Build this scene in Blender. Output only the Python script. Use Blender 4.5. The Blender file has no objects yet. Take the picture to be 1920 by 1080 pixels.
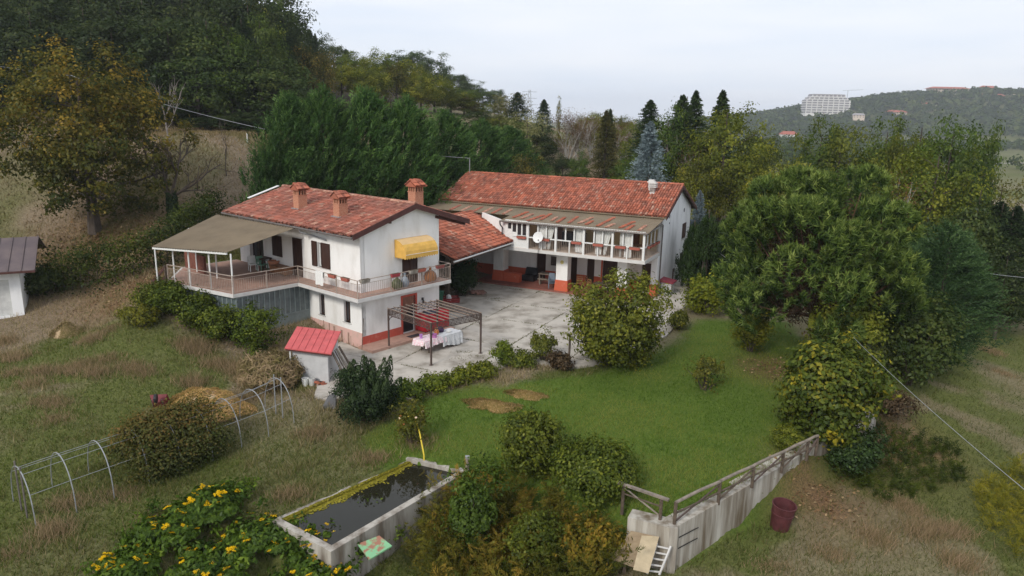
import bpy, bmesh, math, random
import numpy as np
from mathutils import Vector, Matrix

C = bpy.context.scene
COL = C.collection
RAD = math.radians

# ------------------------------------------------------------------ camera
F_PX, PITCH, ROLL, HC = 1348.43, .2325, .0208, 12.4225
cam_data = bpy.data.cameras.new("camera")
cam_data.sensor_width = 36.0
cam_data.lens = 36.0 * F_PX / 1920.0
cam_data.clip_start = 0.1
cam_data.clip_end = 9000.0
cam = bpy.data.objects.new("camera", cam_data)
COL.objects.link(cam)
_r = Vector((1, 0, 0)); _u = Vector((0, math.sin(PITCH), math.cos(PITCH))); _f = Vector((0, math.cos(PITCH), -math.sin(PITCH)))
_c, _s = math.cos(ROLL), math.sin(ROLL)
_X = _r * _c + _u * _s; _Y = _u * _c - _r * _s; _Z = -_f
cam.matrix_world = Matrix(((_X.x, _Y.x, _Z.x, 0), (_X.y, _Y.y, _Z.y, 0), (_X.z, _Y.z, _Z.z, HC), (0, 0, 0, 1)))
C.camera = cam

# ------------------------------------------------------------------ sky, sun, exposure
SUN_DIR = Vector((-.42, -.70, .58)).normalized()
w = bpy.data.worlds.new("World"); C.world = w; w.use_nodes = True
nt = w.node_tree; nt.nodes.clear()
out = nt.nodes.new("ShaderNodeOutputWorld"); bg = nt.nodes.new("ShaderNodeBackground")
sky = nt.nodes.new("ShaderNodeTexSky"); sky.sky_type = 'NISHITA'; sky.sun_disc = False
sky.sun_elevation = math.asin(SUN_DIR.z); sky.sun_rotation = math.atan2(SUN_DIR.x, SUN_DIR.y)
sky.air_density = 1.0; sky.dust_density = 2.0
tc = nt.nodes.new("ShaderNodeTexCoord"); mp = nt.nodes.new("ShaderNodeMapping")
mp.inputs['Scale'].default_value = (1.0, 1.6, 7.0)
nz = nt.nodes.new("ShaderNodeTexNoise"); nz.inputs['Scale'].default_value = 2.6; nz.inputs['Detail'].default_value = 5
rp = nt.nodes.new("ShaderNodeValToRGB")
rp.color_ramp.elements[0].position = .30; rp.color_ramp.elements[0].color = (5.3, 5.8, 6.65, 1)
rp.color_ramp.elements[1].position = .66; rp.color_ramp.elements[1].color = (6.35, 6.5, 6.9, 1)
mx = nt.nodes.new("ShaderNodeMix"); mx.data_type = 'RGBA'; mx.inputs['Factor'].default_value = .92
L = nt.links.new
L(tc.outputs['Generated'], mp.inputs['Vector']); L(mp.outputs['Vector'], nz.inputs['Vector']); L(nz.outputs['Fac'], rp.inputs['Fac'])
L(sky.outputs['Color'], mx.inputs[6]); L(rp.outputs['Color'], mx.inputs[7]); L(mx.outputs[2], bg.inputs['Color'])
bg.inputs['Strength'].default_value = .1
L(bg.outputs[0], out.inputs['Surface'])

sun_d = bpy.data.lights.new("sun", 'SUN'); sun_d.energy = 1.4; sun_d.angle = RAD(12); sun_d.color = (1.0, .95, .87)
sun = bpy.data.objects.new("sun", sun_d); COL.objects.link(sun)
sun.rotation_euler = (-SUN_DIR).to_track_quat('-Z', 'Y').to_euler()
C.view_settings.view_transform = 'Standard'; C.view_settings.look = 'None'
C.view_settings.exposure = 0.68; C.view_settings.gamma = 1.0; C.view_settings.use_curve_mapping = False
C.render.engine = 'CYCLES'
C.cycles.max_bounces = 6; C.cycles.diffuse_bounces = 4; C.cycles.transparent_max_bounces = 12
C.cycles.volume_bounces = 0

# ------------------------------------------------------------------ picture geometry -> place
def ray(px, py):
    c, s = math.cos(ROLL), math.sin(ROLL); a, b = px - 960, py - 540
    x = (c * a + s * b) / F_PX; u = (s * a - c * b) / F_PX
    return np.array([x, math.cos(PITCH) + u * math.sin(PITCH), -math.sin(PITCH) + u * math.cos(PITCH)])
def atz(px, py, z=0.0):
    d = ray(px, py); return d * ((z - HC) / d[2]) + np.array([0, 0, HC])
def aty(px, py, Y):
    d = ray(px, py); return d * (Y / d[1]) + np.array([0, 0, HC])
def depth(p):
    return p[1] * math.cos(PITCH) - (p[2] - HC) * math.sin(PITCH)

A1, A2 = .7046, .4534                     # bearings of the two houses
O1 = np.array([-8.114, 37.57]); O2 = np.array([10.635, 51.03])
def H1(u, v): return O1 + u * np.array([-math.cos(A1), math.sin(A1)]) + v * np.array([math.sin(A1), math.cos(A1)])
def H2(u, v): return O2 + u * np.array([-math.cos(A2), math.sin(A2)]) + v * np.array([math.sin(A2), math.cos(A2)])

# ------------------------------------------------------------------ value noise (numpy)
def vn(x, y, s=1.0, seed=0):
    x = np.asarray(x, float) / s + 1000.3; y = np.asarray(y, float) / s + 1000.7
    xi = np.floor(x).astype(np.int64); yi = np.floor(y).astype(np.int64); fx = x - xi; fy = y - yi
    def hsh(a, b):
        n = (a * 374761393 + b * 668265263 + seed * 974634777) & 0x7fffffff
        n = ((n ^ (n >> 13)) * 1274126177) & 0x7fffffff
        return ((n ^ (n >> 16)) & 0xffff) / 65535.0
    fx = fx * fx * (3 - 2 * fx); fy = fy * fy * (3 - 2 * fy)
    return (hsh(xi, yi) * (1 - fx) + hsh(xi + 1, yi) * fx) * (1 - fy) + (hsh(xi, yi + 1) * (1 - fx) + hsh(xi + 1, yi + 1) * fx) * fy
def fbm(x, y, s=4.0, seed=0, o=3):
    t = 0; a = 1; n = 0
    for i in range(o):
        t = t + a * vn(x, y, s / 2 ** i, seed + i * 17); n += a; a *= .55
    return t / n
def smooth(e0, e1, x):
    t = np.clip((x - e0) / (e1 - e0), 0, 1); return t * t * (3 - 2 * t)

# ------------------------------------------------------------------ terrain
def tps_fit(P):
    P = np.array(P, float); X = P[:, :2] / 50.0; z = P[:, 2]; n = len(P)
    r2 = ((X[:, None] - X[None]) ** 2).sum(-1); K = .5 * r2 * np.log(r2 + 1e-12)
    A = np.zeros((n + 3, n + 3)); A[:n, :n] = K + np.eye(n) * 2e-5; A[:n, n] = 1; A[:n, n + 1:] = X; A[n, :n] = 1; A[n + 1:, :n] = X.T
    return X, np.linalg.solve(A, np.concatenate([z, np.zeros(3)]))
def tps_eval(T, x, y):
    X, wt = T; sh = np.shape(x); x = np.ravel(x) / 50.0; y = np.ravel(y) / 50.0; o = np.zeros(len(x)); n = len(X)
    for i in range(n):
        r2 = (x - X[i, 0]) ** 2 + (y - X[i, 1]) ** 2; o += wt[i] * .5 * r2 * np.log(r2 + 1e-12)
    return (o + wt[n] + wt[n + 1] * x + wt[n + 2] * y).reshape(sh)
PX_COMMON = [(100,680,.25),(200,600,.6),(150,555,1.2),(45,585,.6),(290,560,1.9),(420,610,1.0),(520,655,.3),(250,520,2.3),
    (160,445,3.2),(330,415,4.2),(440,330,7),(450,275,9.3),(250,260,9.6),(30,290,8.6),(30,420,3.6),(300,760,-.3),(0,1000,-1.0),
    (0,800,-.4),(200,900,-.8),(450,880,-.8),(520,800,-.55),(640,840,-.55),(640,780,-.25),(700,1150,-2.3),(330,1050,-1.2)]
PX_HI = [(1120,326,5.3),(1030,300,7),(1145,303,6.8),(525,968,-.72),(765,862,-.6),(700,880,-.6)]
PX_LAWN = [(1260,985,-.4),(1000,800,-.22),(1400,720,-.12),(1530,850,-.42),(1300,640,-.02),(860,880,-.55),(765,862,-.6),(1405,665,0),
    (1150,900,-.4),(1000,900,-.45),(1620,770,-.3),(900,760,-.15)]
PX_LOW = [(1287,1082,-1.95),(1427,985,-1.85),(1530,908,-1.7),(1700,830,-1.9),(1900,1000,-2.5),(1600,1070,-2.1),(1885,640,-2.6),
    (1000,1080,-2.1),(850,1010,-2.0),(700,1075,-2.1),(900,930,-1.6)]
W_TERR = [(*H1(6.5,-6.5),1.0),(*H1(9.5,-7.0),1.7),(*H1(4.4,-6.2),.35),(*H1(11.5,-6.5),2.0),(*H1(2,-3),.1)]
W_YARD = W_TERR + [(-7.9,37.3,0),(-4.4,42,0),(-5,34,0),(0,36,0),(4,35,0),(0,45,0),(5,44,0),(10.6,51,0),(5,48.5,0),(-2,50,0),(14,50,0),(-10,35,-.05)]
W_HILL = [(-20,64,3.0),(-13,70,3.5),(0,72,2.6),(5,66,1.0),(16,62,.4),(20,75,1.0),(-60,130,19),(-110,90,19),(-100,150,30),(-45,180,21),(-35,250,22),
    (-20,300,15),(0,360,8),(-5,150,13),(12,110,8),(30,130,6),(22,200,6),(60,110,-1),(50,80,-1.5),(40,60,-1.8),(90,70,-6),(90,140,-8),(60,250,-7),
    (150,300,-10),(0,500,0),(-150,300,34),(-200,150,44),(-120,40,12),(-60,30,2),(-40,10,-1),(-60,-20,-2),(0,-10,-3),(40,10,-3.5),(80,20,-6),(0,10,-2.6),(60,40,-3.8),(150,100,-9),(200,200,-10),(250,60,-9),(320,150,-10),(320,400,-10),(320,-100,-9),(150,450,-9),(200,560,-10),(30,350,0),(80,380,-6),(-320,-100,0),(-320,300,45),(-300,560,30),(0,-120,-4),(150,-100,-7),(-100,560,10)]
T_HI = tps_fit([tuple(atz(*p)) for p in PX_COMMON + PX_HI + PX_LAWN] + W_YARD + W_HILL)
T_LO = tps_fit([tuple(atz(*p)) for p in PX_COMMON + PX_LOW] + W_YARD[:8] + W_HILL)

WALL_TOP = -.34
W0 = atz(1265, 985, WALL_TOP)[:2]; W1 = atz(1530, 853, WALL_TOP)[:2]
W2 = atz(1640, 770, WALL_TOP)[:2]
RIM = -.58
PL = atz(522, 970, RIM)[:2]; PB = atz(622, 1022, RIM)[:2]; PR = atz(862, 882, RIM)[:2]; PT = atz(765, 860, RIM)[:2]
W00 = W0 + np.array([-1.7, .75])
EDGE = np.array([PL + np.array([-9, -4.]), PL + np.array([-1.0, -.75]), PB + np.array([-.12, -.18]), PR + np.array([.22, -.05]), PR + np.array([1.6, .1]), W00, W0, W1, W2, W2 + (3.5, 4), W2 + (14, 14), W2 + (45, 40)])
EDGE_W = np.array([2.5, 1.0, .16, .16, 1.3, .7, .14, .14, 1.0, 4, 8, 14])
def edge_sd(x, y):
    sh = np.shape(x); x = np.ravel(x); y = np.ravel(y)
    best = np.full(len(x), 1e9); sd = np.zeros(len(x)); wd = np.zeros(len(x))
    for i in range(len(EDGE) - 1):
        a, b = EDGE[i], EDGE[i + 1]; d = b - a; t = np.clip(((x - a[0]) * d[0] + (y - a[1]) * d[1]) / (d @ d), 0, 1)
        qx, qy = a[0] + t * d[0], a[1] + t * d[1]; r = np.hypot(x - qx, y - qy)
        s = np.sign((x - a[0]) * d[1] - (y - a[1]) * d[0])           # + = right of travel = low side
        m = r < best - 1e-9; best[m] = r[m]; sd[m] = (r * s)[m]; wd[m] = (EDGE_W[i] * (1 - t) + EDGE_W[i + 1] * t)[m]
    return sd.reshape(sh), wd.reshape(sh)
def poly_sd(poly, x, y):                 # negative inside
    sh = np.shape(x); x = np.ravel(x); y = np.ravel(y); n = len(poly); best = np.full(len(x), 1e9); ins = np.zeros(len(x), bool)
    for i in range(n):
        a = poly[i]; b = poly[(i + 1) % n]; dx, dy = b[0] - a[0], b[1] - a[1]
        t = np.clip(((x - a[0]) * dx + (y - a[1]) * dy) / (dx * dx + dy * dy + 1e-12), 0, 1)
        best = np.minimum(best, np.hypot(x - a[0] - t * dx, y - a[1] - t * dy))
        c = ((a[1] > y) != (b[1] > y)) & (x < (b[0] - a[0]) * (y - a[1]) / (b[1] - a[1] + 1e-12) + a[0]); ins ^= c
    return np.where(ins, -best, best).reshape(sh)
YARD = [tuple(atz(*p)[:2]) for p in [(590,742),(600,700),(612,660),(640,640),(676,654)]] + \
    [tuple(H1(0, 0)), tuple(H1(.3, 6)), tuple(H1(5, 7)), tuple(H1(5, 12)), tuple(H2(13.5, -8)), tuple(H2(13.5, -.2)), tuple(H2(0, -.2)), tuple(H2(0, 10)), tuple(H2(-1.6, 10.5)), tuple(H2(-2.2, 3))] + \
    [tuple(atz(*p)[:2]) for p in [(1285,575),(1255,625),(1200,660),(1120,684),(1060,690),(980,676),(930,690),(880,702),(830,716),(790,735),(770,748),(730,742),(640,745),(615,752)]]
POND = [PL, PB, PR, PT]
HILL_X = np.array([-3000, -400, 0, 250, 375, 460, 588, 716, 860, 1100, 1500, 3000.]); HILL_Z = np.array([-6, -6, -4, 3, 19, 34, 54, 63, 61, 48, 40, 30.])
def height(x, y):
    x = np.asarray(x, float); y = np.asarray(y, float)
    d = np.hypot(x, y - 40)
    xc = np.clip(x, -320, 320); yc = np.clip(y, -120, 560)
    sd, wd = edge_sd(xc, yc); b = smooth(-wd, wd, sd + .2)
    z = tps_eval(T_HI, xc, yc) * (1 - b) + tps_eval(T_LO, xc, yc) * b
    k = smooth(230, 420, d)
    far = -9 + (np.interp(x, HILL_X, HILL_Z) + 9) * np.exp(-((y - 1160) / 230.0) ** 2) * 1.0 + 2.0 * fbm(x, y, 120, 5)
    z = z * (1 - k) + far * k
    rough = (fbm(x, y, 2.2, 3) - .5) * .22 + (vn(x, y, .7, 9) - .5) * .07
    lawn = np.clip(smooth(.5, -.5, poly_sd(LAWN, x, y)), 0, 1)
    z = z + rough * (1 - .75 * lawn) * (1 - k)
    ys = poly_sd(YARD, x, y); z = np.where(ys < 1.2, z * smooth(0, 1.2, ys) + (-.1) * (1 - smooth(0, 1.2, ys)), z)
    ps = poly_sd(POND, x, y); z = np.where(ps < -.05, -1.9, z)
    return z
LAWN = [tuple(atz(*p)[:2]) for p in [(660,800),(760,755),(840,730),(1060,704),(1140,700),(1260,640),(1310,600),(1480,600),(1620,760),(1530,852),(1265,984),(1180,950),(1000,900),(860,872),(765,850),(700,850)]]
def hz(x, y): return float(height(np.array([x]), np.array([y]))[0])
def gp(px, py, lift=0.0):
    """where the sight line through a picture point meets the ground"""
    d = ray(px, py); o = np.array([0, 0, HC]); ts = np.concatenate([np.arange(12, 120, .25), np.arange(120, 700, 2.0)])
    P = o + ts[:, None] * d; g = height(P[:, 0], P[:, 1]) + lift; m = np.where(P[:, 2] < g)[0]
    if not len(m): return P[-1]
    i = m[0]; lo, hi = ts[max(i - 1, 0)], ts[i]
    for _ in range(12):
        t = (lo + hi) / 2; p = o + t * d
        if p[2] < hz(p[0], p[1]) + lift: hi = t
        else: lo = t
    return o + hi * d

# ------------------------------------------------------------------ materials
def _nodes(name):
    m = bpy.data.materials.new(name); m.use_nodes = True; n = m.node_tree; n.nodes.clear()
    o = n.nodes.new("ShaderNodeOutputMaterial"); return m, n, o
def mat(name, col, rough=.8, var=.18, scale=6.0, col2=None, bump=0.0, bscale=None, metal=0.0, spec=.3, island=0.0, detail=4, thr=None, stretch=None):
    m, n, o = _nodes(name); p = n.nodes.new("ShaderNodeBsdfPrincipled"); n.links.new(p.outputs[0], o.inputs[0])
    p.inputs['Roughness'].default_value = rough; p.inputs['Metallic'].default_value = metal; p.inputs['Specular IOR Level'].default_value = spec
    t = n.nodes.new("ShaderNodeTexCoord"); vec = t.outputs['Object']
    if stretch:
        mpp = n.nodes.new("ShaderNodeMapping"); mpp.inputs['Scale'].default_value = stretch; n.links.new(vec, mpp.inputs['Vector']); vec = mpp.outputs['Vector']
    z = n.nodes.new("ShaderNodeTexNoise"); z.inputs['Scale'].default_value = scale; z.inputs['Detail'].default_value = detail; z.inputs['Roughness'].default_value = .6
    n.links.new(vec, z.inputs['Vector'])
    r = n.nodes.new("ShaderNodeValToRGB"); e = r.color_ramp.elements
    lo, hi = thr or (.32, .68)
    e[0].position, e[1].position = lo, hi
    if col2 is None:
        e[0].color = tuple(c * (1 - var) for c in col) + (1,); e[1].color = tuple(min(1, c * (1 + var)) for c in col) + (1,)
    else:
        e[0].color = tuple(col) + (1,); e[1].color = tuple(col2) + (1,)
    n.links.new(z.outputs['Fac'], r.inputs['Fac']); cs = r.outputs['Color']
    if island:
        g = n.nodes.new("ShaderNodeNewGeometry"); mr = n.nodes.new("ShaderNodeMapRange"); mr.inputs['To Min'].default_value = 1 - island; mr.inputs['To Max'].default_value = 1 + island
        n.links.new(g.outputs['Random Per Island'], mr.inputs['Value'])
        hs = n.nodes.new("ShaderNodeHueSaturation"); n.links.new(cs, hs.inputs['Color']); n.links.new(mr.outputs[0], hs.inputs['Value']); cs = hs.outputs['Color']
    n.links.new(cs, p.inputs['Base Color'])
    if bump:
        z2 = n.nodes.new("ShaderNodeTexNoise"); z2.inputs['Scale'].default_value = bscale or scale * 4; z2.inputs['Detail'].default_value = 3; n.links.new(vec, z2.inputs['Vector'])
        b = n.nodes.new("ShaderNodeBump"); b.inputs['Strength'].default_value = bump; b.inputs['Distance'].default_value = .05
        n.links.new(z2.outputs['Fac'], b.inputs['Height']); n.links.new(b.outputs[0], p.inputs['Normal'])
    return m
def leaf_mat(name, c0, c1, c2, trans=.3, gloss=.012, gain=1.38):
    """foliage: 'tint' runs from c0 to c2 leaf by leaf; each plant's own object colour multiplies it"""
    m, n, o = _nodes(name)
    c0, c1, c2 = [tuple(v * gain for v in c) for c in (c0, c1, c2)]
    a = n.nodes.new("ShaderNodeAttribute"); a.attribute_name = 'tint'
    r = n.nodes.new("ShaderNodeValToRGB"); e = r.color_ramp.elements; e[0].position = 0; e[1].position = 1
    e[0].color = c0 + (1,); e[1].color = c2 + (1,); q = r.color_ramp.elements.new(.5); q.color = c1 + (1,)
    n.links.new(a.outputs['Fac'], r.inputs['Fac'])
    oi = n.nodes.new("ShaderNodeObjectInfo"); mu = n.nodes.new("ShaderNodeMix"); mu.data_type = 'RGBA'; mu.blend_type = 'MULTIPLY'; mu.inputs['Factor'].default_value = 1
    n.links.new(r.outputs['Color'], mu.inputs[6]); n.links.new(oi.outputs['Color'], mu.inputs[7])
    d = n.nodes.new("ShaderNodeBsdfDiffuse"); t = n.nodes.new("ShaderNodeBsdfTranslucent"); g = n.nodes.new("ShaderNodeBsdfGlossy"); g.inputs['Roughness'].default_value = .45
    g.inputs['Color'].default_value = (.8, .85, .8, 1)
    n.links.new(mu.outputs[2], d.inputs['Color']); n.links.new(mu.outputs[2], t.inputs['Color'])
    s = n.nodes.new("ShaderNodeMixShader"); s.inputs[0].default_value = trans; n.links.new(d.outputs[0], s.inputs[1]); n.links.new(t.outputs[0], s.inputs[2])
    s2 = n.nodes.new("ShaderNodeMixShader"); s2.inputs[0].default_value = gloss; n.links.new(s.outputs[0], s2.inputs[1]); n.links.new(g.outputs[0], s2.inputs[2])
    n.links.new(s2.outputs[0], o.inputs[0]); return m
def glass_mat(name, tint=(.97, .97, .96), fac=.03, rough=.02):
    m, n, o = _nodes(name); t = n.nodes.new("ShaderNodeBsdfTransparent"); t.inputs[0].default_value = tint + (1,)
    g = n.nodes.new("ShaderNodeBsdfGlossy"); g.inputs['Roughness'].default_value = rough
    f = n.nodes.new("ShaderNodeFresnel"); f.inputs['IOR'].default_value = 1.45
    ad = n.nodes.new("ShaderNodeMath"); ad.operation = 'MULTIPLY_ADD'; ad.inputs[1].default_value = .9; ad.inputs[2].default_value = fac
    n.links.new(f.outputs[0], ad.inputs[0]); s = n.nodes.new("ShaderNodeMixShader")
    n.links.new(ad.outputs[0], s.inputs[0]); n.links.new(t.outputs[0], s.inputs[1]); n.links.new(g.outputs[0], s.inputs[2]); n.links.new(s.outputs[0], o.inputs[0]); return m

# ------------------------------------------------------------------ mesh building
class MB:
    def __init__(self): self.v = []; self.f = []
    def add(self, vs, fs):
        b = len(self.v); self.v += [tuple(map(float, p)) for p in vs]; self.f += [tuple(b + i for i in q) for q in fs]
    def quad(self, *p): self.add(p, [tuple(range(len(p)))])
    def box(self, a, b):
        (x0, y0, z0), (x1, y1, z1) = a, b
        x0, x1 = min(x0, x1), max(x0, x1); y0, y1 = min(y0, y1), max(y0, y1); z0, z1 = min(z0, z1), max(z0, z1)
        self.add([(x0,y0,z0),(x1,y0,z0),(x1,y1,z0),(x0,y1,z0),(x0,y0,z1),(x1,y0,z1),(x1,y1,z1),(x0,y1,z1)],
                 [(0,3,2,1),(4,5,6,7),(0,1,5,4),(1,2,6,5),(2,3,7,6),(3,0,4,7)])
    def hexa(self, bot, top):
        n = len(bot); self.add(list(bot) + list(top), [tuple(range(n))[::-1], tuple(range(n, 2 * n))] + [(i, (i + 1) % n, n + (i + 1) % n, n + i) for i in range(n)])
    def bar(self, a, b, wd, ht=None, up=(0, 0, 1)):
        a = Vector(a); b = Vector(b); ht = ht or wd; d = (b - a).normalized(); u = Vector(up)
        if abs(d.dot(u)) > .95: u = Vector((1, 0, 0))
        s = d.cross(u).normalized(); u = s.cross(d).normalized(); s *= wd / 2; u *= ht / 2
        self.hexa([a - s - u, a + s - u, a + s + u, a - s + u], [b - s - u, b + s - u, b + s + u, b - s + u])
    def tube(self, pts, r, n=6, cap=True):
        pts = [Vector(p) for p in pts]; m = len(pts); rs = r if hasattr(r, '__len__') else [r] * m
        vs = []; prev = None
        for i, p in enumerate(pts):
            d = (pts[min(i + 1, m - 1)] - pts[max(i - 1, 0)]).normalized()
            if prev is None:
                s = d.orthogonal().normalized()
            else:
                s = (prev - d * prev.dot(d)); s = s.normalized() if s.length > 1e-6 else d.orthogonal().normalized()
            prev = s; t = d.cross(s)
            for k in range(n):
                a = 2 * math.pi * k / n; vs.append(p + (s * math.cos(a) + t * math.sin(a)) * rs[i])
        fs = [(i * n + k, i * n + (k + 1) % n, (i + 1) * n + (k + 1) % n, (i + 1) * n + k) for i in range(m - 1) for k in range(n)]
        if cap: fs += [tuple(range(n))[::-1], tuple((m - 1) * n + k for k in range(n))]
        self.add(vs, fs)
    def lathe(self, prof, n=16, c=(0, 0, 0), jit=None):
        vs = []
        for r, z in prof:
            for k in range(n):
                a = 2 * math.pi * k / n; vs.append((c[0] + r * math.cos(a), c[1] + r * math.sin(a), c[2] + z))
        m = len(prof); self.add(vs, [(i * n + k, i * n + (k + 1) % n, (i + 1) * n + (k + 1) % n, (i + 1) * n + k) for i in range(m - 1) for k in range(n)])
    def build(self, name, m, parent=None, loc=(0, 0, 0), rz=0.0, smooth=False, fix=False):
        me = bpy.data.meshes.new(name); me.from_pydata(self.v, [], self.f)
        if fix:
            b = bmesh.new(); b.from_mesh(me); bmesh.ops.recalc_face_normals(b, faces=b.faces); b.to_mesh(me); b.free()
        if smooth: me.polygons.foreach_set('use_smooth', [True] * len(me.polygons))
        if m is not None: me.materials.append(m)
        return link(name, me, parent, loc, rz)
def link(name, me, parent=None, loc=(0, 0, 0), rz=0.0):
    o = bpy.data.objects.new(name, me); COL.objects.link(o); o.location = loc; o.rotation_euler = (0, 0, rz)
    if parent is not None: o.parent = parent
    return o
def np_mesh(name, V, Q, m, tint=None, nper=4):
    me = bpy.data.meshes.new(name); V = np.asarray(V, np.float32); Q = np.asarray(Q, np.int32)
    me.vertices.add(len(V)); me.vertices.foreach_set('co', V.ravel()); nf = len(Q); k = Q.shape[1]
    me.loops.add(nf * k); me.loops.foreach_set('vertex_index', Q.ravel()); me.polygons.add(nf)
    me.polygons.foreach_set('loop_start', np.arange(0, nf * k, k, dtype=np.int32))
    if tint is not None:
        a = me.attributes.new('tint', 'FLOAT', 'POINT'); a.data.foreach_set('value', np.asarray(tint, np.float32))
    me.update(calc_edges=True); me.materials.append(m); return me
def tag(o, label, cat, group=None):
    o['label'] = label; o['category'] = cat
    if group: o['group'] = group
    return o
def thing(name, label, cat, loc=(0, 0, 0), rz=0.0, group=None):
    o = bpy.data.objects.new(name, None); o.empty_display_size = .3; COL.objects.link(o); o.location = loc; o.rotation_euler = (0, 0, rz)
    return tag(o, label, cat, group)
def struct(o): o['kind'] = 'structure'; return o
def stuff(o): o['kind'] = 'stuff'; return o
def dup(root, loc, rz=0.0, label=None, group=None, scale=None):
    def cp(o, par):
        c = o.copy(); COL.objects.link(c); c.parent = par
        for ch in o.children: cp(ch, c)
        return c
    r = cp(root, None); r.location = loc; r.rotation_euler = (0, 0, rz)
    if label: r['label'] = label
    if group: r['group'] = group
    if scale: r.scale = scale
    return r

# ------------------------------------------------------------------ shared materials
M = {}
M['plaster'] = mat('white_plaster', (.84, .83, .81), .9, scale=1.1, col2=(.60, .575, .53), thr=(.48, .86), bump=.12, bscale=30, detail=9, stretch=(1, 1, .4))
M['plaster2'] = mat('old_white_plaster', (.85, .85, .85), .9, scale=1.0, col2=(.52, .52, .51), thr=(.48, .86), bump=.15, bscale=25, detail=9, stretch=(1, 1, .4))
M['red_band'] = mat('red_painted_band', (.50, .095, .065), .8, scale=3.5, col2=(.58, .20, .15), thr=(.55, .75), detail=6)
M['pink_band'] = mat('faded_pink_band', (.66, .42, .37), .9, scale=2.2, col2=(.52, .40, .33), thr=(.45, .7), detail=7)
M['orange_band'] = mat('orange_red_dado', (.56, .12, .06), .8, scale=3, col2=(.62, .25, .18), thr=(.58, .78), detail=6)
M['brown_wood'] = mat('dark_brown_shutter_wood', (.055, .026, .018), .55, .25, 9, stretch=(1, 1, .15))
M['barge'] = mat('brown_red_bargeboard', (.085, .035, .03), .6, .2, 4)
M['dark_wood'] = mat('weathered_dark_wood', (.10, .075, .055), .85, .35, 6, bump=.2)
M['grey_wood'] = mat('grey_weathered_wood', (.22, .185, .15), .9, .3, 5, bump=.2)
M['rust_metal'] = mat('brown_painted_metal', (.085, .058, .048), .6, .25, 12)
M['white_metal'] = mat('white_painted_metal', (.72, .72, .70), .5, .06, 8)
M['rail_metal'] = mat('beige_painted_railing', (.38, .31, .26), .55, .2, 9)
M['tile'] = mat('weathered_clay_tile', (.335, .115, .076), .85, scale=1.1, col2=(.23, .108, .082), thr=(.42, .70), island=.30, detail=6)
M['tile2'] = mat('bright_clay_tile', (.36, .112, .064), .85, scale=.9, col2=(.26, .105, .072), thr=(.42, .7), island=.40, detail=6)
M['tile_pale'] = mat('lichen_pale_tile', (.42, .25, .18), .9, scale=2, col2=(.30, .12, .08), thr=(.4, .65), island=.3)
M['deck'] = mat('roof_underside_boards', (.09, .06, .045), .8, .25, 3)
M['brick'] = mat('orange_chimney_brick', (.42, .17, .10), .85, scale=14, col2=(.50, .26, .17), thr=(.4, .6))
M['sheet'] = mat('tan_corrugated_sheet', (.205, .160, .105), .85, scale=.7, col2=(.145, .112, .075), thr=(.42, .75), detail=7)
M['awning'] = mat('yellow_awning_cloth', (.66, .39, .09), .8, .16, 2.5)
M['awning_top'] = mat('sun_faded_awning_cloth', (.66, .45, .22), .8, .08, 3)
M['floor_tile'] = mat('pinkish_floor_tile', (.40, .245, .19), .7, .12, 3)
M['slab_edge'] = mat('pale_concrete_edge', (.60, .585, .56), .85, scale=2, col2=(.46, .44, .42), thr=(.5, .8))
M['concrete'] = mat('yard_concrete', (.48, .44, .385), .9, scale=.75, col2=(.20, .175, .14), thr=(.44, .70), bump=.2, bscale=9, detail=9)
M['old_conc'] = mat('stained_concrete', (.42, .39, .34), .9, scale=1.6, col2=(.16, .13, .10), thr=(.42, .66), bump=.25, detail=8, stretch=(1.4, 1.4, .25))
M['green_metal'] = mat('grey_green_steel', (.20, .235, .235), .6, .15, 4)
M['pane_dark'] = mat('dark_window_glass', (.03, .032, .035), .12, .2, 3, spec=.6)
M['pane_grey'] = mat('dusty_window_glass', (.10, .125, .13), .25, .35, 2, spec=.5)
M['black'] = mat('black_plastic', (.02, .02, .022), .5, .2, 5)
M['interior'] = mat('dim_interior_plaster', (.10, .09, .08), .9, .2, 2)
M['cream'] = mat('cream_interior_wall', (.84, .66, .38), .9, .06, 2)
M['curtain'] = mat('white_net_curtain', (.72, .72, .70), .9, .06, 4)
M['gutter'] = mat('grey_metal_gutter', (.17, .15, .14), .5, .2, 5, metal=.3)
M['galv'] = mat('galvanised_steel', (.33, .34, .35), .45, .15, 7, metal=.4)
M['terracotta'] = mat('terracotta_plastic', (.40, .12, .085), .75, .15, 6)
M['red_board'] = mat('red_cloth_cover', (.42, .02, .03), .7, .12, 4)
M['shed_red'] = mat('red_coated_sheet_metal', (.52, .10, .10), .6, .14, 2, spec=.4)
M['block'] = mat('grey_rendered_block', (.52, .52, .52), .9, scale=2.2, col2=(.42, .42, .42), thr=(.4, .7), bump=.12, detail=7)
M['glass'] = glass_mat('clear_glass')
M['soil'] = mat('brown_soil', (.10, .075, .05), .95, .3, 4, bump=.4)
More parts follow.
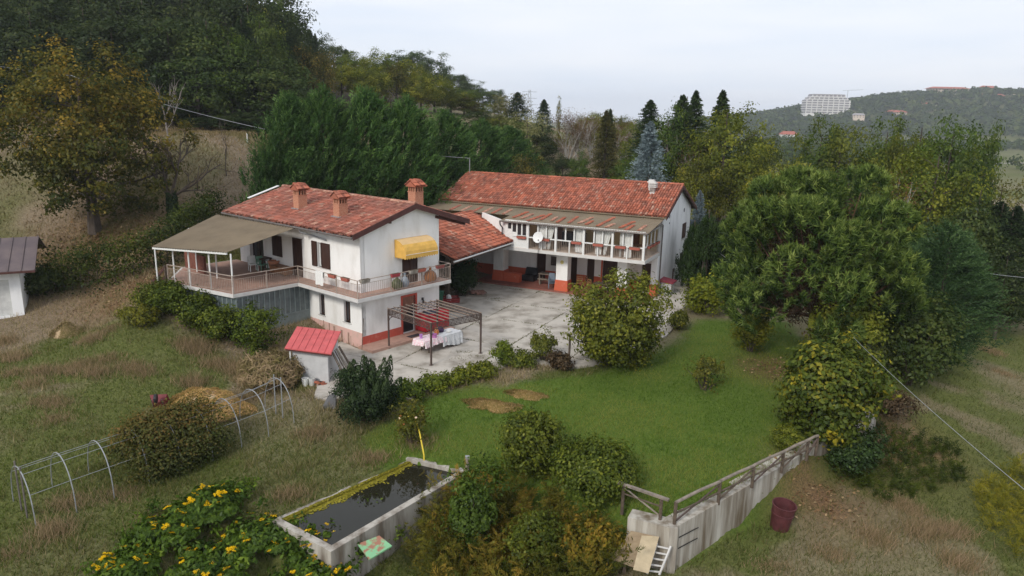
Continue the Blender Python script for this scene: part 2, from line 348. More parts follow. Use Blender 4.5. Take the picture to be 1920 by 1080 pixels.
# ================================================================== GROUND (one sheet to the horizon)
def axis(lo, hi, fine, segs):
    pts = [lo]; x = lo
    while x < hi:
        x += fine; pts.append(x)
    up = [hi]; s = fine
    return np.array(pts)
def grow(start, end, s0, k, smax):
    p = []; x = start; s = s0; sg = 1 if end > start else -1
    while (x - end) * sg < 0:
        s = min(s * k, smax); x += s * sg; p.append(x)
    return p
gx = np.array(grow(-22, -3200, .25, 1.10, 160)[::-1] + list(np.arange(-22, 21.01, .25)) + grow(21, 3200, .25, 1.10, 160))
gy = np.array(grow(14, -300, .25, 1.2, 60)[::-1] + list(np.arange(14, 40.01, .25)) + grow(40, 3600, .25, 1.055, 160))
GX, GY = np.meshgrid(gx, gy); GZ = height(GX, GY)
def dry_map(x, y):                       # where the grass is dry: low patches, the hillside, the right meadow
    d = fbm(x, y, 5.5, 21, 4)
    hill = smooth(50, 62, y) * smooth(2, -8, x)
    right = -.4 * smooth(2, 10, x) * smooth(70, 50, y)
    near = (1 - .78 * smooth(33, 25, y) * smooth(4, 0, x)) * (1 - .8 * smooth(200, 320, y))
    return np.clip(smooth(.43, .55, d) * near + hill * .55 + right, 0, 1)
def leaf_map(x, y):
    def blob(px, py, r, z=0.0):
        p = atz(px, py, z); return np.exp(-((x - p[0]) ** 2 + (y - p[1]) ** 2) / (r * r))
    m = blob(1540, 935, 2.0, -1.7) + blob(1450, 690, 1.8) + blob(250, 530, 3.2, 2.2) + blob(180, 460, 7, 3) * .9 + blob(1640, 820, 3, -1.7) * .9
    return np.clip(m * (.55 + .9 * fbm(x, y, .9, 31)), 0, 1)
def lawn_map(x, y): return smooth(.7, -.7, poly_sd(LAWN, x, y) + (fbm(x, y, 2.0, 41) - .5) * 1.6)
def forest_map(x, y):
    return smooth(78, 90, y - .25 * x) * smooth(-12, -24, x) * smooth(400, 330, y)
me = bpy.data.meshes.new('ground'); ny, nx = GX.shape
idx = np.arange(nx * ny).reshape(ny, nx)
Q = np.stack([idx[:-1, :-1].ravel(), idx[:-1, 1:].ravel(), idx[1:, 1:].ravel(), idx[1:, :-1].ravel()], 1)
gm, gn, go = _nodes('meadow_ground')
me = np_mesh('ground', np.stack([GX.ravel(), GY.ravel(), GZ.ravel()], 1), Q, gm)
for nm, fn in (('lawn', lawn_map), ('dry', dry_map), ('litter', leaf_map), ('forest', forest_map)):
    a = me.attributes.new(nm, 'FLOAT', 'POINT'); a.data.foreach_set('value', fn(GX.ravel(), GY.ravel()).astype(np.float32))
me.polygons.foreach_set('use_smooth', [True] * len(me.polygons))
def _gmat():
    n = gn; N = n.nodes.new; K = n.links.new
    t = N("ShaderNodeTexCoord")
    def noise(s, d=5):
        z = N("ShaderNodeTexNoise"); z.inputs['Scale'].default_value = s; z.inputs['Detail'].default_value = d; z.inputs['Roughness'].default_value = .65; K(t.outputs['Object'], z.inputs['Vector']); return z.outputs['Fac']
    def ramp(f, a, b, p0=.35, p1=.65):
        r = N("ShaderNodeValToRGB"); e = r.color_ramp.elements; e[0].position = p0; e[1].position = p1; e[0].color = a + (1,); e[1].color = b + (1,); K(f, r.inputs[0]); return r.outputs[0]
    def att(nm):
        a = N("ShaderNodeAttribute"); a.attribute_name = nm; return a.outputs['Fac']
    def mix(f, a, b):
        x = N("ShaderNodeMix"); x.data_type = 'RGBA'; K(f, x.inputs[0]); K(a, x.inputs[6]); K(b, x.inputs[7]); return x.outputs[2]
    n1 = noise(.7); n2 = noise(9, 6); n3 = noise(2.5)
    green = ramp(n2, (.066, .080, .022), (.138, .150, .044))
    dry = ramp(n2, (.150, .116, .078), (.29, .228, .158))
    lawn = ramp(n2, (.060, .100, .014), (.110, .160, .028))
    lit = ramp(noise(14, 4), (.075, .048, .028), (.24, .145, .075))
    soil = ramp(n2, (.035, .028, .016), (.075, .055, .034))
    ds = N("ShaderNodeMath"); ds.operation = 'MULTIPLY_ADD'; K(n1, ds.inputs[0]); ds.inputs[1].default_value = .7; ds.inputs[2].default_value = -.35
    da = N("ShaderNodeMath"); da.operation = 'ADD'; da.use_clamp = True; K(ds.outputs[0], da.inputs[0]); K(att('dry'), da.inputs[1])
    c = mix(da.outputs[0], green, dry); c = mix(att('lawn'), c, lawn); c = mix(att('litter'), c, lit); c = mix(att('forest'), c, soil)
    p = N("ShaderNodeBsdfPrincipled"); p.inputs['Roughness'].default_value = .95; p.inputs['Specular IOR Level'].default_value = .1; K(c, p.inputs['Base Color'])
    b = N("ShaderNodeBump"); b.inputs['Strength'].default_value = .6; b.inputs['Distance'].default_value = .08; K(noise(11, 4), b.inputs['Height']); K(b.outputs[0], p.inputs['Normal'])
    K(p.outputs[0], go.inputs[0])
_gmat()
ground = struct(link('ground', me))

# ================================================================== COURTYARD: cast concrete slabs, each its own piece
def clip_poly(poly, p0, nrm):
    outp = []; n = len(poly)
    for i in range(n):
        a, b = poly[i], poly[(i + 1) % n]; da = (a[0] - p0[0]) * nrm[0] + (a[1] - p0[1]) * nrm[1]; db = (b[0] - p0[0]) * nrm[0] + (b[1] - p0[1]) * nrm[1]
        if da >= 0: outp.append(a)
        if da * db < 0:
            t = da / (da - db); outp.append((a[0] + t * (b[0] - a[0]), a[1] + t * (b[1] - a[1])))
    return outp
def poly_mesh(poly, z0, z1, tiltf=None):
    mb = MB(); top = [(p[0], p[1], z1 + (tiltf(p) if tiltf else 0)) for p in poly]; bot = [(p[0], p[1], z0) for p in poly]
    n = len(poly); mb.add(bot + top, [tuple(range(n, 2 * n))] + [(i, (i + 1) % n, n + (i + 1) % n, n + i) for i in range(n)]); return mb
def densify(poly, step=.45, amp=.10, sd=3):
    o = []
    for i in range(len(poly)):
        a = np.array(poly[i]); b = np.array(poly[(i + 1) % len(poly)]); k = max(1, int(np.hypot(*(b - a)) / step))
        for j in range(k):
            p = a + (b - a) * j / k; q = amp * (np.array([vn(p[0], p[1], .6, sd), vn(p[0], p[1], .6, sd + 1)]) - .5) * 2; o.append((float(p[0] + q[0]), float(p[1] + q[1])))
    return o
yard = thing('courtyard', 'pale weathered concrete courtyard between the two houses', 'courtyard', (0, 0, 0)); del yard['category']; del yard['label']; yard['kind'] = 'structure'
yp = densify(YARD)
rngs = random.Random(4)
yU = [-40, -7.2, -3.4, .3, 4.1, 8.0, 40]; yV = [-60, -21.6, -16.2, -11.4, -7.4, -3.6, 40]
cU = np.array([-math.cos(A2), math.sin(A2)]); cV = np.array([math.sin(A2), math.cos(A2)])
for i in range(len(yU) - 1):
    for j in range(len(yV) - 1):
        sh = rngs.uniform(-.25, .25); g = .018
        P = yp
        P = clip_poly(P, O2 + cU * (yU[i] + g), cU); P = clip_poly(P, O2 + cU * (yU[i + 1] - g), -cU) if len(P) > 2 else P
        if len(P) > 2: P = clip_poly(P, O2 + cV * (yV[j] + g), cV)
        if len(P) > 2: P = clip_poly(P, O2 + cV * (yV[j + 1] - g), -cV)
        if len(P) < 3: continue
        ar = .5 * abs(sum(P[k][0] * P[(k + 1) % len(P)][1] - P[(k + 1) % len(P)][0] * P[k][1] for k in range(len(P))))
        if ar < .4: continue
        dz = rngs.uniform(-.006, .006)
        poly_mesh(P, -.12, dz).build('concrete_slab', M['concrete'], yard)
# weeds growing in the joints are added with the grass

# ================================================================== helpers for buildings
def panel(mb, m, x0, x1, z0, topf, ops=(), th=.3, extra=()):
    """wall sheet with real openings; m(x, d, z) -> local point, d = depth inwards"""
    xs = sorted({x0, x1, *extra, *[o[0] for o in ops], *[o[1] for o in ops]}); zs = sorted({z0, *[o[2] for o in ops], *[o[3] for o in ops]})
    for i in range(len(xs) - 1):
        a, b = xs[i], xs[i + 1]
        for j in range(len(zs)):
            za = zs[j]; last = j == len(zs) - 1
            zA, zB = (topf(a), topf(b)) if last else (zs[j + 1], zs[j + 1])
            cx = (a + b) / 2; cz = (za + (zA + zB) / 2) / 2
            if any(o[0] < cx < o[1] and o[2] < cz < o[3] for o in ops): continue
            for d in (0, th):
                mb.quad(m(a, d, za), m(b, d, za), m(b, d, zB), m(a, d, zA))
        mb.quad(m(a, 0, topf(a)), m(b, 0, topf(b)), m(b, th, topf(b)), m(a, th, topf(a)))
    for x in (x0, x1): mb.quad(m(x, 0, z0), m(x, th, z0), m(x, th, topf(x)), m(x, 0, topf(x)))
    for (a, b, c, d) in ops:
        mb.quad(m(a, 0, c), m(a, th, c), m(a, th, d), m(a, 0, d)); mb.quad(m(b, 0, c), m(b, th, c), m(b, th, d), m(b, 0, d))
        mb.quad(m(a, 0, c), m(b, 0, c), m(b, th, c), m(a, th, c)); mb.quad(m(a, 0, d), m(b, 0, d), m(b, th, d), m(a, th, d))
def tiles(mbs, org, ex, ey, Lx, Ly, rng, pitch=.205, expo=.33, jit=.012, cut=None, slip=.02):
    """barrel tiles on a slope: ex along the eave, ey up the slope (unit vectors); covers and channels"""
    ex = Vector(ex).normalized(); ey = Vector(ey).normalized(); nz_ = ex.cross(ey).normalized()
    if nz_.z < 0: nz_ = -nz_
    org = Vector(org); nc = int(Lx / pitch); nr = int(math.ceil(Ly / expo))
    for i in range(nc):
        for j in range(nr):
            x = (i + .5) * pitch; y = j * expo
            if cut and not cut(x, y): continue
            for kind in (0, 1):
                mb = mbs[0] if (len(mbs) == 1 or rng.random() < .9) else mbs[1]
                xx = x + (pitch / 2 if kind else 0) + rng.uniform(-jit, jit); yy = y + rng.uniform(-slip, slip) + (0 if kind == 0 else -.04)
                ln = min(expo + .10, Ly - y + .05); r0 = .098; r1 = .08; tw = rng.uniform(-.035, .035); hh = rng.uniform(-.006, .008); vs = []
                for (q, rr, lift) in ((0, r0, .045), (ln, r1, .012)):
                    for k in range(5):
                        a = math.pi * k / 4
                        ox = -math.cos(a) * rr; oz = math.sin(a) * rr * .72
                        if kind: p = org + ex * (xx + ox + tw * q) + ey * (yy + q) + nz_ * (.06 + lift - .03 - oz * .8 + hh)
                        else: p = org + ex * (xx + ox + tw * q) + ey * (yy + q) + nz_ * (.05 + lift + oz + hh)
                        vs.append(p)
                fs = [(k, k + 1, 6 + k, 5 + k) for k in range(4)]
                if kind == 0: fs.append((0, 1, 2, 3, 4))
                mb.add(vs, fs)
def ridge_tiles(mb, a, b, rng, r=.13, step=.36):
    a = Vector(a); b = Vector(b); d = b - a; n = int(d.length / step); d.normalize(); s = d.cross(Vector((0, 0, 1))).normalized()
    for i in range(n):
        p = a + d * i * step; vs = []
        for q, rr in ((0, r), (step + .06, r * .86)):
            for k in range(6):
                t = math.pi * k / 5; vs.append(p + d * q - s * math.cos(t) * rr + Vector((0, 0, math.sin(t) * rr * .8 + rng.uniform(-.004, .004) + (.03 if q == 0 else .0))))
        mb.add(vs, [(k, k + 1, 7 + k, 6 + k) for k in range(5)] + [(0, 1, 2, 3, 4, 5)])
def railing(root, pts, h, name_bar='bars', gap=.125, post_every=2.0, m=None, ends=(True, True)):
    """metal railing along a polyline of local points: posts singly, handrail, thin bars joined"""
    m = m or M['rail_metal']; bars = MB(); rail = MB(); low = MB()
    for i in range(len(pts) - 1):
        a, b = Vector(pts[i]), Vector(pts[i + 1]); d = b - a; ln = d.length; d.normalize()
        rail.bar(a + Vector((0, 0, h)), b + Vector((0, 0, h)), .05, .035)
        low.bar(a + Vector((0, 0, h - .2)), b + Vector((0, 0, h - .2)), .02, .02); low.bar(a + Vector((0, 0, .1)), b + Vector((0, 0, .1)), .025, .02)
        k = max(1, round(ln / post_every))
        for j in range(k + (1 if i == len(pts) - 2 else 0)):
            p = a + d * (ln * j / k); q = MB(); q.bar(p, p + Vector((0, 0, h)), .045); q.build('railing_post', m, root)
        nb = int(ln / gap)
        for j in range(1, nb):
            p = a + d * (ln * j / nb); bars.bar(p + Vector((0, 0, .1)), p + Vector((0, 0, h - .2)), .014)
    rail.build('handrail', m, root); low.build('lower_rail', m, root); stuff(bars.build('railing_bars', m, root))
def chimney(parent, name_mat, c, w, d, z0, z1, capw=.11, axis=0, flash=True):
    """brick stack with corner piers under a little tiled gable"""
    x, y = c; mb = MB(); zt = z1 - .63
    mb.box((x - w / 2, y - d / 2, z0), (x + w / 2, y + d / 2, zt))
    mb.box((x - w / 2 - .025, y - d / 2 - .025, zt), (x + w / 2 + .025, y + d / 2 + .025, zt + .05))
    st = mb.build('chimney', name_mat, parent)
    p = MB(); n = 3
    for k in range(n + 1):
        for s in (-1, 1):
            xx = x - w / 2 + .05 + (w - .1) * k / n; p.box((xx - .035, y + s * (d / 2 - .04) - .035, zt + .05), (xx + .035, y + s * (d / 2 - .04) + .035, zt + .33))
            if k in (1, 2):
                yy = y - d / 2 + .05 + (d - .1) * k / n; p.box((x + s * (w / 2 - .04) - .035, yy - .035, zt + .05), (x + s * (w / 2 - .04) + .035, yy + .035, zt + .33))
    stuff(p.build('chimney_piers', name_mat, st))
    q = MB(); q.box((x - w / 2 + .1, y - d / 2 + .1, zt + .05), (x + w / 2 - .1, y + d / 2 - .1, zt + .33)); q.build('smoke_opening_shade', M['black'], st)  # solid black block standing in for the shade inside the smoke slots
    r = MB(); W = w / 2 + capw; D = d / 2 + capw; zb = zt + .33
    if axis == 0:   # ridge along y
        r.hexa([(x - W, y - D, zb), (x + W, y - D, zb), (x + W, y + D, zb), (x - W, y + D, zb)], [(x - .03, y - D, zb + .3), (x + .03, y - D, zb + .3), (x + .03, y + D, zb + .3), (x - .03, y + D, zb + .3)])
    else:
        r.hexa([(x - W, y - D, zb), (x + W, y - D, zb), (x + W, y + D, zb), (x - W, y + D, zb)], [(x - W, y - .03, zb + .3), (x + W, y - .03, zb + .3), (x + W, y + .03, zb + .3), (x - W, y + .03, zb + .3)])
    cap = r.build('chimney_cap', M['tile2'], st)
    t = MB(); rg = random.Random(int(z1 * 100)); sl = math.hypot(W, .3)
    if axis == 0:
        tiles([t], (x - W, y - D, zb), (0, 1, 0), (W, 0, .3), 2 * D, sl, rg, .16, .28); tiles([t], (x + W, y - D, zb), (0, 1, 0), (-W, 0, .3), 2 * D, sl, rg, .16, .28)
        ridge_tiles(t, (x, y - D, zb + .36), (x, y + D, zb + .36), rg, .09, .3)
    else:
        sl = math.hypot(D, .3)
        tiles([t], (x - W, y - D, zb), (1, 0, 0), (0, D, .3), 2 * W, sl, rg, .16, .28); tiles([t], (x - W, y + D, zb), (1, 0, 0), (0, -D, .3), 2 * W, sl, rg, .16, .28)
        ridge_tiles(t, (x - W, y, zb + .36), (x + W, y, zb + .36), rg, .09, .3)
    stuff(t.build('cap_tiles', M['tile2'], st))
    if flash:
        f = MB(); f.box((x - w / 2 - .1, y - d / 2 - .12, z0 + .12), (x + w / 2 + .1, y + d / 2 + .02, z0 + .17)); f.build('chimney_flashing', M['galv'], st)
def shutter(mb, m, x0, x1, z0, z1, d=-.03, slats=True):
    """one louvred leaf on map m"""
    def bx(a, b, c, e, d0, d1):
        P = [m(a, d0, c), m(b, d0, c), m(b, d1, c), m(a, d1, c)]; R = [m(a, d0, e), m(b, d0, e), m(b, d1, e), m(a, d1, e)]; mb.hexa(P, R)
    bx(x0, x0 + .06, z0, z1, d, d + .045); bx(x1 - .06, x1, z0, z1, d, d + .045)
    for z in (z0, z1 - .07): bx(x0 + .06, x1 - .06, z, z + .07, d, d + .045)
    n = int((z1 - z0 - .14) / .07)
    for k in range(n):
        z = z0 + .07 + (z1 - z0 - .14) * k / n
        mb.quad(m(x0 + .06, d + .005, z), m(x1 - .06, d + .005, z), m(x1 - .06, d + .035, z + .065), m(x0 + .06, d + .035, z + .065))
def fbox(mb, m, x0, x1, z0, z1, d0, d1):
    mb.hexa([m(x0, d0, z0), m(x1, d0, z0), m(x1, d1, z0), m(x0, d1, z0)], [m(x0, d0, z1), m(x1, d0, z1), m(x1, d1, z1), m(x0, d1, z1)])

# ================================================================== HOUSE WITH THE BALCONY (local x = -u)
h1 = thing('balcony_house', 'white two storey house with a wrap-around balcony, yellow awning and three brick chimneys', 'house', (O1[0], O1[1], 0), -A1)
he, za, vr, W_, vend, Lh = 6.317, 7.418, 3.741, 5.771, 8.0, 12.4; sl = (za - he) / vr
gab = lambda v: he + sl * v if v <= vr else za - sl * (v - vr)
mL = lambda u, d, z: (-u, d, z)           # long wall
mG = lambda v, d, z: (-d, v, z)           # gable wall at u = 0
FL = 3.07
mb = MB(); panel(mb, mL, 0, Lh, -1.0, lambda x: he, [(7.49, 8.56, 3.96, 5.25), (5.38, 6.36, FL, 5.35), (2.72, 3.86, 3.98, 5.37), (3.39, 3.92, 1.15, 2.39), (1.01, 1.59, 1.18, 2.38), (9.6, 11.2, FL, 5.2)], .28)
mb.build('long_wall', M['plaster'], h1)
mb = MB(); panel(mb, mG, .002, W_, -1.0, gab, [(2.91, 4.1, FL, 5.25), (2.9, 3.86, .15, 2.3)], .28, (vr,)); mb.build('gable_wall', M['plaster'], h1)
mb = MB(); mb.box((-Lh, W_ - .28, -1), (-.29, W_ - .002, gab(W_))); mb.build('rear_wall', M['plaster'], h1)
mb = MB(); panel(mb, lambda v, d, z: (-Lh + d, v, z), .3, W_ - .3, -1, gab, (), .25, (vr,)); mb.build('far_gable_wall', M['plaster'], h1)
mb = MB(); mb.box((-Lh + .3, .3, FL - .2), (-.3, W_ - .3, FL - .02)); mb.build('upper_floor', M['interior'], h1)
# painted bands
mb = MB(); fbox(mb, mL, .0, 4.84, -.3, .80, -.012, -.0); mb.build('painted_band', M['pink_band'], h1, )['label'] = 'faded and stained pink painted band along the long wall'
mb = MB(); fbox(mb, mG, -.012, 2.77, -.3, .60, -.012, 0); mb.build('painted_band', M['red_band'], h1)['label'] = 'red painted band left of the front door'
mb = MB(); fbox(mb, mG, 3.99, W_, -.3, .60, -.012, 0); mb.build('painted_band', M['red_band'], h1)['label'] = 'red painted band right of the front door'
# dark rising-damp stains on the pink band
dmp = mat('brown_damp_stain', (.30, .19, .15), .95, .3, 5)
for u, wd, z0_, z1_ in ((2.95, .10, -.1, .78), (2.45, .16, -.1, .70), (1.75, .18, -.1, .62), (1.15, .14, -.1, .6), (1.0, .04, -.1, .45), (3.5, .07, .1, .85)):
    mb = MB(); fbox(mb, mL, u, u + wd, z0_, z1_, -.016, -.013); mb.build('damp_stain', dmp, h1)
# window and door joinery
def win(m, x0, x1, z0, z1, d=.14, pm=None, fm=None, parent=h1, mull=True, sill=True):
    fm = fm or M['brown_wood']; f = MB(); t = .06
    fbox(f, m, x0, x0 + t, z0, z1, d, d + .06); fbox(f, m, x1 - t, x1, z0, z1, d, d + .06); fbox(f, m, x0 + t, x1 - t, z0, z0 + t, d, d + .06); fbox(f, m, x0 + t, x1 - t, z1 - t, z1, d, d + .06)
    if mull: fbox(f, m, (x0 + x1) / 2 - .035, (x0 + x1) / 2 + .035, z0 + t, z1 - t, d, d + .055)
    w_ = f.build('window', fm, parent)
    p = MB(); p.quad(m(x0 + t, d + .03, z0 + t), m(x1 - t, d + .03, z0 + t), m(x1 - t, d + .03, z1 - t), m(x0 + t, d + .03, z1 - t)); p.build('pane', pm or M['pane_dark'], w_)
    if sill:
        s = MB(); fbox(s, m, x0 - .08, x1 + .08, z0 - .05, z0, -.06, d); s.build('sill', M['slab_edge'], w_)
    return w_
win(mL, 3.39, 3.92, 1.15, 2.39); win(mL, 1.01, 1.59, 1.18, 2.38)
win(mL, 2.72, 3.86, 3.98, 5.37, fm=M['white_metal'])
mb = MB(); shutter(mb, mL, 7.5, 8.02, 3.97, 5.24); mb.build('shutter', M['brown_wood'], h1); mb = MB(); shutter(mb, mL, 8.03, 8.55, 3.97, 5.24); mb.build('shutter', M['brown_wood'], h1)
mb = MB(); shutter(mb, mL, 5.4, 5.865, FL + .02, 5.33); mb.build('shutter', M['brown_wood'], h1); mb = MB(); shutter(mb, mL, 5.875, 6.34, FL + .02, 5.33); mb.build('shutter', M['brown_wood'], h1)
mb = MB(); shutter(mb, mL, 2.66, 3.44, 3.96, 5.40, -.07); mb.build('shutter', M['brown_wood'], h1); mb = MB(); shutter(mb, mL, 3.88, 4.36, 3.96, 5.40, -.07); mb.build('shutter', M['brown_wood'], h1)
mb = MB(); fbox(mb, mL, 3.86, 3.9, FL, 5.3, .02, .06); 
mb = MB(); shutter(mb, mG, 2.93, 3.5, FL + .02, 5.2, .02); mb.build('shutter', M['brown_wood'], h1); mb = MB(); shutter(mb, mG, 3.51, 4.08, FL + .02, 5.2, .02); mb.build('shutter', M['brown_wood'], h1)
# terrace french door (dark opening) and the ground floor door with its red surround and curtain
win(mL, 9.6, 11.2, FL, 5.2, .2, sill=False)
mb = MB(); fbox(mb, mG, 2.77, 2.9, .15, 2.42, -.03, .1); fbox(mb, mG, 3.86, 3.99, .15, 2.42, -.03, .1); fbox(mb, mG, 2.9, 3.86, 2.3, 2.42, -.03, .1); fr = mb.build('door_frame', M['red_band'], h1)
mb = MB(); fbox(mb, mG, 2.9, 3.86, .15, 2.3, .2, .25); mb.build('door', M['black'], h1)
mb = MB(); cu = []
for k in range(13):
    t = k / 12; cu.append((2.92 + .92 * t, .06 + .025 * math.sin(k * 2.2)))
for k in range(12):
    a, b = cu[k], cu[k + 1]; za_ = 1.75 - .9 * abs(k / 12 - .1) if k < 7 else 2.28 - .45 * (1 - (k - 7) / 5.0); zb_ = 1.75 - .9 * abs((k + 1) / 12 - .1) if k + 1 < 7 else 2.28 - .45 * (1 - (k - 6) / 5.0)
    mb.quad(mG(a[0], a[1], .9 + .1 * k if k < 8 else 1.75), mG(b[0], b[1], .9 + .1 * (k + 1) if k + 1 < 8 else 1.75), mG(b[0], b[1], 2.3), mG(a[0], a[1], 2.3))
mb.build('door_curtain', mat('brown_striped_curtain', (.26, .13, .09), .9, .35, 10, stretch=(1, 12, .2)), h1)
mb = MB(); mb.box((.0, 4.35, 1.9), (.09, 4.45, 2.05)); mb.lathe([(.0, 0), (.07, .02), (.05, .18), (0, .2)], 8, (.12, 4.4, 1.72)); mb.build('wall_lamp', M['black'], h1)
# roof
def roof_slab(p0, ex, Lx, ey, t=.10):   # underside boards of one slope
    m = MB(); a = Vector(p0); b = a + Vector(ex) * Lx; c = b + Vector(ey); d = a + Vector(ey); n = Vector((0, 0, t)); m.hexa([a, b, c, d], [a + n, b + n, c + n, d + n]); return m
oe, ov, Lr = .62, .30, 13.1
e0 = Vector((ov, -oe, he - sl * oe + .02)); eyL = Vector((0, vr + oe, sl * (vr + oe)))
roof_slab(e0, (-1, 0, 0), Lr + ov, eyL).build('roof_deck', M['deck'], h1)
e1 = Vector((ov, vend, za - sl * (vend - vr) + .02)); eyR = Vector((0, -(vend - vr), sl * (vend - vr)))
roof_slab(e1, (-1, 0, 0), Lr + ov, eyR).build('roof_deck', M['deck'], h1)
rg = random.Random(11); t1 = MB(); t2 = MB()
up = Vector((0, 0, .09))
tiles([t1, t2], e0 + up + Vector((0, -.06, -.02)), (-1, 0, 0), eyL, Lr + ov, eyL.length + .05, rg, .21, .34, .022, slip=.05)
tiles([t1, t2], e1 + up + Vector((0, .06, -.02)), (-1, 0, 0), eyR, Lr + ov, eyR.length + .05, rg, .21, .34, .02)
stuff(t1.build('roof_tiles', M['tile'], h1)); stuff(t2.build('roof_tiles', M['tile_pale'], h1))['label'] = 'paler lichen-grown roof tiles scattered among the red ones'
mb = MB(); ridge_tiles(mb, (ov, vr, za + .2), (-Lr, vr, za + .2), rg); stuff(mb.build('ridge_tiles', M['tile_pale'], h1))
for s, a, b in ((0, (ov + .03, -oe - .04, he - sl * oe + .03), (ov + .03, vr, za + .05)), (1, (ov + .03, vr, za + .05), (ov + .03, vend + .05, za - sl * (vend - vr) + .03))):
    mb = MB(); mb.hexa([(a[0] - .04, a[1], a[2] - .13), (a[0], a[1], a[2] - .13), (a[0], a[1], a[2] + .17), (a[0] - .04, a[1], a[2] + .17)], [(b[0] - .04, b[1], b[2] - .13), (b[0], b[1], b[2] - .13), (b[0], b[1], b[2] + .17), (b[0] - .04, b[1], b[2] + .17)]); mb.build('bargeboard', M['barge'], h1)
mb = MB(); mb.tube([(ov, -oe - .09, he - sl * oe + .02), (-Lr, -oe - .09, he - sl * oe + .02)], .06, 8); mb.build('gutter', M['gutter'], h1)
mb = MB(); mb.tube([(-4.55, -oe - .09, he - sl * oe), (-4.55, -oe + .02, 5.9), (-4.2, -.1, 5.72), (-2.9, -.1, 5.62)], .045, 8); mb.build('downpipe', M['galv'], h1)
mb = MB(); mb.bar((.0, W_ - .3, gab(W_) - .1), (.0, vend - .05, gab(vend) - .1), .12, .16); mb.build('roof_beam', M['barge'], h1); mb = MB(); mb.bar((-Lh, W_ - .3, gab(W_) - .1), (-Lh, vend - .05, gab(vend) - .1), .12, .16); mb.build('roof_beam', M['barge'], h1)
for k in range(6):
    mb = MB(); u = -.8 - k * 2.2; mb.bar((u, -oe + .03, he - sl * oe - .05), (u, .25, he + sl * .25 - .06), .09, .11); mb.build('rafter', M['deck'], h1)
mb = MB(); mb.bar((.0, 1.9, gab(1.9) - .12), (ov, 1.9, gab(1.9) - .12), .1, .14); mb.build('rafter', M['deck'], h1)
mb = MB(); mb.bar((-Lr - .05, 1.2, he + sl * 1.2 + .3), (-Lr - .05, vr - .3, za + .22), .25, .04); mb.build('verge_flashing', M['white_metal'], h1)
for (u, v, z1) in ((7.35, 1.3, 8.25), (3.15, 1.15, 8.12)):
    chimney(h1, M['brick'], (-u, v), .55, .6, he + sl * v, z1, axis=0)
chimney(h1, M['brick'], (-.85, 4.75), .62, .62, za - sl * 1.0, 8.75, axis=0, flash=False)
# balcony and terrace slab
zs0, zs1 = 2.87, 3.06; TP = [(9.75, -5.97), (4.42, -4.93)]
bal = [(-1.0, -.99), (-1.0, 5.8), (-.003, 5.8), (-.003, -.003), (13.0, -.003), (13.0, -3.6), TP[0], TP[1], (4.42, -.99)]
def flat(poly, z0, z1): 
    m = MB(); pp = [(-u, v) for u, v in poly]; n = len(pp); m.add([(a, b, z0) for a, b in pp] + [(a, b, z1) for a, b in pp], [tuple(range(n)), tuple(range(n, 2 * n))] + [(i, (i + 1) % n, n + (i + 1) % n, n + i) for i in range(n)]); return m
flat(bal, zs0, zs1).build('balcony_slab', M['slab_edge'], h1)
ins = [(-.93, -.92), (-.93, 5.73), (-.006, 5.73), (-.006, -.006), (12.9, -.006), (12.9, -3.5), (9.72, -5.88), (4.49, -4.86), (4.49, -.92)]
flat(ins, zs1, zs1 + .012).build('floor_tiling', M['floor_tile'], h1)
R = lambda u, v: (-u, v, zs1)
railing(h1, [R(9.7, -5.9), R(4.46, -4.88), R(4.46, -.95), R(-.95, -.95), R(-.95, 5.76), R(0.02, 5.76)], .98)
# awning over the gable door
mb = MB(); n = 6; prof = [(math.cos(math.pi / 2 * k / n), math.sin(math.pi / 2 * k / n)) for k in range(n + 1)]
aw = thing('awning', '', ''); del aw['label']; del aw['category']; aw.name = 'awning'; aw.parent = h1
v0a, v1a = 2.36, 4.78
for k in range(n):
    a, b = prof[k], prof[k + 1]; za1, zb1 = 4.95 + .78 * a[1], 4.95 + .78 * b[1]; m_ = MB()
    m_.quad((.02 + .95 * a[0], v0a, za1), (.02 + .95 * a[0], v1a, za1), (.02 + .95 * b[0], v1a, zb1), (.02 + .95 * b[0], v0a, zb1)); m_.build('awning_cloth', M['awning_top'] if k >= 3 else M['awning'], aw)
for v in (v0a, v1a):
    m_ = MB(); m_.add([(.02, v, 4.95)] + [(.02 + .95 * a[0], v, 4.95 + .78 * a[1]) for a in prof], [tuple(range(n + 2))]); m_.build('awning_cheek', M['awning'], aw)
m_ = MB(); ns = 22
def val(pa, pb, ns):
    for k in range(ns):
        for h_ in range(2):
            t0, t1 = (k + h_ * .5) / ns, (k + h_ * .5 + .5) / ns; d0, d1 = (.24, .17 + .1) if h_ == 0 else (.27, .2); d0 = .20 if h_ == 0 else .27; d1 = .27 if h_ == 0 else .20
            A = [pa[i] + (pb[i] - pa[i]) * t0 for i in range(3)]; B = [pa[i] + (pb[i] - pa[i]) * t1 for i in range(3)]
            m_.quad((A[0], A[1], A[2]), (B[0], B[1], B[2]), (B[0], B[1], B[2] - d1), (A[0], A[1], A[2] - d0))
val((.975, v0a, 4.96), (.975, v1a, 4.96), 13); val((.975, v0a - .002, 4.96), (.02, v0a - .002, 4.96), 5); val((.975, v1a + .002, 4.96), (.02, v1a + .002, 4.96), 5)
m_.build('awning_valance', M['awning'], aw)
m_ = MB(); m_.tube([(.98, v1a - .1, 4.75), (.5, v1a + .5, 3.9), (.3, v1a + .55, 3.3)], .012, 5); m_.tube([(.97, v0a, 4.955), (.97, v1a, 4.955)], .015, 5); m_.build('awning_frame', M['white_metal'], aw)
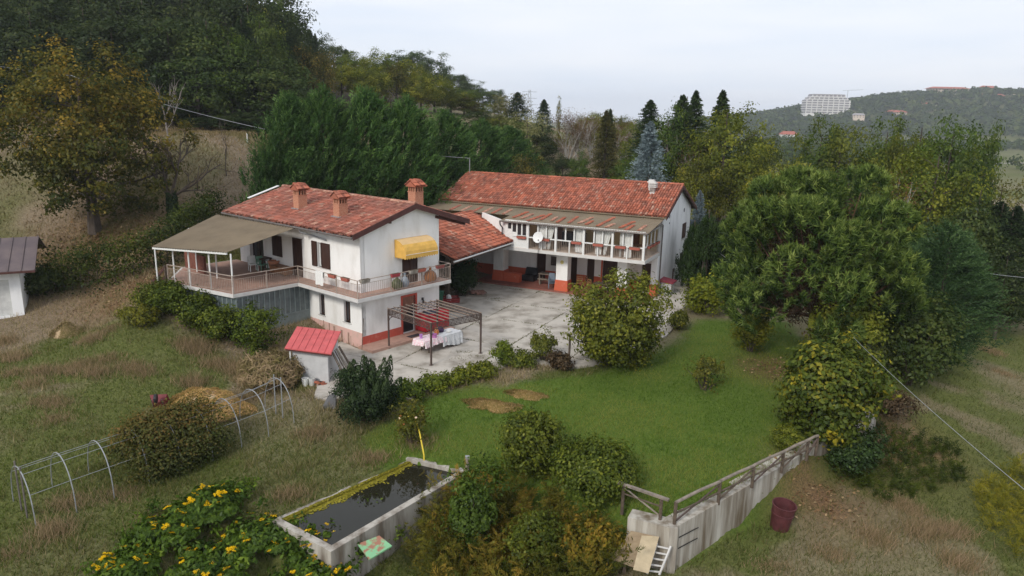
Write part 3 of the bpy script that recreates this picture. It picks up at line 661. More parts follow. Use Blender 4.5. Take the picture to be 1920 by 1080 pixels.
# glazed store below the terrace
gz = MB(); gp_ = MB(); kick = MB()
def glazed(a, b, z0, zk, z1, npan):
    a = Vector(a); b = Vector(b); d = (b - a)
    for k in range(npan + 1):
        p = a + d * k / npan; gz.bar(p + Vector((0, 0, zk)), p + Vector((0, 0, z1)), .05, .07, up=(d.normalized()))
    gz.bar(a + Vector((0, 0, zk)), b + Vector((0, 0, zk)), .07, .06); gz.bar(a + Vector((0, 0, z1 - .04)), b + Vector((0, 0, z1 - .04)), .07, .06)
    for k in range(npan):
        p, q = a + d * k / npan, a + d * (k + 1) / npan; g = MB(); g.quad(p + Vector((0, 0, zk)), q + Vector((0, 0, zk)), q + Vector((0, 0, z1)), p + Vector((0, 0, z1))); panes.append(g)
    kick.hexa([a + Vector((0, 0, z0)), b + Vector((0, 0, z0)), b + Vector((0, .03, z0)), a + Vector((0, .03, z0))], [a + Vector((0, 0, zk)), b + Vector((0, 0, zk)), b + Vector((0, .03, zk)), a + Vector((0, .03, zk))])
panes = []
glazed((-4.86, -.03, 0), (-4.5, -4.72, 0), -.5, 1.28, 2.85, 14)
glazed((-4.5, -4.72, 0), (-9.5, -5.7, 0), -.3, 1.6, 2.85, 14)
gw = gz.build('glazed_store_wall', M['green_metal'], h1); kick.build('steel_kick_panel', M['green_metal'], gw)
for g in panes: g.build('pane', M['pane_grey'], gw)
mb = MB(); mb.box((-12.9, -3.4, -.5), (-9.8, -.3, 2.86)); mb.build('terrace_support_wall', M['block'], h1)
# front step and steps at the terrace end
st = MB(); st.box((0.002, -.28, -.1), (1.22, 5.9, .15)); st.build('porch_step', M['floor_tile'], h1)

# canopy over the terrace
can = thing('terrace_canopy', 'tan corrugated lean-to canopy on slim posts over the terrace', 'canopy', (O1[0], O1[1], 0), -A1)
cA, cB, cC, cD = Vector((-4.75, -5.02, 5.30)), Vector((-9.95, -6.55, 5.1)), Vector((-13.7, -.78, 6.0)), Vector((-5.0, -.78, 6.10))
mb = MB(); nn = 60
for side in (0, 1):
    rows = []
    for k in range(nn + 1):
        t = k / nn; off = Vector((0, 0, .03 * (1 if k % 2 else -1) - side * .012)); rows.append((cA.lerp(cB, t) + off, cD.lerp(cC, t) + off))
    for k in range(nn):
        for j in range(4):
            a0, a1 = rows[k][0].lerp(rows[k][1], j / 4), rows[k][0].lerp(rows[k][1], (j + 1) / 4); b0, b1 = rows[k + 1][0].lerp(rows[k + 1][1], j / 4), rows[k + 1][0].lerp(rows[k + 1][1], (j + 1) / 4)
            mb.quad(a0, b0, b1, a1)
mb.build('corrugated_sheet', M['sheet'], can)
mb = MB(); mb.bar(cA + Vector((0, .08, -.09)), cB + Vector((0, .08, -.09)), .09, .10); mb.build('edge_beam', M['white_metal'], can)
for k in range(1, 4):
    mb = MB(); mb.bar(cA.lerp(cB, k / 4) + Vector((0, .1, -.12)), cD.lerp(cC, k / 4) + Vector((0, 0, -.10)), .07, .1); mb.build('rafter', M['deck'], can)
for (u, v, zb, zt) in ((4.5, -4.86, 3.0, 5.22), (9.9, -6.4, 1.2, 5.02), (9.2, -5.75, 3.0, 5.1), (7.9, -5.5, 3.0, 5.15), (6.3, -5.15, 3.0, 5.2), (8.6, -3.6, 3.0, 5.45), (11.0, -3.6, 3.0, 5.45), (12.5, -3.2, 3.0, 5.5)):
    mb = MB(); mb.tube([(-u, v, zb), (-u, v, zt)], .045, 8); mb.build('post', M['white_metal'], can)
mb = MB(); mb.box((-12.6, -3.55, FL), (-10.2, -3.4, 4.1)); mb.build('low_brick_wall', mat('dark_red_brick', (.17, .065, .045), .9, .3, 10), can)
mb = MB(); 
for k in range(7): mb.box((-9.9 - .45 * k - .02, -5.55 + .3 * k - .0, 0), (-9.9 - .45 * k + .02, -5.5 + .3 * k, 0.01))
# ================================================================== LONG HOUSE WITH THE GLAZED VERANDA (local x = -u)
h2 = thing('veranda_house', 'long two storey house with red tiled roof and glazed white veranda over an open porch', 'house', (O2[0], O2[1], 0), -A2)
E2, W2_, L2_, ZR = 5.70, 8.96, 18.4, 7.55; s2 = (ZR - E2) / (W2_ / 2)
g2 = lambda v: E2 + s2 * (v if v <= W2_ / 2 else W2_ - v)
V2 = 4.0                                   # veranda depth
mF = lambda u, d, z: (-u, d, z); mS = lambda v, d, z: (-d, v, z)
mb = MB(); panel(mb, mS, 0, W2_, -1.2, g2, [(6.35, 7.85, 3.25, 4.5), (6.2, 7.5, .95, 2.15), (4.1, 4.9, .0, 1.25)], .3, (W2_ / 2,)); mb.build('gable_wall', M['plaster2'], h2)
mb = MB(); panel(mb, lambda v, d, z: (-L2_ + d, v, z), 0, W2_, -1.0, g2, (), .3, (W2_ / 2,)); mb.build('far_gable_wall', M['plaster2'], h2)
mb = MB(); panel(mb, mF, .302, L2_ - .302, -.3, lambda x: 2.98, [(8.95, 9.75, .12, 2.2), (6.35, 7.0, .12, 2.3), (4.95, 5.55, .12, 2.2), (3.0, 4.3, .12, 2.3), (12.4, 13.2, .12, 2.2), (.45, 1.3, .12, 2.3)], .25); mb.build('porch_rear_wall', M['plaster'], h2)
mb = MB(); panel(mb, mF, .302, L2_ - .302, 3.24, lambda x: E2, [(7.6, 8.5, 3.26, 5.0), (1.6, 2.5, 3.26, 5.0), (4.3, 5.2, 3.26, 5.0)], .25); mb.build('veranda_rear_wall', M['cream'], h2)
mb = MB(); mb.box((-L2_ + .302, W2_ - .3, -1), (-.302, W2_ - .002, E2)); mb.build('rear_wall', M['plaster2'], h2)
for a, b in ((.302, .45), (1.3, 3.0), (4.3, 4.95), (5.55, 6.35), (7.0, 8.95), (9.75, 12.4), (13.2, 18)): fbox(mb, mF, a, b, .0, .88, -.015, 0)
mb.build('painted_dado', M['orange_band'], h2)
for a, b, t in ((8.95, 9.75, 2.2), (6.35, 7.0, 2.3), (4.95, 5.55, 2.2), (3.0, 4.3, 2.3), (12.4, 13.2, 2.2), (.45, 1.3, 2.3)):
    mb = MB(); fbox(mb, mF, a, b, .12, t, .14, .18); mb.build('door', M['brown_wood'], h2)
mb = MB(); fbox(mb, mF, 2.88, 3.0, .12, 2.4, -.03, .02); fbox(mb, mF, 4.3, 4.42, .12, 2.4, -.03, .02); fbox(mb, mF, 3.0, 4.3, 2.3, 2.4, -.03, .02); mb.build('door_frame', M['orange_band'], h2)
for a, b in ((7.6, 8.5), (1.6, 2.5), (4.3, 5.2)):
    mb = MB(); fbox(mb, mF, a, b, 3.26, 5.0, .1, .14); mb.build('veranda_door', mat('reddish_wood_door', (.19, .07, .035), .6), h2)
mb = MB(); mb.box((-13.6, -2.95, -.1), (-.0, -.012, .10)); mb.build('porch_floor', mat('red_porch_paving', (.26, .10, .075), .8, .2, 5), h2)
# pillars
def pillar(u0, u1, v0, v1, zb, label=None):
    p = MB(); p.box((-u1, v0, .88), (-u0, v1, 2.98)); q = p.build('pillar', M['plaster'], h2)
    b = MB(); b.hexa([(-u1 - .1, v0 - .1, -.1), (-u0 + .1, v0 - .1, -.1), (-u0 + .1, v1 + .1, -.1), (-u1 - .1, v1 + .1, -.1)], [(-u1 - .03, v0 - .03, .9), (-u0 + .03, v0 - .03, .9), (-u0 + .03, v1 + .03, .9), (-u1 - .03, v1 + .03, .9)]); b.build('pillar_base', M['orange_band'], q); return q
pm = pillar(6.05, 6.95, -2.7, -2.0, 0)
pillar(1.6, 2.3, -2.7, -2.0, 0); pillar(11.7, 12.55, -1.9, -1.0, 0)
mb = MB(); mb.box((-.45, -.62, .9), (-.002, -.003, 2.98)); q = mb.build('pillar', M['plaster2'], h2); mb = MB(); mb.box((-.47, -.64, -.1), (.0, -.003, .9)); mb.build('pillar_base', M['orange_band'], q)
mb = MB(); mb.box((-11.6, -1.95, -.1), (-10.3, -1.45, .78)); mb.build('low_parapet', M['orange_band'], h2)
mb = MB(); mb.lathe([(0, 0), (.14, 0), (.14, .02), (0, .03)], 14); o = mb.build('wall_plate', mat('glazed_yellow_plate', (.62, .52, .2), .4), h2); o.location = (-6.5, -2.705, 2.25); o.rotation_euler = (RAD(90), 0, 0)
mb = MB(); mb.box((-8.5, -.06, 1.35), (-7.85, -.016, 2.05)); mb.build('framed_picture', mat('dark_print', (.10, .07, .06), .5, .5, 8), h2)
# veranda: slab, beam, glazing in white posts, railing, planters
mb = MB(); mb.box((-10.6, -V2, 2.99), (-.0, -.003, 3.22)); mb.build('veranda_slab', M['slab_edge'], h2)
mb = MB(); mb.box((-10.57, -V2 + .06, 3.22), (-.05, -.006, 3.232)); mb.build('veranda_floor', mat('pale_veranda_tile', (.58, .46, .37), .6, .1, 3), h2)
ZRAIL, ZT = 4.10, 5.06; vf = -V2 + .10
posts = [8.73, 6.55, 4.45, 2.36, .16]; thin = [7.95, 7.29, 5.82, 5.17, 3.7, 3.08, 1.62, .98]
wp = MB(); vr_ = MB()
gl = thing('x', '', ''); gl.name = 'veranda_glazing'; del gl['label']; del gl['category']; gl.parent = h2
for u in posts:
    m_ = MB(); m_.box((-u - .075, vf - .075, 3.22), (-u + .075, vf + .075, ZT)); m_.build('post', M['white_metal'], gl)
for u in thin:
    m_ = MB(); m_.box((-u - .045, vf - .045, ZRAIL), (-u + .045, vf + .045, ZT)); m_.build('mullion', M['white_metal'], gl)
m_ = MB(); m_.box((-9.9, vf - .08, ZRAIL - .07), (-.16 - .075, vf + .08, ZRAIL)); m_.build('window_rail', M['white_metal'], gl)
m_ = MB(); m_.box((-9.9, vf - .05, ZT), (-.16, vf + .05, ZT + .12)); m_.build('head_rail', M['white_metal'], gl)
us_ = sorted(posts + thin)
for a, b in zip(us_[:-1], us_[1:]):
    g = MB(); g.quad((-a - .05, vf, ZRAIL), (-b + .05, vf, ZRAIL), (-b + .05, vf, ZT), (-a - .05, vf, ZT)); g.build('pane', M['glass'], gl)
mid = [7.65, 5.5, 3.4, 1.3]
for u in mid:
    m_ = MB(); m_.box((-u - .04, vf - .04, 3.22), (-u + .04, vf + .04, ZRAIL - .07)); m_.build('baluster_post', M['white_metal'], gl)
bars = MB(); k = .3
while k < 9.8:
    bars.box((-k - .009, vf - .009, 3.27), (-k + .009, vf + .009, ZRAIL - .07)); k += .135
for z in (3.25,): bars.box((-9.9, vf - .015, z), (-.2, vf + .015, z + .03))
# side return
for v in (-3.1, -2.2, -1.3, -.25):
    m_ = MB(); m_.box((-.16 - .04, v - .04, ZRAIL), (-.16 + .04, v + .04, 5.15)); m_.build('mullion', M['white_metal'], gl)
m_ = MB(); m_.box((-.21, vf + .08, ZRAIL - .07), (-.11, -.05, ZRAIL)); m_.build('window_rail', M['white_metal'], gl)
m_ = MB(); m_.box((-.2, vf + .06, 5.0), (-.12, -.05, 5.1)); m_.build('head_rail', M['white_metal'], gl)
vs_ = [vf, -3.1, -2.2, -1.3, -.25]
for i_, (a, b) in enumerate(zip(vs_[:-1], vs_[1:])):
    g = MB(); g.quad((-.16, a + .05, ZRAIL), (-.16, b - .05, ZRAIL), (-.16, b - .05, 5.0), (-.16, a + .05, 5.0)); g.build('pane', M['glass'], gl)
k = vf + .15
while k < -.1:
    bars.box((-.16 - .009, k - .009, 3.24), (-.16 + .009, k + .009, ZRAIL - .07)); k += .135
stuff(bars.build('railing_bars', M['rail_metal'], gl))
# small dark windows in the white panel at the veranda's left end
mb = MB(); panel(mb, lambda u, d, z: (-u, vf - .02 + d, z), 8.81, 10.55, 3.22, lambda x: 5.2, [(8.88, 9.18, 4.15, 4.98), (9.28, 9.58, 4.15, 4.98), (9.68, 9.98, 4.35, 4.98), (10.08, 10.35, 4.55, 4.98)], .1); mb.build('white_end_panel', M['white_metal'], h2)
for a, b, z in ((8.88, 9.18, 4.15), (9.28, 9.58, 4.15), (9.68, 9.98, 4.35), (10.08, 10.35, 4.55)):
    g = MB(); fbox(g, lambda u, d, zz: (-u, vf - .02 + d, zz), a, b, z, 4.98, .05, .07); g.build('small_window', M['pane_dark'], h2)
mb = MB(); mb.hexa([(-13.4, -2.3, 2.99), (-10.56, -3.85, 2.99), (-10.56, -3.75, 2.99), (-13.4, -2.2, 2.99)], [(-13.4, -2.3, 5.35), (-10.56, -3.85, 5.05), (-10.56, -3.75, 5.05), (-13.4, -2.2, 5.35)]); mb.build('white_side_wall', M['plaster'], h2)
# curtains and what shows inside the veranda
def curtain(u0, u1, z0, z1, gather=0):
    m_ = MB(); n = 14; p = []
    for k in range(n + 1):
        t = k / n; p.append((u0 + (u1 - u0) * t, vf + .16 + .04 * math.sin(t * 17)))
    for k in range(n):
        a, b = p[k], p[k + 1]; w_ = lambda t: (1 - gather * t)
        mk = lambda q, z: (-(u0 + (q[0] - u0) * (1 - gather * (z1 - z) / (z1 - z0))), q[1], z)
        m_.quad(mk(a, z0), mk(b, z0), mk(b, z1), mk(a, z1))
    m_.build('curtain', M['curtain'], gl)
for a, b, g_ in ((7.95, 7.32, 0), (7.25, 6.7, .7), (5.15, 4.52, 0), (3.66, 3.1, .15), (3.04, 2.45, .75), (1.58, 1.0, .1), (1.9, 1.66, .5)): curtain(a, b, 3.3, ZT, g_)
def house_thing(name, label, cat, u, v, z, build, rz=0, group=None):
    p = H2(u, v); t = thing(name, label, cat, (p[0], p[1], z), -A2 + rz, group); build(t); return t
def b_side(t):
    m_ = MB(); m_.box((-.85, -.25, .1), (.85, .25, .95)); m_.build('body', M['black'], t); m_ = MB(); m_.box((-.9, -.28, .95), (.9, .28, 1.0)); m_.build('top', M['brown_wood'], t)
    m_ = MB(); [m_.box((x - .03, y - .03, 0), (x + .03, y + .03, .1)) for x in (-.8, .8) for y in (-.2, .2)]; m_.build('feet', M['black'], t)
house_thing('sideboard', 'dark sideboard seen behind the veranda glass', 'sideboard', 6.3, -1.0, 3.235, b_side)
def b_chair(m1):
    def f(t):
        m_ = MB(); m_.box((-.22, -.22, .42), (.22, .22, .46)); m_.build('seat', m1, t)
        for x in (-.2, .2):
            for y in (-.2, .2):
                q = MB(); q.bar((x, y, 0), (x, y, .42), .04); q.build('leg', m1, t)
        q = MB(); q.bar((-.2, .2, .46), (-.2, .24, .95), .04); q.bar((.2, .2, .46), (.2, .24, .95), .04)
        for z in (.6, .74, .9): q.bar((-.2, .22, z), (.2, .22, z), .02, .07)
        q.build('backrest', m1, t)
    return f
wood = mat('varnished_chair_wood', (.24, .11, .05), .5, .2, 6)
house_thing('chair', 'wooden chair behind the third veranda bay with curtain', 'chair', 3.9, -2.6, 3.235, b_chair(wood), .4)
house_thing('chair', 'wooden chair at the right hand end of the veranda', 'chair', 1.95, -2.4, 3.235, b_chair(wood), -.3)
def b_table(w_, d_, h_, m1):
    def f(t):
        m_ = MB(); m_.box((-w_ / 2, -d_ / 2, h_ - .05), (w_ / 2, d_ / 2, h_)); m_.build('table_top', m1, t)
        for x in (-1, 1):
            for y in (-1, 1):
                q = MB(); q.bar((x * (w_ / 2 - .08), y * (d_ / 2 - .08), 0), (x * (w_ / 2 - .08), y * (d_ / 2 - .08), h_ - .05), .07); q.build('leg', m1, t)
    return f
house_thing('table', 'low wooden table in the corner of the veranda', 'table', .9, -2.2, 3.235, b_table(.9, .6, .75, wood))
# ground floor porch furniture
house_thing('picnic_table', 'plain wooden table with bench against the porch rear wall', 'table', 8.0, -.8, .1, b_table(2.1, .75, .75, M['grey_wood']))
def b_bench(t):
    m_ = MB(); m_.box((-1, -.17, .4), (1, .17, .45)); m_.build('seat', M['grey_wood'], t)
    for x in (-.8, .8):
        q = MB(); q.box((x - .04, -.14, 0), (x + .04, .14, .4)); q.build('leg', M['grey_wood'], t)
house_thing('bench', 'wooden bench in front of the porch table', 'bench', 7.9, -1.5, .1, b_bench)
grey_pl = mat('blue_grey_plastic', (.16, .20, .25), .5, .1, 5)
def b_stack(t):
    for k in range(3):
        m_ = MB(); z = .1 * k
        m_.hexa([(-.24, -.24, .42 + z), (.24, -.24, .42 + z), (.22, .22, .42 + z), (-.22, .22, .42 + z)], [(-.24, -.24, .45 + z), (.24, -.24, .45 + z), (.22, .22, .45 + z), (-.22, .22, .45 + z)])
        m_.hexa([(-.23, .2, .45 + z), (.23, .2, .45 + z), (.23, .23, .45 + z), (-.23, .23, .45 + z)], [(-.2, .32, .9 + z), (.2, .32, .9 + z), (.2, .35, .9 + z), (-.2, .35, .9 + z)])
        for x in (-1, 1):
            m_.bar((x * .26, -.2, .66 + z), (x * .25, .28, .68 + z), .04, .03); m_.bar((x * .26, -.22, z), (x * .25, -.2, .66 + z), .04); m_.bar((x * .25, .25, z), (x * .24, .26, .6 + z), .04)
        m_.build('stacked_seat', grey_pl, t)
house_thing('chair_stack', 'stack of blue grey plastic garden chairs beside the middle pillar', 'chairs', 7.4, -2.3, .1, b_stack, .5)
for i, (u, v, r, lb) in enumerate(((5.6, -1.4, .2, 'wooden chair right of the middle porch pillar, nearest to it'), (5.0, -1.0, 1.4, 'wooden chair between the porch pillars, turned sideways'), (4.5, -1.7, 2.6, 'wooden chair facing the small porch table'))):
    house_thing('chair', lb, 'chair', u, v, .1, b_chair(wood), r, 'wooden chairs in the porch')
house_thing('table', 'small dark table in the porch by the red framed door', 'table', 3.7, -1.7, .1, b_table(1.2, .7, .72, M['dark_wood']))
def b_arm(t):
    m_ = MB(); m_.hexa([(-.5, -.4, 0), (.5, -.4, 0), (.5, .4, 0), (-.5, .4, 0)], [(-.5, -.4, .42), (.5, -.4, .42), (.5, .3, .42), (-.5, .3, .42)]); m_.build('seat', M['black'], t)
    m_ = MB(); m_.hexa([(-.5, .2, .42), (.5, .2, .42), (.5, .4, .42), (-.5, .4, .42)], [(-.45, .34, .95), (.45, .34, .95), (.45, .45, .95), (-.45, .45, .95)]); m_.build('backrest', M['black'], t)
house_thing('armchair', 'black armchair against the red porch dado', 'armchair', 9.1 + .9, -.65, .1, b_arm)
# lean-to sheet over the veranda with rows of tiles laid on it
lz0, lz1 = 5.10, 5.62
def sheet(u0, u1, vlo, zlo, vhi, zhi):
    m_ = MB(); n = int(abs(u1 - u0) / .09)
    for s_ in (0, 1):
        for k in range(n):
            a = u0 + (u1 - u0) * k / n; b = u0 + (u1 - u0) * (k + 1) / n; o1 = .015 * (1 if k % 2 else -1) - .02 * s_; o2 = -o1 - .04 * s_
            m_.quad((-a, vlo, zlo + o1), (-b, vlo, zlo + o2), (-b, vhi, zhi + o2), (-a, vhi, zhi + o1))
    return m_
sheet(-.12, 10.95, -V2 - .12, lz0 + .02, -.05, lz1).build('veranda_roof_sheet', M['sheet'], h2)
sheet(10.96, L2_ + .1, -2.35, 5.30, -.05, lz1).build('veranda_roof_sheet', M['sheet'], h2)
rg = random.Random(5)
for i, u in enumerate([.65, 1.5, 2.05, 3.0, 3.65, 4.55, 5.15, 5.85, 6.7, 7.25, 8.1, 8.9, 9.6, 10.3]):
    m_ = MB(); L_ = rg.choice([1.2, 1.9, 2.6, 3.0, 1.6]); y0 = -V2 + .05 + rg.uniform(0, .8); sk = rg.uniform(-.05, .25)
    for k in range(int(L_ / .38)):
        y = y0 + k * .38; z = lz0 + .02 + (lz1 - lz0) * (y + V2 + .12) / (V2 + .07) + .02; vs = []
        for q, rr in ((0, .12), (.44, .10)):
            for j in range(5):
                a = math.pi * j / 4; vs.append((-u + sk * (y + q - y0) - math.cos(a) * rr, y + q, z + .055 * q + math.sin(a) * rr * .8 + (.02 if q == 0 else 0)))
        m_.add(vs, [(j, j + 1, 6 + j, 5 + j) for j in range(4)] + [(0, 1, 2, 3, 4)])
    m_.build('tile_row', M['tile2'] if i % 3 else M['tile_pale'], h2)
for i, u in enumerate([11.6, 12.5, 13.3, 14.2, 15.2, 16.2]):
    m_ = MB(); y0 = -2.3
    for k in range(4):
        y = y0 + k * .38; z = 5.30 + (lz1 - 5.3) * (y + 2.35) / 2.3 + .02; vs = []
        for q, rr in ((0, .12), (.44, .10)):
            for j in range(5):
                a = math.pi * j / 4; vs.append((-u - math.cos(a) * rr, y + q, z + .06 * q + math.sin(a) * rr * .8))
        m_.add(vs, [(j, j + 1, 6 + j, 5 + j) for j in range(4)] + [(0, 1, 2, 3, 4)])
    m_.build('tile_row', M['tile'] if i % 2 else M['tile_pale'], h2)
for k in range(12):
    m_ = MB(); u = .3 + k * .9; m_.bar((-u, -V2 - .05, lz0 - .05), (-u, -.1, lz1 - .08), .06, .08); m_.build('rafter', M['white_metal'], h2)
m_ = MB(); m_.hexa([(-10.55, vf + .1, ZT + .0), (-.12, vf + .1, ZT + .0), (-.12, -.02, 5.36), (-10.55, -.02, 5.36)], [(-10.55, vf + .1, ZT + .02), (-.12, vf + .1, ZT + .02), (-.12, -.02, 5.38), (-10.55, -.02, 5.38)]); m_.build('added_white_ceiling', M['curtain'], h2)  # white ceiling added under the sheet to brighten the veranda interior
m_ = MB(); m_.box((-10.6, vf - .06, ZT + .12), (-.1, vf + .06, lz0)); m_.build('fascia', M['white_metal'], h2)
m_ = MB(); m_.tube([(.1, -V2 - .17, lz0 - .01), (-10.9, -V2 - .17, lz0 - .01)], .055, 8); m_.build('gutter', M['gutter'], h2)
m_ = MB(); m_.tube([(-10.9, -V2 - .17, lz0), (-10.95, -V2 + .0, 4.8), (-10.8, -V2 + .05, 4.6), (-10.8, -V2 + .05, 3.6)], .05, 8); m_.build('downpipe', M['black'], h2)
m_ = MB(); m_.tube([(.04, -V2 + .1, lz0 - .05), (.06, -.4, 5.3), (.07, -.06, 5.2), (.07, -.06, 0)], .05, 8); m_.build('downpipe', M['gutter'], h2)
# roof
ov2, oe2 = .30, .12
f0 = Vector((ov2, -oe2, E2 - s2 * oe2 + .02)); fy = Vector((0, W2_ / 2 + oe2, s2 * (W2_ / 2 + oe2)))
roof_slab(f0, (-1, 0, 0), L2_ + 2 * ov2, fy).build('roof_deck', M['deck'], h2)
f1 = Vector((ov2, W2_ + .85, E2 - s2 * .85 + .02)); fy1 = Vector((0, -(W2_ / 2 + .85), s2 * (W2_ / 2 + .85)))
roof_slab(f1, (-1, 0, 0), L2_ + 2 * ov2, fy1).build('roof_deck', M['deck'], h2)
t1, t2 = MB(), MB(); rg = random.Random(8)
tiles([t1, t2], f0 + up, (-1, 0, 0), fy, L2_ + 2 * ov2, fy.length + .04, rg, .205, .34, .010)
tiles([t1, t2], f1 + up, (-1, 0, 0), fy1, L2_ + 2 * ov2, fy1.length + .04, rg, .205, .34, .010)
stuff(t1.build('roof_tiles', M['tile2'], h2)); stuff(t2.build('roof_tiles', M['tile_pale'], h2))['label'] = 'pale lichen-grown roof tiles scattered over the long roof'
m_ = MB(); ridge_tiles(m_, (ov2, W2_ / 2, ZR + .19), (-L2_ - ov2, W2_ / 2, ZR + .19), rg); stuff(m_.build('ridge_tiles', M['tile2'], h2))
for a, b in (((ov2 + .03, -oe2 - .03, E2 - s2 * oe2), (ov2 + .03, W2_ / 2, ZR)), ((ov2 + .03, W2_ / 2, ZR), (ov2 + .03, W2_ + .9, E2 - s2 * .9))):
    m_ = MB(); m_.hexa([(a[0] - .04, a[1], a[2] - .1), (a[0], a[1], a[2] - .1), (a[0], a[1], a[2] + .14), (a[0] - .04, a[1], a[2] + .14)], [(b[0] - .04, b[1], b[2] - .1), (b[0], b[1], b[2] - .1), (b[0], b[1], b[2] + .14), (b[0] - .04, b[1], b[2] + .14)]); m_.build('bargeboard', M['barge'], h2)
m_ = MB(); m_.tube([(ov2, -oe2 - .07, E2 - s2 * oe2 + .04), (-L2_ - .2, -oe2 - .07, E2 - s2 * oe2 + .04)], .05, 8); m_.build('gutter', M['sheet'], h2)
# gable joinery
for (a, b, c, d) in ((6.35, 7.85, 3.25, 4.5), (6.2, 7.5, .95, 2.15)):
    m_ = MB(); shutter(m_, lambda v, dd, z: (-dd, v, z), a + .02, (a + b) / 2 - .01, c + .02, d - .02, .03); m_.build('shutter', M['brown_wood'], h2)
    m_ = MB(); shutter(m_, lambda v, dd, z: (-dd, v, z), (a + b) / 2 + .01, b - .02, c + .02, d - .02, .03); m_.build('shutter', M['brown_wood'], h2)
    m_ = MB(); fbox(m_, mS, a - .08, b + .08, c - .07, c, -.06, .1); m_.build('sill', M['slab_edge'], h2)
m_ = MB(); fbox(m_, mS, 4.12, 4.88, .0, 1.24, .08, .12); m_.build('low_door', mat('rust_brown_door', (.10, .045, .03), .7), h2)
m_ = MB(); fbox(m_, mS, 4.95, W2_, -1.0, .42, -.02, -.0); fbox(m_, mS, .06, 4.05, -1.0, .32, -.02, -.0); m_.build('plinth', mat('grey_plinth', (.24, .235, .225), .9, .2, 4), h2)
for v, z, r in ((1.85, 5.62, .17), (6.55, 5.58, .17), (2.0, 5.08, .07)):
    m_ = MB(); m_.lathe([(0, 0), (r, 0), (r, .03), (r * .8, .035), (0, .012)], 14); o = m_.build('round_vent', mat('dull_vent_grille', (.22, .22, .23), .6), h2); o.location = (.0, v, z); o.rotation_euler = (0, RAD(90), 0)
# flue and mast
fl = MB(); cx, cy, cz = -1.66, 2.95, E2 + s2 * 2.95; fl.box((cx - .2, cy - .2, cz - .1), (cx + .2, cy + .2, cz + .25)); fb = fl.build('chimney_base', M['slab_edge'], h2)
fl = MB(); fl.box((cx - .17, cy - .17, cz + .25), (cx + .17, cy + .17, cz + .62)); fl.build('chimney_shaft', mat('sooty_cement', (.28, .25, .23), .9, .4, 6), h2)
for z in (.62, .76, .90):
    fl = MB(); fl.box((cx - .3, cy - .26, cz + z), (cx + .3, cy + .26, cz + z + .08)); fl.box((cx - .18, cy - .16, cz + z + .08), (cx + .18, cy + .16, cz + z + .14)); fl.build('chimney_cowl_ring', M['slab_edge'], h2)
fl = MB(); fl.box((cx - .42, cy + .3, cz + .3), (cx - .05, cy + .66, cz + .95)); fl.box((cx - .52, cy + .22, cz + .95), (cx + .05, cy + .74, cz + 1.03)); fl.box((cx - .45, cy + .3, cz + 1.03), (cx - .02, cy + .68, cz + 1.15)); fl.build('chimney_shaft', M['slab_edge'], h2)
m_ = MB(); m_.tube([(-18.24, 4.3, ZR), (-18.24, 4.3, ZR + 1.45)], .04, 6); m_.bar((-18.24 - .25, 4.3, ZR + 1.35), (-18.24 + .05, 4.3, ZR + 1.35), .03); m_.build('cable_mast', M['galv'], h2)
# satellite dish on the veranda rail
p = H2(7.8, -V2 - .12); dsh = thing('satellite_dish', 'white round satellite dish on a pole at the veranda railing', 'satellite dish', (p[0], p[1], 3.3), -A2 + .3)
m_ = MB(); m_.lathe([(0, 0), (.2, .012), (.36, .05), (.44, .085), (.45, .085), (.36, .035), (.2, -.004), (0, -.015)], 20); o = m_.build('dish', M['white_metal'], dsh, smooth=True); o.location = (0, -.25, .98); o.rotation_euler = (RAD(72), 0, RAD(-15))
dsh.scale = (.85, .85, .9); m_ = MB(); m_.tube([(0, 0, -.3), (0, 0, .95), (0, -.24, .98)], .025, 6); m_.build('pole', M['gutter'], dsh)
m_ = MB(); m_.tube([(0, -.28, .6), (.08, -.75, .85)], .012, 5); m_.box((.03, -.8, .8), (.12, -.7, .9)); m_.build('receiver_arm', M['gutter'], dsh)
# planters on the veranda
def planter(label, root, p, rz, wd, m1, plant=None, group=None):
    t = thing('flower_box', label, 'flower box', p, rz, group)
    m_ = MB(); m_.hexa([(-wd / 2 + .03, -.07, -.18), (wd / 2 - .03, -.07, -.18), (wd / 2 - .03, .07, -.18), (-wd / 2 + .03, .07, -.18)], [(-wd / 2, -.1, 0), (wd / 2, -.1, 0), (wd / 2, .1, 0), (-wd / 2, .1, 0)]); m_.build('box', m1, t)
    m_ = MB(); m_.box((-wd / 2 + .02, -.08, 0), (wd / 2 - .02, .08, .012)); m_.build('soil', M['soil'], t); return t
ords = ['leftmost', 'second from left', 'third from left', 'fourth from left', 'fifth from left', 'rightmost']
for i, u in enumerate((9.2, 7.35, 4.95, 3.35, 1.75, .75)):
    p = H2(u, -V2 - .02); planter(f'terracotta flower box on the long front rail of the veranda, {ords[i]} of six', None, (p[0], p[1], 4.1), -A2, .75, M['terracotta'], group='flower boxes on the veranda front rail')
for i, v in enumerate((-2.9, -2.0, -.9)):
    p = H2(.02, v); planter('terracotta flower box on the short right hand rail of the veranda, ' + ['nearest the veranda corner', 'middle of three', 'nearest the gable wall'][i], None, (p[0], p[1], 4.12), -A2 + math.pi / 2, .7, M['terracotta'], group='flower boxes on the veranda side rail')
# meter cabinet with a red roof by the gable
p = H2(-.5, .9); t = thing('meter_cabinet', 'grey cabinet with a dark red sloping lid against the gable wall', 'cabinet', (p[0], p[1], 0), -A2)
m_ = MB(); m_.box((-.4, -.45, -.1), (.35, .45, .95)); m_.build('body', M['block'], t)
m_ = MB(); m_.hexa([(-.52, -.58, .96), (.5, -.58, .9), (.5, .58, .9), (-.52, .58, .96)], [(-.52, -.58, 1.16), (.5, -.58, .98), (.5, .58, .98), (-.52, .58, 1.16)]); m_.build('lid', mat('dark_red_lid', (.20, .03, .045), .6), t)

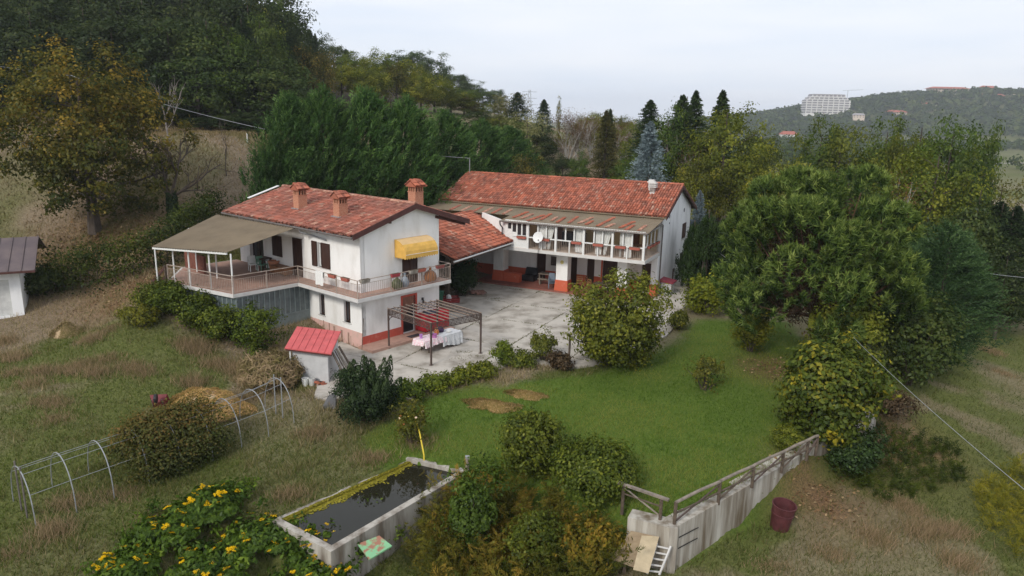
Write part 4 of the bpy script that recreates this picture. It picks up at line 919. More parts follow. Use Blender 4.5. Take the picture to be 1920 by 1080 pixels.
# ================================================================== LINKING TILED SHED BETWEEN THE HOUSES
p = H2(10.1, -2.9); cw = thing('linking_shed', 'open shed with red tiled lean-to roof linking the two houses', 'shed', (O2[0], O2[1], 0), -A2)
ue, ur, ze, zr_ = 10.0, 14.4, 3.55, 5.15; va, vb = -12.3, -2.5
g0 = Vector((-ue, va, ze)); gy_ = Vector((-(ur - ue), 0, zr_ - ze))
m_ = MB(); a = g0; b = g0 + Vector((0, vb - va - 1.1, 0)); 
# eave runs towards the camera; the veranda end is cut on a slant
P0_, P1_, P2_, P3_ = Vector((-ue, va, ze)), Vector((-ue, -3.35, ze)), Vector((-ur, -1.9, zr_)), Vector((-ur, va + .5, zr_))
m_.hexa([P0_, P1_, P2_, P3_], [q + Vector((0, 0, .1)) for q in (P0_, P1_, P2_, P3_)]); m_.build('roof_deck', M['deck'], cw)
t1, t2 = MB(), MB(); rg = random.Random(21); slen = gy_.length
tiles([t1, t2], P0_ + Vector((.06, 0, .09)), (0, 1, 0), gy_, 10.6, slen, rg, .205, .34, .012, cut=lambda x, y: x < 8.85 + 1.45 * y / slen and x > .5 * y / slen)
stuff(t1.build('roof_tiles', M['tile2'], cw)); stuff(t2.build('roof_tiles', M['tile_pale'], cw))['label'] = 'paler tiles on the linking shed roof'
m_ = MB(); ridge_tiles(m_, P3_ + Vector((0, 0, .18)), P2_ + Vector((0, 0, .18)), rg); ridge_tiles(m_, P1_ + Vector((0, .05, .16)), P2_ + Vector((0, .05, .18)), rg); stuff(m_.build('ridge_tiles', M['tile2'], cw))
m_ = MB(); b2 = Vector((-(ur + 3.5), va + .5, 4.0)); c2 = Vector((-(ur + 3.5), -1.9, 4.0)); m_.hexa([P3_, P2_, c2, b2], [q + Vector((0, 0, .1)) for q in (P3_, P2_, c2, b2)]); m_.build('rear_roof_deck', M['deck'], cw)
t1 = MB(); tiles([t1], b2 + Vector((-.05, 0, .09)), (0, 1, 0), P3_ - b2, 9.9, (P3_ - b2).length, rg); stuff(t1.build('rear_roof_tiles', M['tile2'], cw))
m_ = MB(); m_.tube([P0_ + Vector((.08, 0, -.02)), P1_ + Vector((.08, 0, -.02))], .055, 8); m_.build('gutter', M['white_metal'], cw)
m_ = MB(); m_.bar(P0_ + Vector((-.15, .1, -.12)), P1_ + Vector((-.15, 0, -.12)), .14, .2); m_.build('eave_beam', M['deck'], cw)
for k in range(7):
    m_ = MB(); y = va + .6 + k * 1.35; m_.bar((-ue - .02, y, ze - .07), (-ur, y, zr_ - .07), .09, .12); m_.build('rafter', M['deck'], cw)
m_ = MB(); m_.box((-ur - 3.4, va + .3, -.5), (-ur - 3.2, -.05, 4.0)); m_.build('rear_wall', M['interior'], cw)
m_ = MB(); m_.box((-ue - 2.6, -9.0, -.1), (-ue - 2.35, -8.75, ze + .7)); m_.build('wooden_post', M['dark_wood'], cw)
# ================================================================== YARD THINGS
def h1p(u, v): q = H1(u, v); return (q[0], q[1])
# flower boxes, demijohns and a towel on the balcony
zt = zs1 + .98
for (u, v, rz, mm, lb) in ((1.14, -1.0, 0, M['terracotta'], 'red flower box on the left balcony rail, next to the hanging cloth'), (0.0, -1.0, 0, M['terracotta'], 'red flower box on the left balcony rail, nearer to the corner'),
                       (-.99, -.5, math.pi / 2, M['old_conc'], 'grey empty flower box at the balcony corner on the right rail'), (-1.0, 1.55, math.pi / 2, mat('bright_red_plastic', (.36, .05, .06), .6), 'bright red flower box above the green demijohn on the right rail'),
                       (-1.0, 2.85, math.pi / 2, M['old_conc'], 'grey flower box with plants left of the balcony door'), (-1.0, 3.45, math.pi / 2, M['terracotta'], 'terracotta flower box in front of the balcony door'), (-1.0, 4.9, math.pi / 2, mat('dull_red_plastic', (.28, .085, .075), .7), 'dull red flower box at the far right end of the balcony rail')):
    p = h1p(u, v); planter(lb, None, (p[0], p[1], zt + .03), -A1 + rz, .6, mm, group='flower boxes on the balcony rail')
def demijohn(label, u, v, mm, s=1.0, ribs=False, slim=False):
    p = h1p(u, v); t = thing('demijohn', label, 'demijohn', (p[0], p[1], zs1 + .012), 0)
    w_ = .75 if slim else 1
    m_ = MB(); m_.lathe([(0, 0), (.2 * s * w_, 0), (.30 * s * w_, .14 * s), (.32 * s * w_, .3 * s), (.24 * s * w_, .48 * s), (.1 * s, .58 * s), (.07 * s, .6 * s)], 18); m_.build('body', mm, t, smooth=True)
    m_ = MB(); m_.lathe([(.065 * s, .59 * s), (.06 * s, .74 * s), (.075 * s, .75 * s), (.075 * s, .79 * s), (0, .79 * s)], 10); m_.build('neck', mm, t)
    if ribs:
        m_ = MB()
        for k in range(12):
            a = k * math.pi / 6; m_.tube([(math.cos(a) * r, math.sin(a) * r, z) for r, z in ((.2 * s, .0), (.31 * s, .14 * s), (.33 * s, .3 * s), (.25 * s, .48 * s), (.1 * s, .6 * s))], .012, 4)
        m_.build('cage_rib', M['brown_wood'], t)
demijohn('round green glass demijohn behind the balcony rail', -.6, 2.0, mat('olive_green_glass', (.07, .085, .035), .15, .3, 4), 1.0)
demijohn('slim pale blue glass demijohn next to the green one', -.55, 2.62, mat('pale_blue_glass', (.28, .32, .37), .15, .2, 4), 1.0, slim=True)
demijohn('orange ribbed demijohn in a plastic cage right of the balcony door', -.55, 4.55, mat('orange_plastic_cage', (.42, .16, .05), .6, .2, 5), 1.12, ribs=True)
p = h1p(2.25, -1.02); t = thing('hanging_cloth', 'white cloth hung over the left balcony rail', 'cloth', (p[0], p[1], zt), -A1)
m_ = MB(); nn = 10
for k in range(nn):
    x0, x1 = -.36 + .72 * k / nn, -.36 + .72 * (k + 1) / nn; y0, y1 = -.05 - .012 * math.sin(k * 1.9), -.05 - .012 * math.sin((k + 1) * 1.9)
    m_.quad((x0, y0, -.72 - .02 * math.sin(k)), (x1, y1, -.72 - .02 * math.sin(k + 1)), (x1, y1, .03), (x0, y0, .03)); m_.quad((x0, y0, .03), (x1, y1, .03), (x1, .05, .03), (x0, .05, .03)); m_.quad((x0, .05, .03), (x1, .05, .03), (x1, .06, -.3), (x0, .06, -.3))
m_.build('cloth', mat('white_cotton', (.78, .77, .74), .9, .04, 5), t)
# terrace furniture under the canopy
p = h1p(9.0, -1.1); t = thing('plastic_chair', 'white plastic chair under the terrace canopy', 'chair', (p[0], p[1], FL + .01), .6)
def b_pl(t, m1):
    m_ = MB(); m_.box((-.25, -.25, .4), (.25, .25, .44)); m_.build('seat', m1, t); m_ = MB(); m_.hexa([(-.24, .22, .44), (.24, .22, .44), (.24, .26, .44), (-.24, .26, .44)], [(-.22, .32, .88), (.22, .32, .88), (.22, .35, .88), (-.22, .35, .88)]); m_.build('backrest', m1, t)
    for x in (-.22, .22):
        for y in (-.22, .22):
            q = MB(); q.bar((x, y, 0), (x, y, .4), .045); q.build('leg', m1, t)
        q = MB(); q.bar((x * 1.15, -.2, .62), (x * 1.1, .26, .64), .05, .03); q.bar((x * 1.15, -.2, .4), (x * 1.15, -.2, .62), .04); q.build('armrest', m1, t)
b_pl(t, M['white_metal'])
p = h1p(8.55, -.75); t = thing('plastic_chair', 'green plastic chair beside the white one on the terrace', 'chair', (p[0], p[1], FL + .01), .9); b_pl(t, mat('green_plastic', (.12, .24, .17), .5))
p = h1p(8.9, -.45); t = thing('terrace_table', 'small dark table on the terrace behind the plastic chairs', 'table', (p[0], p[1], FL + .01), -A1); b_table(.8, .7, .74, M['brown_wood'])(t)
def pot(label, u, v, s, mm, plant_tint=None):
    p = h1p(u, v); t = thing('plant_pot', label, 'plant pot', (p[0], p[1], FL + .01)); m_ = MB(); m_.lathe([(0, 0), (.2 * s, 0), (.27 * s, .48 * s), (.3 * s, .48 * s), (.3 * s, .56 * s), (.25 * s, .56 * s), (.24 * s, .5 * s), (0, .5 * s)], 16); m_.build('pot', mm, t); return t
pot('large terracotta pot on the terrace beside the chairs', 8.1, -.25, 1.15, mat('terracotta_clay', (.42, .19, .11), .85))
p = h1p(7.1, -.35); t = thing('wooden_chest', 'low reddish wooden chest on the terrace below the shuttered window', 'chest', (p[0], p[1], FL + .01), -A1)
m_ = MB(); m_.box((-.75, -.28, .06), (.75, .28, .42)); m_.build('body', wood, t); m_ = MB(); m_.box((-.8, -.32, .42), (.8, .32, .47)); m_.build('lid', wood, t); m_ = MB(); [m_.box((x - .04, y - .04, 0), (x + .04, y + .04, .06)) for x in (-.68, .68) for y in (-.2, .2)]; m_.build('feet', wood, t)
# pergola frame
pg = thing('pergola', 'brown metal pergola frame with bare roof slats over the set table', 'pergola', (*h1p(0, 0), 0), -A1)
c4 = [(-1.14, .9), (-4.8, .62), (-5.3, 3.78), (-1.66, 4.04)]; zp = 2.22
for (u, v) in c4:
    m_ = MB(); m_.bar((-u, v, .0 if u < -1.3 else .15), (-u, v, zp), .075); m_.build('post', M['rust_metal'], pg)
    m_ = MB(); m_.box((-u - .09, v - .09, .0), (-u + .09, v + .09, .02)); m_.build('foot_plate', M['rust_metal'], pg)
def truss(a, b):
    a = Vector((-a[0], a[1], 0)); b = Vector((-b[0], b[1], 0)); d = (b - a); m_ = MB()
    for z in (zp, zp - .32): m_.bar(a + Vector((0, 0, z)), b + Vector((0, 0, z)), .045, .04)
    n = max(16, int(d.length / .15))
    for k in range(n):
        p0 = a + d * k / n; p1 = a + d * (k + 1) / n
        m_.bar(p0 + Vector((0, 0, zp if k % 2 else zp - .32)), p1 + Vector((0, 0, zp - .32 if k % 2 else zp)), .014)
    for z in (zp - .08, zp - .16, zp - .24): m_.bar(a + Vector((0, 0, z)), b + Vector((0, 0, z)), .012, .03)
    m_.build('lattice_beam', M['rust_metal'], pg)
    for s_, q in ((1, a), (-1, b)):
        dd = d.normalized() * s_; k_ = MB(); k_.tube([q + Vector((0, 0, zp - .75)), q + dd * .12 + Vector((0, 0, zp - .5)), q + dd * .4 + Vector((0, 0, zp - .34))], .015, 5); k_.build('corner_brace', M['rust_metal'], pg)
for i in range(4): truss(c4[i], c4[(i + 1) % 4])
pale = mat('pale_weathered_slat', (.24, .19, .155), .7)
for k in range(9):
    t_ = k / 8; a = Vector((-(c4[0][0] + (c4[3][0] - c4[0][0]) * t_), c4[0][1] + (c4[3][1] - c4[0][1]) * t_, zp + .05)); b = Vector((-(c4[1][0] + (c4[2][0] - c4[1][0]) * t_), c4[1][1] + (c4[2][1] - c4[1][1]) * t_, zp + .05)); e = (b - a).normalized() * .12
    m_ = MB(); m_.bar(a - e, b + e * .4, .03, .04); m_.build('roof_slat', pale, pg)
# set table under the pergola, long side along the gable
tb = thing('dining_table', 'long table on dark trestles under the pergola', 'table', (*h1p(-2.95, 2.85), 0), -A1)
m_ = MB(); m_.box((-.42, -1.35, .7), (.42, 1.35, .74)); m_.build('table_top', M['dark_wood'], tb)
for y in (-.95, .95):
    m_ = MB(); m_.bar((-.3, y, .0), (-.12, y, .7), .06); m_.bar((.3, y, .0), (.12, y, .7), .06); m_.bar((-.25, y, .25), (.25, y, .25), .05); m_.build('trestle', M['dark_wood'], tb)
cl = thing('tablecloth', 'pink and white flowered cloth draped over the pergola table', 'tablecloth', (*h1p(-2.95, 2.85), .745), -A1)
def cloth(x0, x1, y0, y1, dl, dr, df, db, z=.0, seed=1):
    m_ = MB(); rg = random.Random(seed); N = 28
    def side(pa, pb, dx, dy, drop):
        prev = None
        for k in range(N + 1):
            t = k / N; p0 = [pa[i] + (pb[i] - pa[i]) * t for i in range(2)]; w_ = .035 * math.sin(t * 26) + .02 * math.sin(t * 47); d_ = drop * (1 + .12 * math.sin(t * 5 + seed))
            c = [(p0[0], p0[1], z), (p0[0] + dx * (.05 + w_ * .5), p0[1] + dy * (.05 + w_ * .5), z - d_ * .5), (p0[0] + dx * (.07 + w_), p0[1] + dy * (.07 + w_), z - d_)]
            if prev:
                m_.quad(prev[0], c[0], c[1], prev[1]); m_.quad(prev[1], c[1], c[2], prev[2])
            prev = c
    m_.quad((x0, y0, z), (x1, y0, z), (x1, y1, z), (x0, y1, z))
    side((x0, y0), (x1, y0), 0, -1, df); side((x1, y0), (x1, y1), 1, 0, dr); side((x1, y1), (x0, y1), 0, 1, db); side((x0, y1), (x0, y0), -1, 0, dl); return m_
cloth(-.44, .44, -1.4, .2, .3, .34, .3, .02).build('cloth', mat('pink_flowered_cloth', (.78, .45, .52), .85, scale=16, col2=(.80, .74, .74), thr=(.42, .52), detail=2), cl)
cl2 = thing('tablecloth', 'grey white cloth hanging to the ground over the middle of the pergola table', 'tablecloth', (*h1p(-2.95, 2.85), .75), -A1)
cloth(-.45, .45, -.1, 1.42, .25, .62, .05, .2, .004, 4).build('cloth', mat('grey_white_cloth', (.62, .63, .64), .9, .12, 6), cl2)
def small(name, label, cat, u, v, z, prof, mm, n=12):
    p = h1p(u, v); t = MB(); t.lathe(prof, n); o = t.build(name, mm, None, (p[0], p[1], z), 0, smooth=False); return tag(o, label, cat)
lil = mat('lilac_plastic', (.42, .20, .50), .5)
small('plastic_cup_stack', 'lilac cups standing at the left end of the flowered tablecloth', 'cups', -2.8, 1.75, .75, [(0, 0), (.07, 0), (.09, .22), (.1, .22), (0, .2)], lil)
small('plastic_bowl', 'lilac basket near the front edge of the flowered tablecloth', 'basket', -3.2, 2.35, .75, [(0, 0), (.12, 0), (.15, .2), (.16, .2), (.11, .02), (0, .02)], mat('lilac_wicker', (.48, .18, .42), .7))
small('clay_jug', 'orange brown jug standing in the middle of the pergola table', 'jug', -2.9, 2.8, .76, [(0, 0), (.1, 0), (.14, .12), (.12, .24), (.07, .32), (.09, .38), (0, .36)], mat('orange_glaze', (.45, .16, .05), .4))
small('dark_bag', 'dark cloth bag on the table behind the jug', 'bag', -2.65, 3.3, .76, [(0, 0), (.2, 0), (.24, .12), (.16, .26), (0, .3)], mat('dark_purple_cloth', (.05, .03, .07), .8))
small('plate_stack', 'white plates piled at the right end of the pergola table', 'plates', -3.05, 3.6, .76, [(0, 0), (.09, 0), (.15, .04), (.15, .09), (0, .07)], M['white_metal'])
p = h1p(-3.2, 4.3); t = thing('plastic_bag', 'thin white plastic bag hanging from the right end of the pergola table', 'bag', (p[0], p[1], .3)); m_ = MB(); m_.lathe([(0, 0), (.14, .03), (.2, .15), (.14, .32), (.04, .46), (.0, .46)], 10); m_.build('bag', mat('white_film', (.74, .74, .74), .5), t)
# red covered cabinet by the wall, things on it
t = thing('garden_cabinet', 'red covered cabinet standing on the step beside the front door', 'cabinet', (*h1p(-.42, 4.85), .15), -A1)
m_ = MB(); m_.box((-.4, -.95, .06), (.4, .95, .98)); m_.build('body', M['red_board'], t); m_ = MB(); m_.box((-.43, -.98, .98), (.43, .98, 1.02)); m_.build('top', M['red_board'], t)
m_ = MB(); [m_.box((x - .03, y - .03, 0), (x + .03, y + .03, .06)) for x in (-.36, .36) for y in (-.9, .9)]; m_.build('feet', M['black'], t)
p = h1p(-.5, 4.6); o = MB(); o.hexa([(-.45, -.25, 0), (.45, -.25, 0), (.45, .25, 0), (-.45, .25, 0)], [(-.36, -.18, .12), (.36, -.2, .16), (.3, .2, .1), (-.4, .18, .14)]); tag(o.build('folded_cover', mat('dark_blue_cloth', (.04, .045, .07), .9, .4, 6), None, (p[0], p[1], 1.17), .7), 'folded dark cover lying on top of the red cabinet', 'cover')
p = h1p(-.75, 3.1); o = MB(); o.box((-.2, -.42, 0), (.2, .42, .015)); tag(o.build('door_mat', mat('black_door_mat', (.05, .04, .045), .95, .3, 12), None, (p[0], p[1], .152), -A1), 'dark doormat on the step in front of the red framed door', 'doormat')
p = h1p(-.35, .12 - .3); o = MB(); o.tube([(0, 0, 0), (.05, .02, .9), (.12, .05, 1.75)], .02, 5); tag(o.build('thin_stake', M['dark_wood'], None, (p[0] - .1, p[1] - .05, 0), 0), 'thin dark stake leaning at the corner of the balcony house', 'stake')
# under the linking shed: green bin, red crate, pallet of bricks
gm_ = mat('dark_green_plastic', (.02, .085, .05), .5)
p = h1p(3.5, 8.6); t = thing('wheeled_bin', 'dark green bin standing under the linking shed eave', 'bin', (p[0], p[1], 0), -A1)
m_ = MB(); m_.hexa([(-.35, -.45, .05), (.35, -.45, .05), (.35, .45, .05), (-.35, .45, .05)], [(-.42, -.55, 1.05), (.42, -.55, 1.05), (.42, .55, 1.05), (-.42, .55, 1.05)]); m_.build('body', gm_, t)
m_ = MB(); m_.hexa([(-.45, -.58, 1.06), (.45, -.58, 1.06), (.45, .58, 1.06), (-.45, .58, 1.06)], [(-.4, -.5, 1.14), (.4, -.5, 1.14), (.4, .5, 1.14), (-.4, .5, 1.14)]); m_.build('lid', gm_, t)
for y in (-.4, .4):
    m_ = MB(); m_.tube([(.3, y - .03, .1), (.3, y + .03, .1)], .1, 10); m_.build('wheel', M['black'], t)
small('yellow_bucket', 'yellow bucket on top of the dark green bin', 'bucket', 3.4, 8.5, 1.15, [(0, 0), (.14, 0), (.18, .26), (.19, .26), (.13, .02), (0, .02)], mat('yellow_plastic', (.62, .42, .02), .5))
p = h1p(3.9, 10.4); t = thing('red_crate', 'low red crate on the ground beside the green bin', 'crate', (p[0], p[1], 0), .2)
m_ = MB(); m_.box((-.7, -.45, 0), (.7, .45, .04))
for s_ in (-1, 1):
    for z in (.06, .2): m_.box((-.7, s_ * .45 - .015, z), (.7, s_ * .45 + .015, z + .11)); m_.box((s_ * .7 - .015, -.43, z), (s_ * .7 + .015, .43, z + .11))
m_.build('crate', mat('dull_red_plastic_crate', (.28, .045, .045), .6), t)
p = h1p(4.0, 10.5); o = MB(); o.lathe([(0, 0), (.16, 0), (.2, .15), (.16, .36), (.06, .42), (0, .42)], 12); tag(o.build('plastic_can', M['white_metal'], None, (p[0], p[1], .05), .3), 'grey white can standing in the red crate', 'can')
p = h1p(3.9, 13.2); t = thing('pallet', 'wooden pallet loaded with old bricks near the climbing plant', 'pallet', (p[0], p[1], 0), -A2 + .5)
m_ = MB()
for y in (-.5, 0, .5): m_.box((-.75, y - .05, 0), (.75, y + .05, .09))
for k in range(7): m_.box((-.75 + k * .215, -.6, .09), (-.75 + k * .215 + .15, .6, .115))
m_.build('pallet_boards', M['grey_wood'], t)
m_ = MB(); rg = random.Random(3)
for k in range(46):
    x, y = rg.uniform(-.6, .6), rg.uniform(-.48, .48); z = .12 + rg.random() * .14 * (1 - abs(x) - .2 * abs(y)); a = rg.uniform(0, 3.1); c_, s_ = math.cos(a), math.sin(a)
    P = [(x + c_ * i * .13 - s_ * j * .06, y + s_ * i * .13 + c_ * j * .06) for i, j in ((-1, -1), (1, -1), (1, 1), (-1, 1))]; m_.hexa([(q[0], q[1], z) for q in P], [(q[0], q[1], z + .06) for q in P])
stuff(m_.build('brick_heap', mat('dusty_brick', (.27, .15, .12), .9, .25, 4, island=.3), t))

# ================================================================== SMALL SHED WITH RED ROOF
fx = np.array([-8.66, 32.2]) - np.array([-10.5, 32.75]); fx = fx / np.hypot(*fx)
ang = math.atan2(fx[1], fx[0])
sh = thing('garden_shed', 'small grey rendered shed with a red sheet metal roof beside the yard', 'shed', (-8.62, 32.2, -.12), ang)
m_ = MB(); dS = 1.9; m_.hexa([(-1.92, .0, -.4), (0, 0, -.4), (-.55, dS, -.4), (-2.4, dS, -.4)], [(-1.92, 0, 1.66), (0, 0, 1.66), (-.55, dS, 1.95), (-2.4, dS, 1.95)]); m_.build('walls', M['block'], sh)
for k in range(7):
    a = -2.12 + k * (2.5 / 7); b = a + 2.5 / 7 - .006; m_ = MB(); y0, y1, z0_, z1_ = -.3, 2.0, 1.66 - .02, 1.66 + .33
    sx = -.80
    m_.hexa([(a, y0, z0_), (b, y0, z0_), (b + sx, y1, z1_), (a + sx, y1, z1_)], [(a, y0, z0_ + .05), (b, y0, z0_ + .05), (b + sx, y1, z1_ + .05), (a + sx, y1, z1_ + .05)])
    m_.hexa([(b - .02, y0, z0_ + .05), (b, y0, z0_ + .05), (b + sx, y1, z1_ + .05), (b + sx - .02, y1, z1_ + .05)], [(b - .02, y0, z0_ + .075), (b, y0, z0_ + .075), (b + sx, y1, z1_ + .075), (b + sx - .02, y1, z1_ + .075)])
    m_.build('roof_panel', M['shed_red'], sh)
m_ = MB(); m_.box((-2.1, -.26, 1.55), (.36, -.2, 1.635)); m_.build('fascia', M['barge'], sh)
m_ = MB(); m_.tube([(-1.95, -.12, 1.55), (-1.95, -.12, .6)], .04, 6); m_.build('downpipe', M['white_metal'], sh)
rg = random.Random(6)
def at_sh(x, y):
    c_, s_ = math.cos(ang), math.sin(ang); return (-8.62 + c_ * x - s_ * y, 32.2 + s_ * x + c_ * y)
for k, (y, mm, lb) in enumerate(((.35, M['dark_wood'], 'dark wooden board leaning on the right wall of the shed'), (.55, M['rust_metal'], 'brown pole leaning on the shed wall, nearest the red shovel'), (.7, M['grey_wood'], 'grey board leaning on the shed wall'), (.95, M['dark_wood'], 'dark plank leaning furthest back on the shed wall'))):
    p = at_sh(0, 0); m_ = MB(); m_.bar((.75 + .08 * k, y + .1, .02), (.05, y, 1.5 + .04 * k), .05 if k == 1 else .16, .03); tag(m_.build('leaning_board', mm, None, (p[0], p[1], -.1), ang), lb, 'board', 'boards leaning on the shed')
p = at_sh(.95, .25); t = thing('shovel', 'red bladed shovel leaning against the boards by the shed', 'shovel', (p[0], p[1], -.05), ang)
m_ = MB(); m_.hexa([(-.02, -.16, .0), (.22, -.2, -.02), (.22, .14, -.02), (-.02, .14, .0)], [(-.25, -.14, .32), (-.22, -.14, .34), (-.22, .12, .34), (-.25, .12, .32)]); m_.build('blade', mat('bright_red_blade', (.62, .02, .035), .5), t); m_ = MB(); m_.tube([(-.2, 0, .3), (-.75, -.02, 1.35)], .02, 6); m_.build('handle', M['grey_wood'], t)
p = at_sh(1.05, .62); o = MB(); o.lathe([(0, 0), (.2, 0), (.24, .16), (.25, .16), (.19, .02), (0, .02)], 12); tag(o.build('green_basin', mat('green_basin_plastic', (.03, .25, .12), .5), None, (p[0], p[1], -.02), 0), 'green plastic basin behind the red shovel', 'basin')
for k, (x, y, s_, lb) in enumerate(((-1.0, -.42, 1.0, 'white bucket at the foot of the shed, left one'), (-.68, -.34, .95, 'grey white bucket at the foot of the shed, right one'))):
    p = at_sh(x, y); t = thing('paint_bucket', lb, 'bucket', (p[0], p[1], hz(*p)), 0, 'buckets in front of the shed'); m_ = MB(); m_.lathe([(0, 0), (.14 * s_, 0), (.16 * s_, .34), (.17 * s_, .34), (.17 * s_, .37), (.145 * s_, .37), (.13, .05), (0, .05)], 14); m_.build('body', M['white_metal'] if k == 0 else mat('grubby_white', (.55, .55, .53), .6), t); m_ = MB(); m_.tube([(.165 * math.cos(a), .02, .33 + .1 * math.sin(a)) for a in np.linspace(0, math.pi, 7)], .008, 4); m_.build('handle', M['galv'], t)
p = at_sh(-.28, -.28); t = thing('brick_pile', 'small pile of broken red tiles and bricks at the shed corner', 'brick pile', (p[0], p[1], hz(*p)), .3)
for k in range(12):
    m_ = MB(); x, y = rg.uniform(-.25, .25), rg.uniform(-.12, .12); z = .07 * (k // 4); a = rg.uniform(0, 3); c_, s_ = math.cos(a) * .13, math.sin(a) * .13
    P = [(x + c_ - s_ * .5, y + s_ + c_ * .5), (x - c_ - s_ * .5, y - s_ + c_ * .5), (x - c_ + s_ * .5, y - s_ - c_ * .5), (x + c_ + s_ * .5, y + s_ - c_ * .5)]; m_.hexa([(q[0], q[1], z) for q in P], [(q[0], q[1], z + .07) for q in P]); m_.build('brick', M['tile2'], t)
p = gp(618, 765); o = MB(); o.hexa([(-.35, 0, 0), (.25, -.2, 0), (.3, .1, 0), (-.3, .25, 0)], [(-.05, .02, .55), (.3, -.1, .75), (.32, .0, .75), (.0, .1, .55)]); tag(o.build('grey_tarp', mat('grey_plastic_sheet', (.12, .12, .125), .6), None, (p[0], p[1], p[2]), .2), 'crumpled dark grey sheet leaning left of the dark bush', 'tarp')

# ================================================================== POND TANK
pond = thing('pond_tank', 'rectangular concrete tank full of dark water in the foreground', 'pond', (0, 0, 0))
cen = (PL + PB + PR + PT) / 4
def pw(a, b, zt_, zb_, th, ea=0, eb=0):
    d = (b - a) / np.hypot(*(b - a)); n = np.array([d[1], -d[0]])
    if (cen - a) @ n > 0: n = -n
    a = a - d * ea; b = b + d * eb; q = [a, b, b + n * th, a + n * th]; m_ = MB(); m_.hexa([(x, y, zb_) for x, y in q], [(x, y, zt_) for x, y in q]); return m_
pw(PB, PR, RIM, -2.6, .26, .26, .26).build('rim_wall', M['old_conc'], pond)
pw(PL, PB, RIM - .003, -2.6, .24, .0, 0).build('rim_wall', M['old_conc'], pond)
pw(PR, PT, RIM - .003, -2.0, .22, 0, .1).build('rim_wall', M['old_conc'], pond)
pw(PT, PL, RIM - .12, -2.0, .2).build('rim_wall', M['old_conc'], pond)
wm, wn, wo = _nodes('dark_pond_water'); pb_ = wn.nodes.new("ShaderNodeBsdfPrincipled"); pb_.inputs['Base Color'].default_value = (.018, .017, .010, 1); pb_.inputs['Roughness'].default_value = .03; pb_.inputs['IOR'].default_value = 1.33
tz = wn.nodes.new("ShaderNodeTexCoord"); nzz = wn.nodes.new("ShaderNodeTexNoise"); nzz.inputs['Scale'].default_value = 5; bb = wn.nodes.new("ShaderNodeBump"); bb.inputs['Strength'].default_value = .03; wn.links.new(tz.outputs['Object'], nzz.inputs['Vector']); wn.links.new(nzz.outputs['Fac'], bb.inputs['Height']); wn.links.new(bb.outputs[0], pb_.inputs['Normal']); wn.links.new(pb_.outputs[0], wo.inputs[0])
m_ = MB(); ex_ = [p + (p - cen) * .012 for p in POND]; m_.quad(*[(q[0], q[1], RIM - .16) for q in ex_]); struct(m_.build('pond_water', wm))
rgn = np.random.default_rng(3); N = 5200
t_ = rgn.random(N); dd_ = np.abs(rgn.normal(0, 1, N)) * (.06 + .20 * vn(t_ * 9, t_ * 0, .7, 2)) ; A_ = PT[None] * (1 - t_)[:, None] + PL[None] * t_[:, None]
dv = (PL - PT) / np.hypot(*(PL - PT)); nn_ = np.array([dv[1], -dv[0]]); nn_ = nn_ if (cen - PT) @ nn_ > 0 else -nn_
pa = A_ + nn_[None] * dd_[:, None]; ra = rgn.uniform(.02, .06, N); th_ = rgn.uniform(0, 6.28, N)
V = np.zeros((N, 4, 3)); 
for k in range(4):
    V[:, k, 0] = pa[:, 0] + ra * np.cos(th_ + k * 1.57); V[:, k, 1] = pa[:, 1] + ra * np.sin(th_ + k * 1.57); V[:, k, 2] = RIM - .155 + rgn.uniform(0, .012, N) + (dd_ < .12) * rgn.uniform(0, .05, N)
alg = leaf_mat('yellow_green_algae', (.08, .08, .012), (.19, .165, .018), (.31, .26, .04), .1, 0, 1)
stuff(link('floating_algae', np_mesh('floating_algae', V.reshape(-1, 3), np.arange(N * 4).reshape(-1, 4), alg, np.repeat(rgn.random(N), 4))))
a_ = gp(770, 820); b_ = atz(795, 866, RIM - .1); o = MB(); pts = [a_ + [-.1, 0, .9], a_ + [.1, .0, 1.0], a_ + [.25, -.3, .95], (a_ + b_) / 2 + [.1, 0, .75], b_ + [0, 0, .3], b_ + [.02, -.1, -.1]]
tag(o.build('hose', None) if False else (lambda: (o.tube(pts, .03, 6), o.build('garden_hose', mat('yellow_hose', (.62, .47, .05), .5)))[1])(), 'yellow hose arching over into the pond tank', 'hose')
p = gp(876, 893); o = MB(); o.tube([(0, 0, -.3), (0, 0, .75)], .07, 8); tp_ = thing('fence_post', 'single grey post standing at the right corner of the pond', 'post', tuple(p)); o.build('shaft', M['grey_wood'], tp_); o = MB(); o.box((-.08, -.08, .75), (.08, .08, .83)); o.build('cap', M['galv'], tp_)
# painted panel in front of the tank
# ================================================================== RETAINING WALL, RUSTIC FENCE
rw = thing('retaining_wall', 'stained concrete retaining wall holding up the lawn on the right', 'wall', (0, 0, 0))
def wallseg(a, b, zt0, zt1, zb0, zb1, th=.26):
    d = (b - a) / np.hypot(*(b - a)); n = np.array([d[1], -d[0]]) * (th / 2); n2 = n * 3.6; q = [a - n2, b - n2, b + n, a + n]; m_ = MB(); m_.hexa([(q[0][0], q[0][1], zb0), (q[1][0], q[1][1], zb1), (q[2][0], q[2][1], zb1), (q[3][0], q[3][1], zb0)], [(q[0][0], q[0][1], zt0), (q[1][0], q[1][1], zt1), (q[2][0], q[2][1], zt1), (q[3][0], q[3][1], zt0)]); return m_
stain = mat('streaked_concrete', (.50, .47, .41), .9, scale=1.0, col2=(.15, .115, .075), thr=(.36, .66), bump=.3, bscale=14, detail=9, stretch=(2.3, 2.3, .22))
nseg = 5
for k in range(nseg):
    a = W0 + (W2 - W0) * k / nseg; b = W0 + (W2 - W0) * (k + 1) / nseg; wallseg(a, b - (b - a) * .004, WALL_TOP + .03, WALL_TOP + .03, -2.6, -2.6).build('wall_bay', stain, rw)
dW = (W1 - W0) / np.hypot(*(W1 - W0))
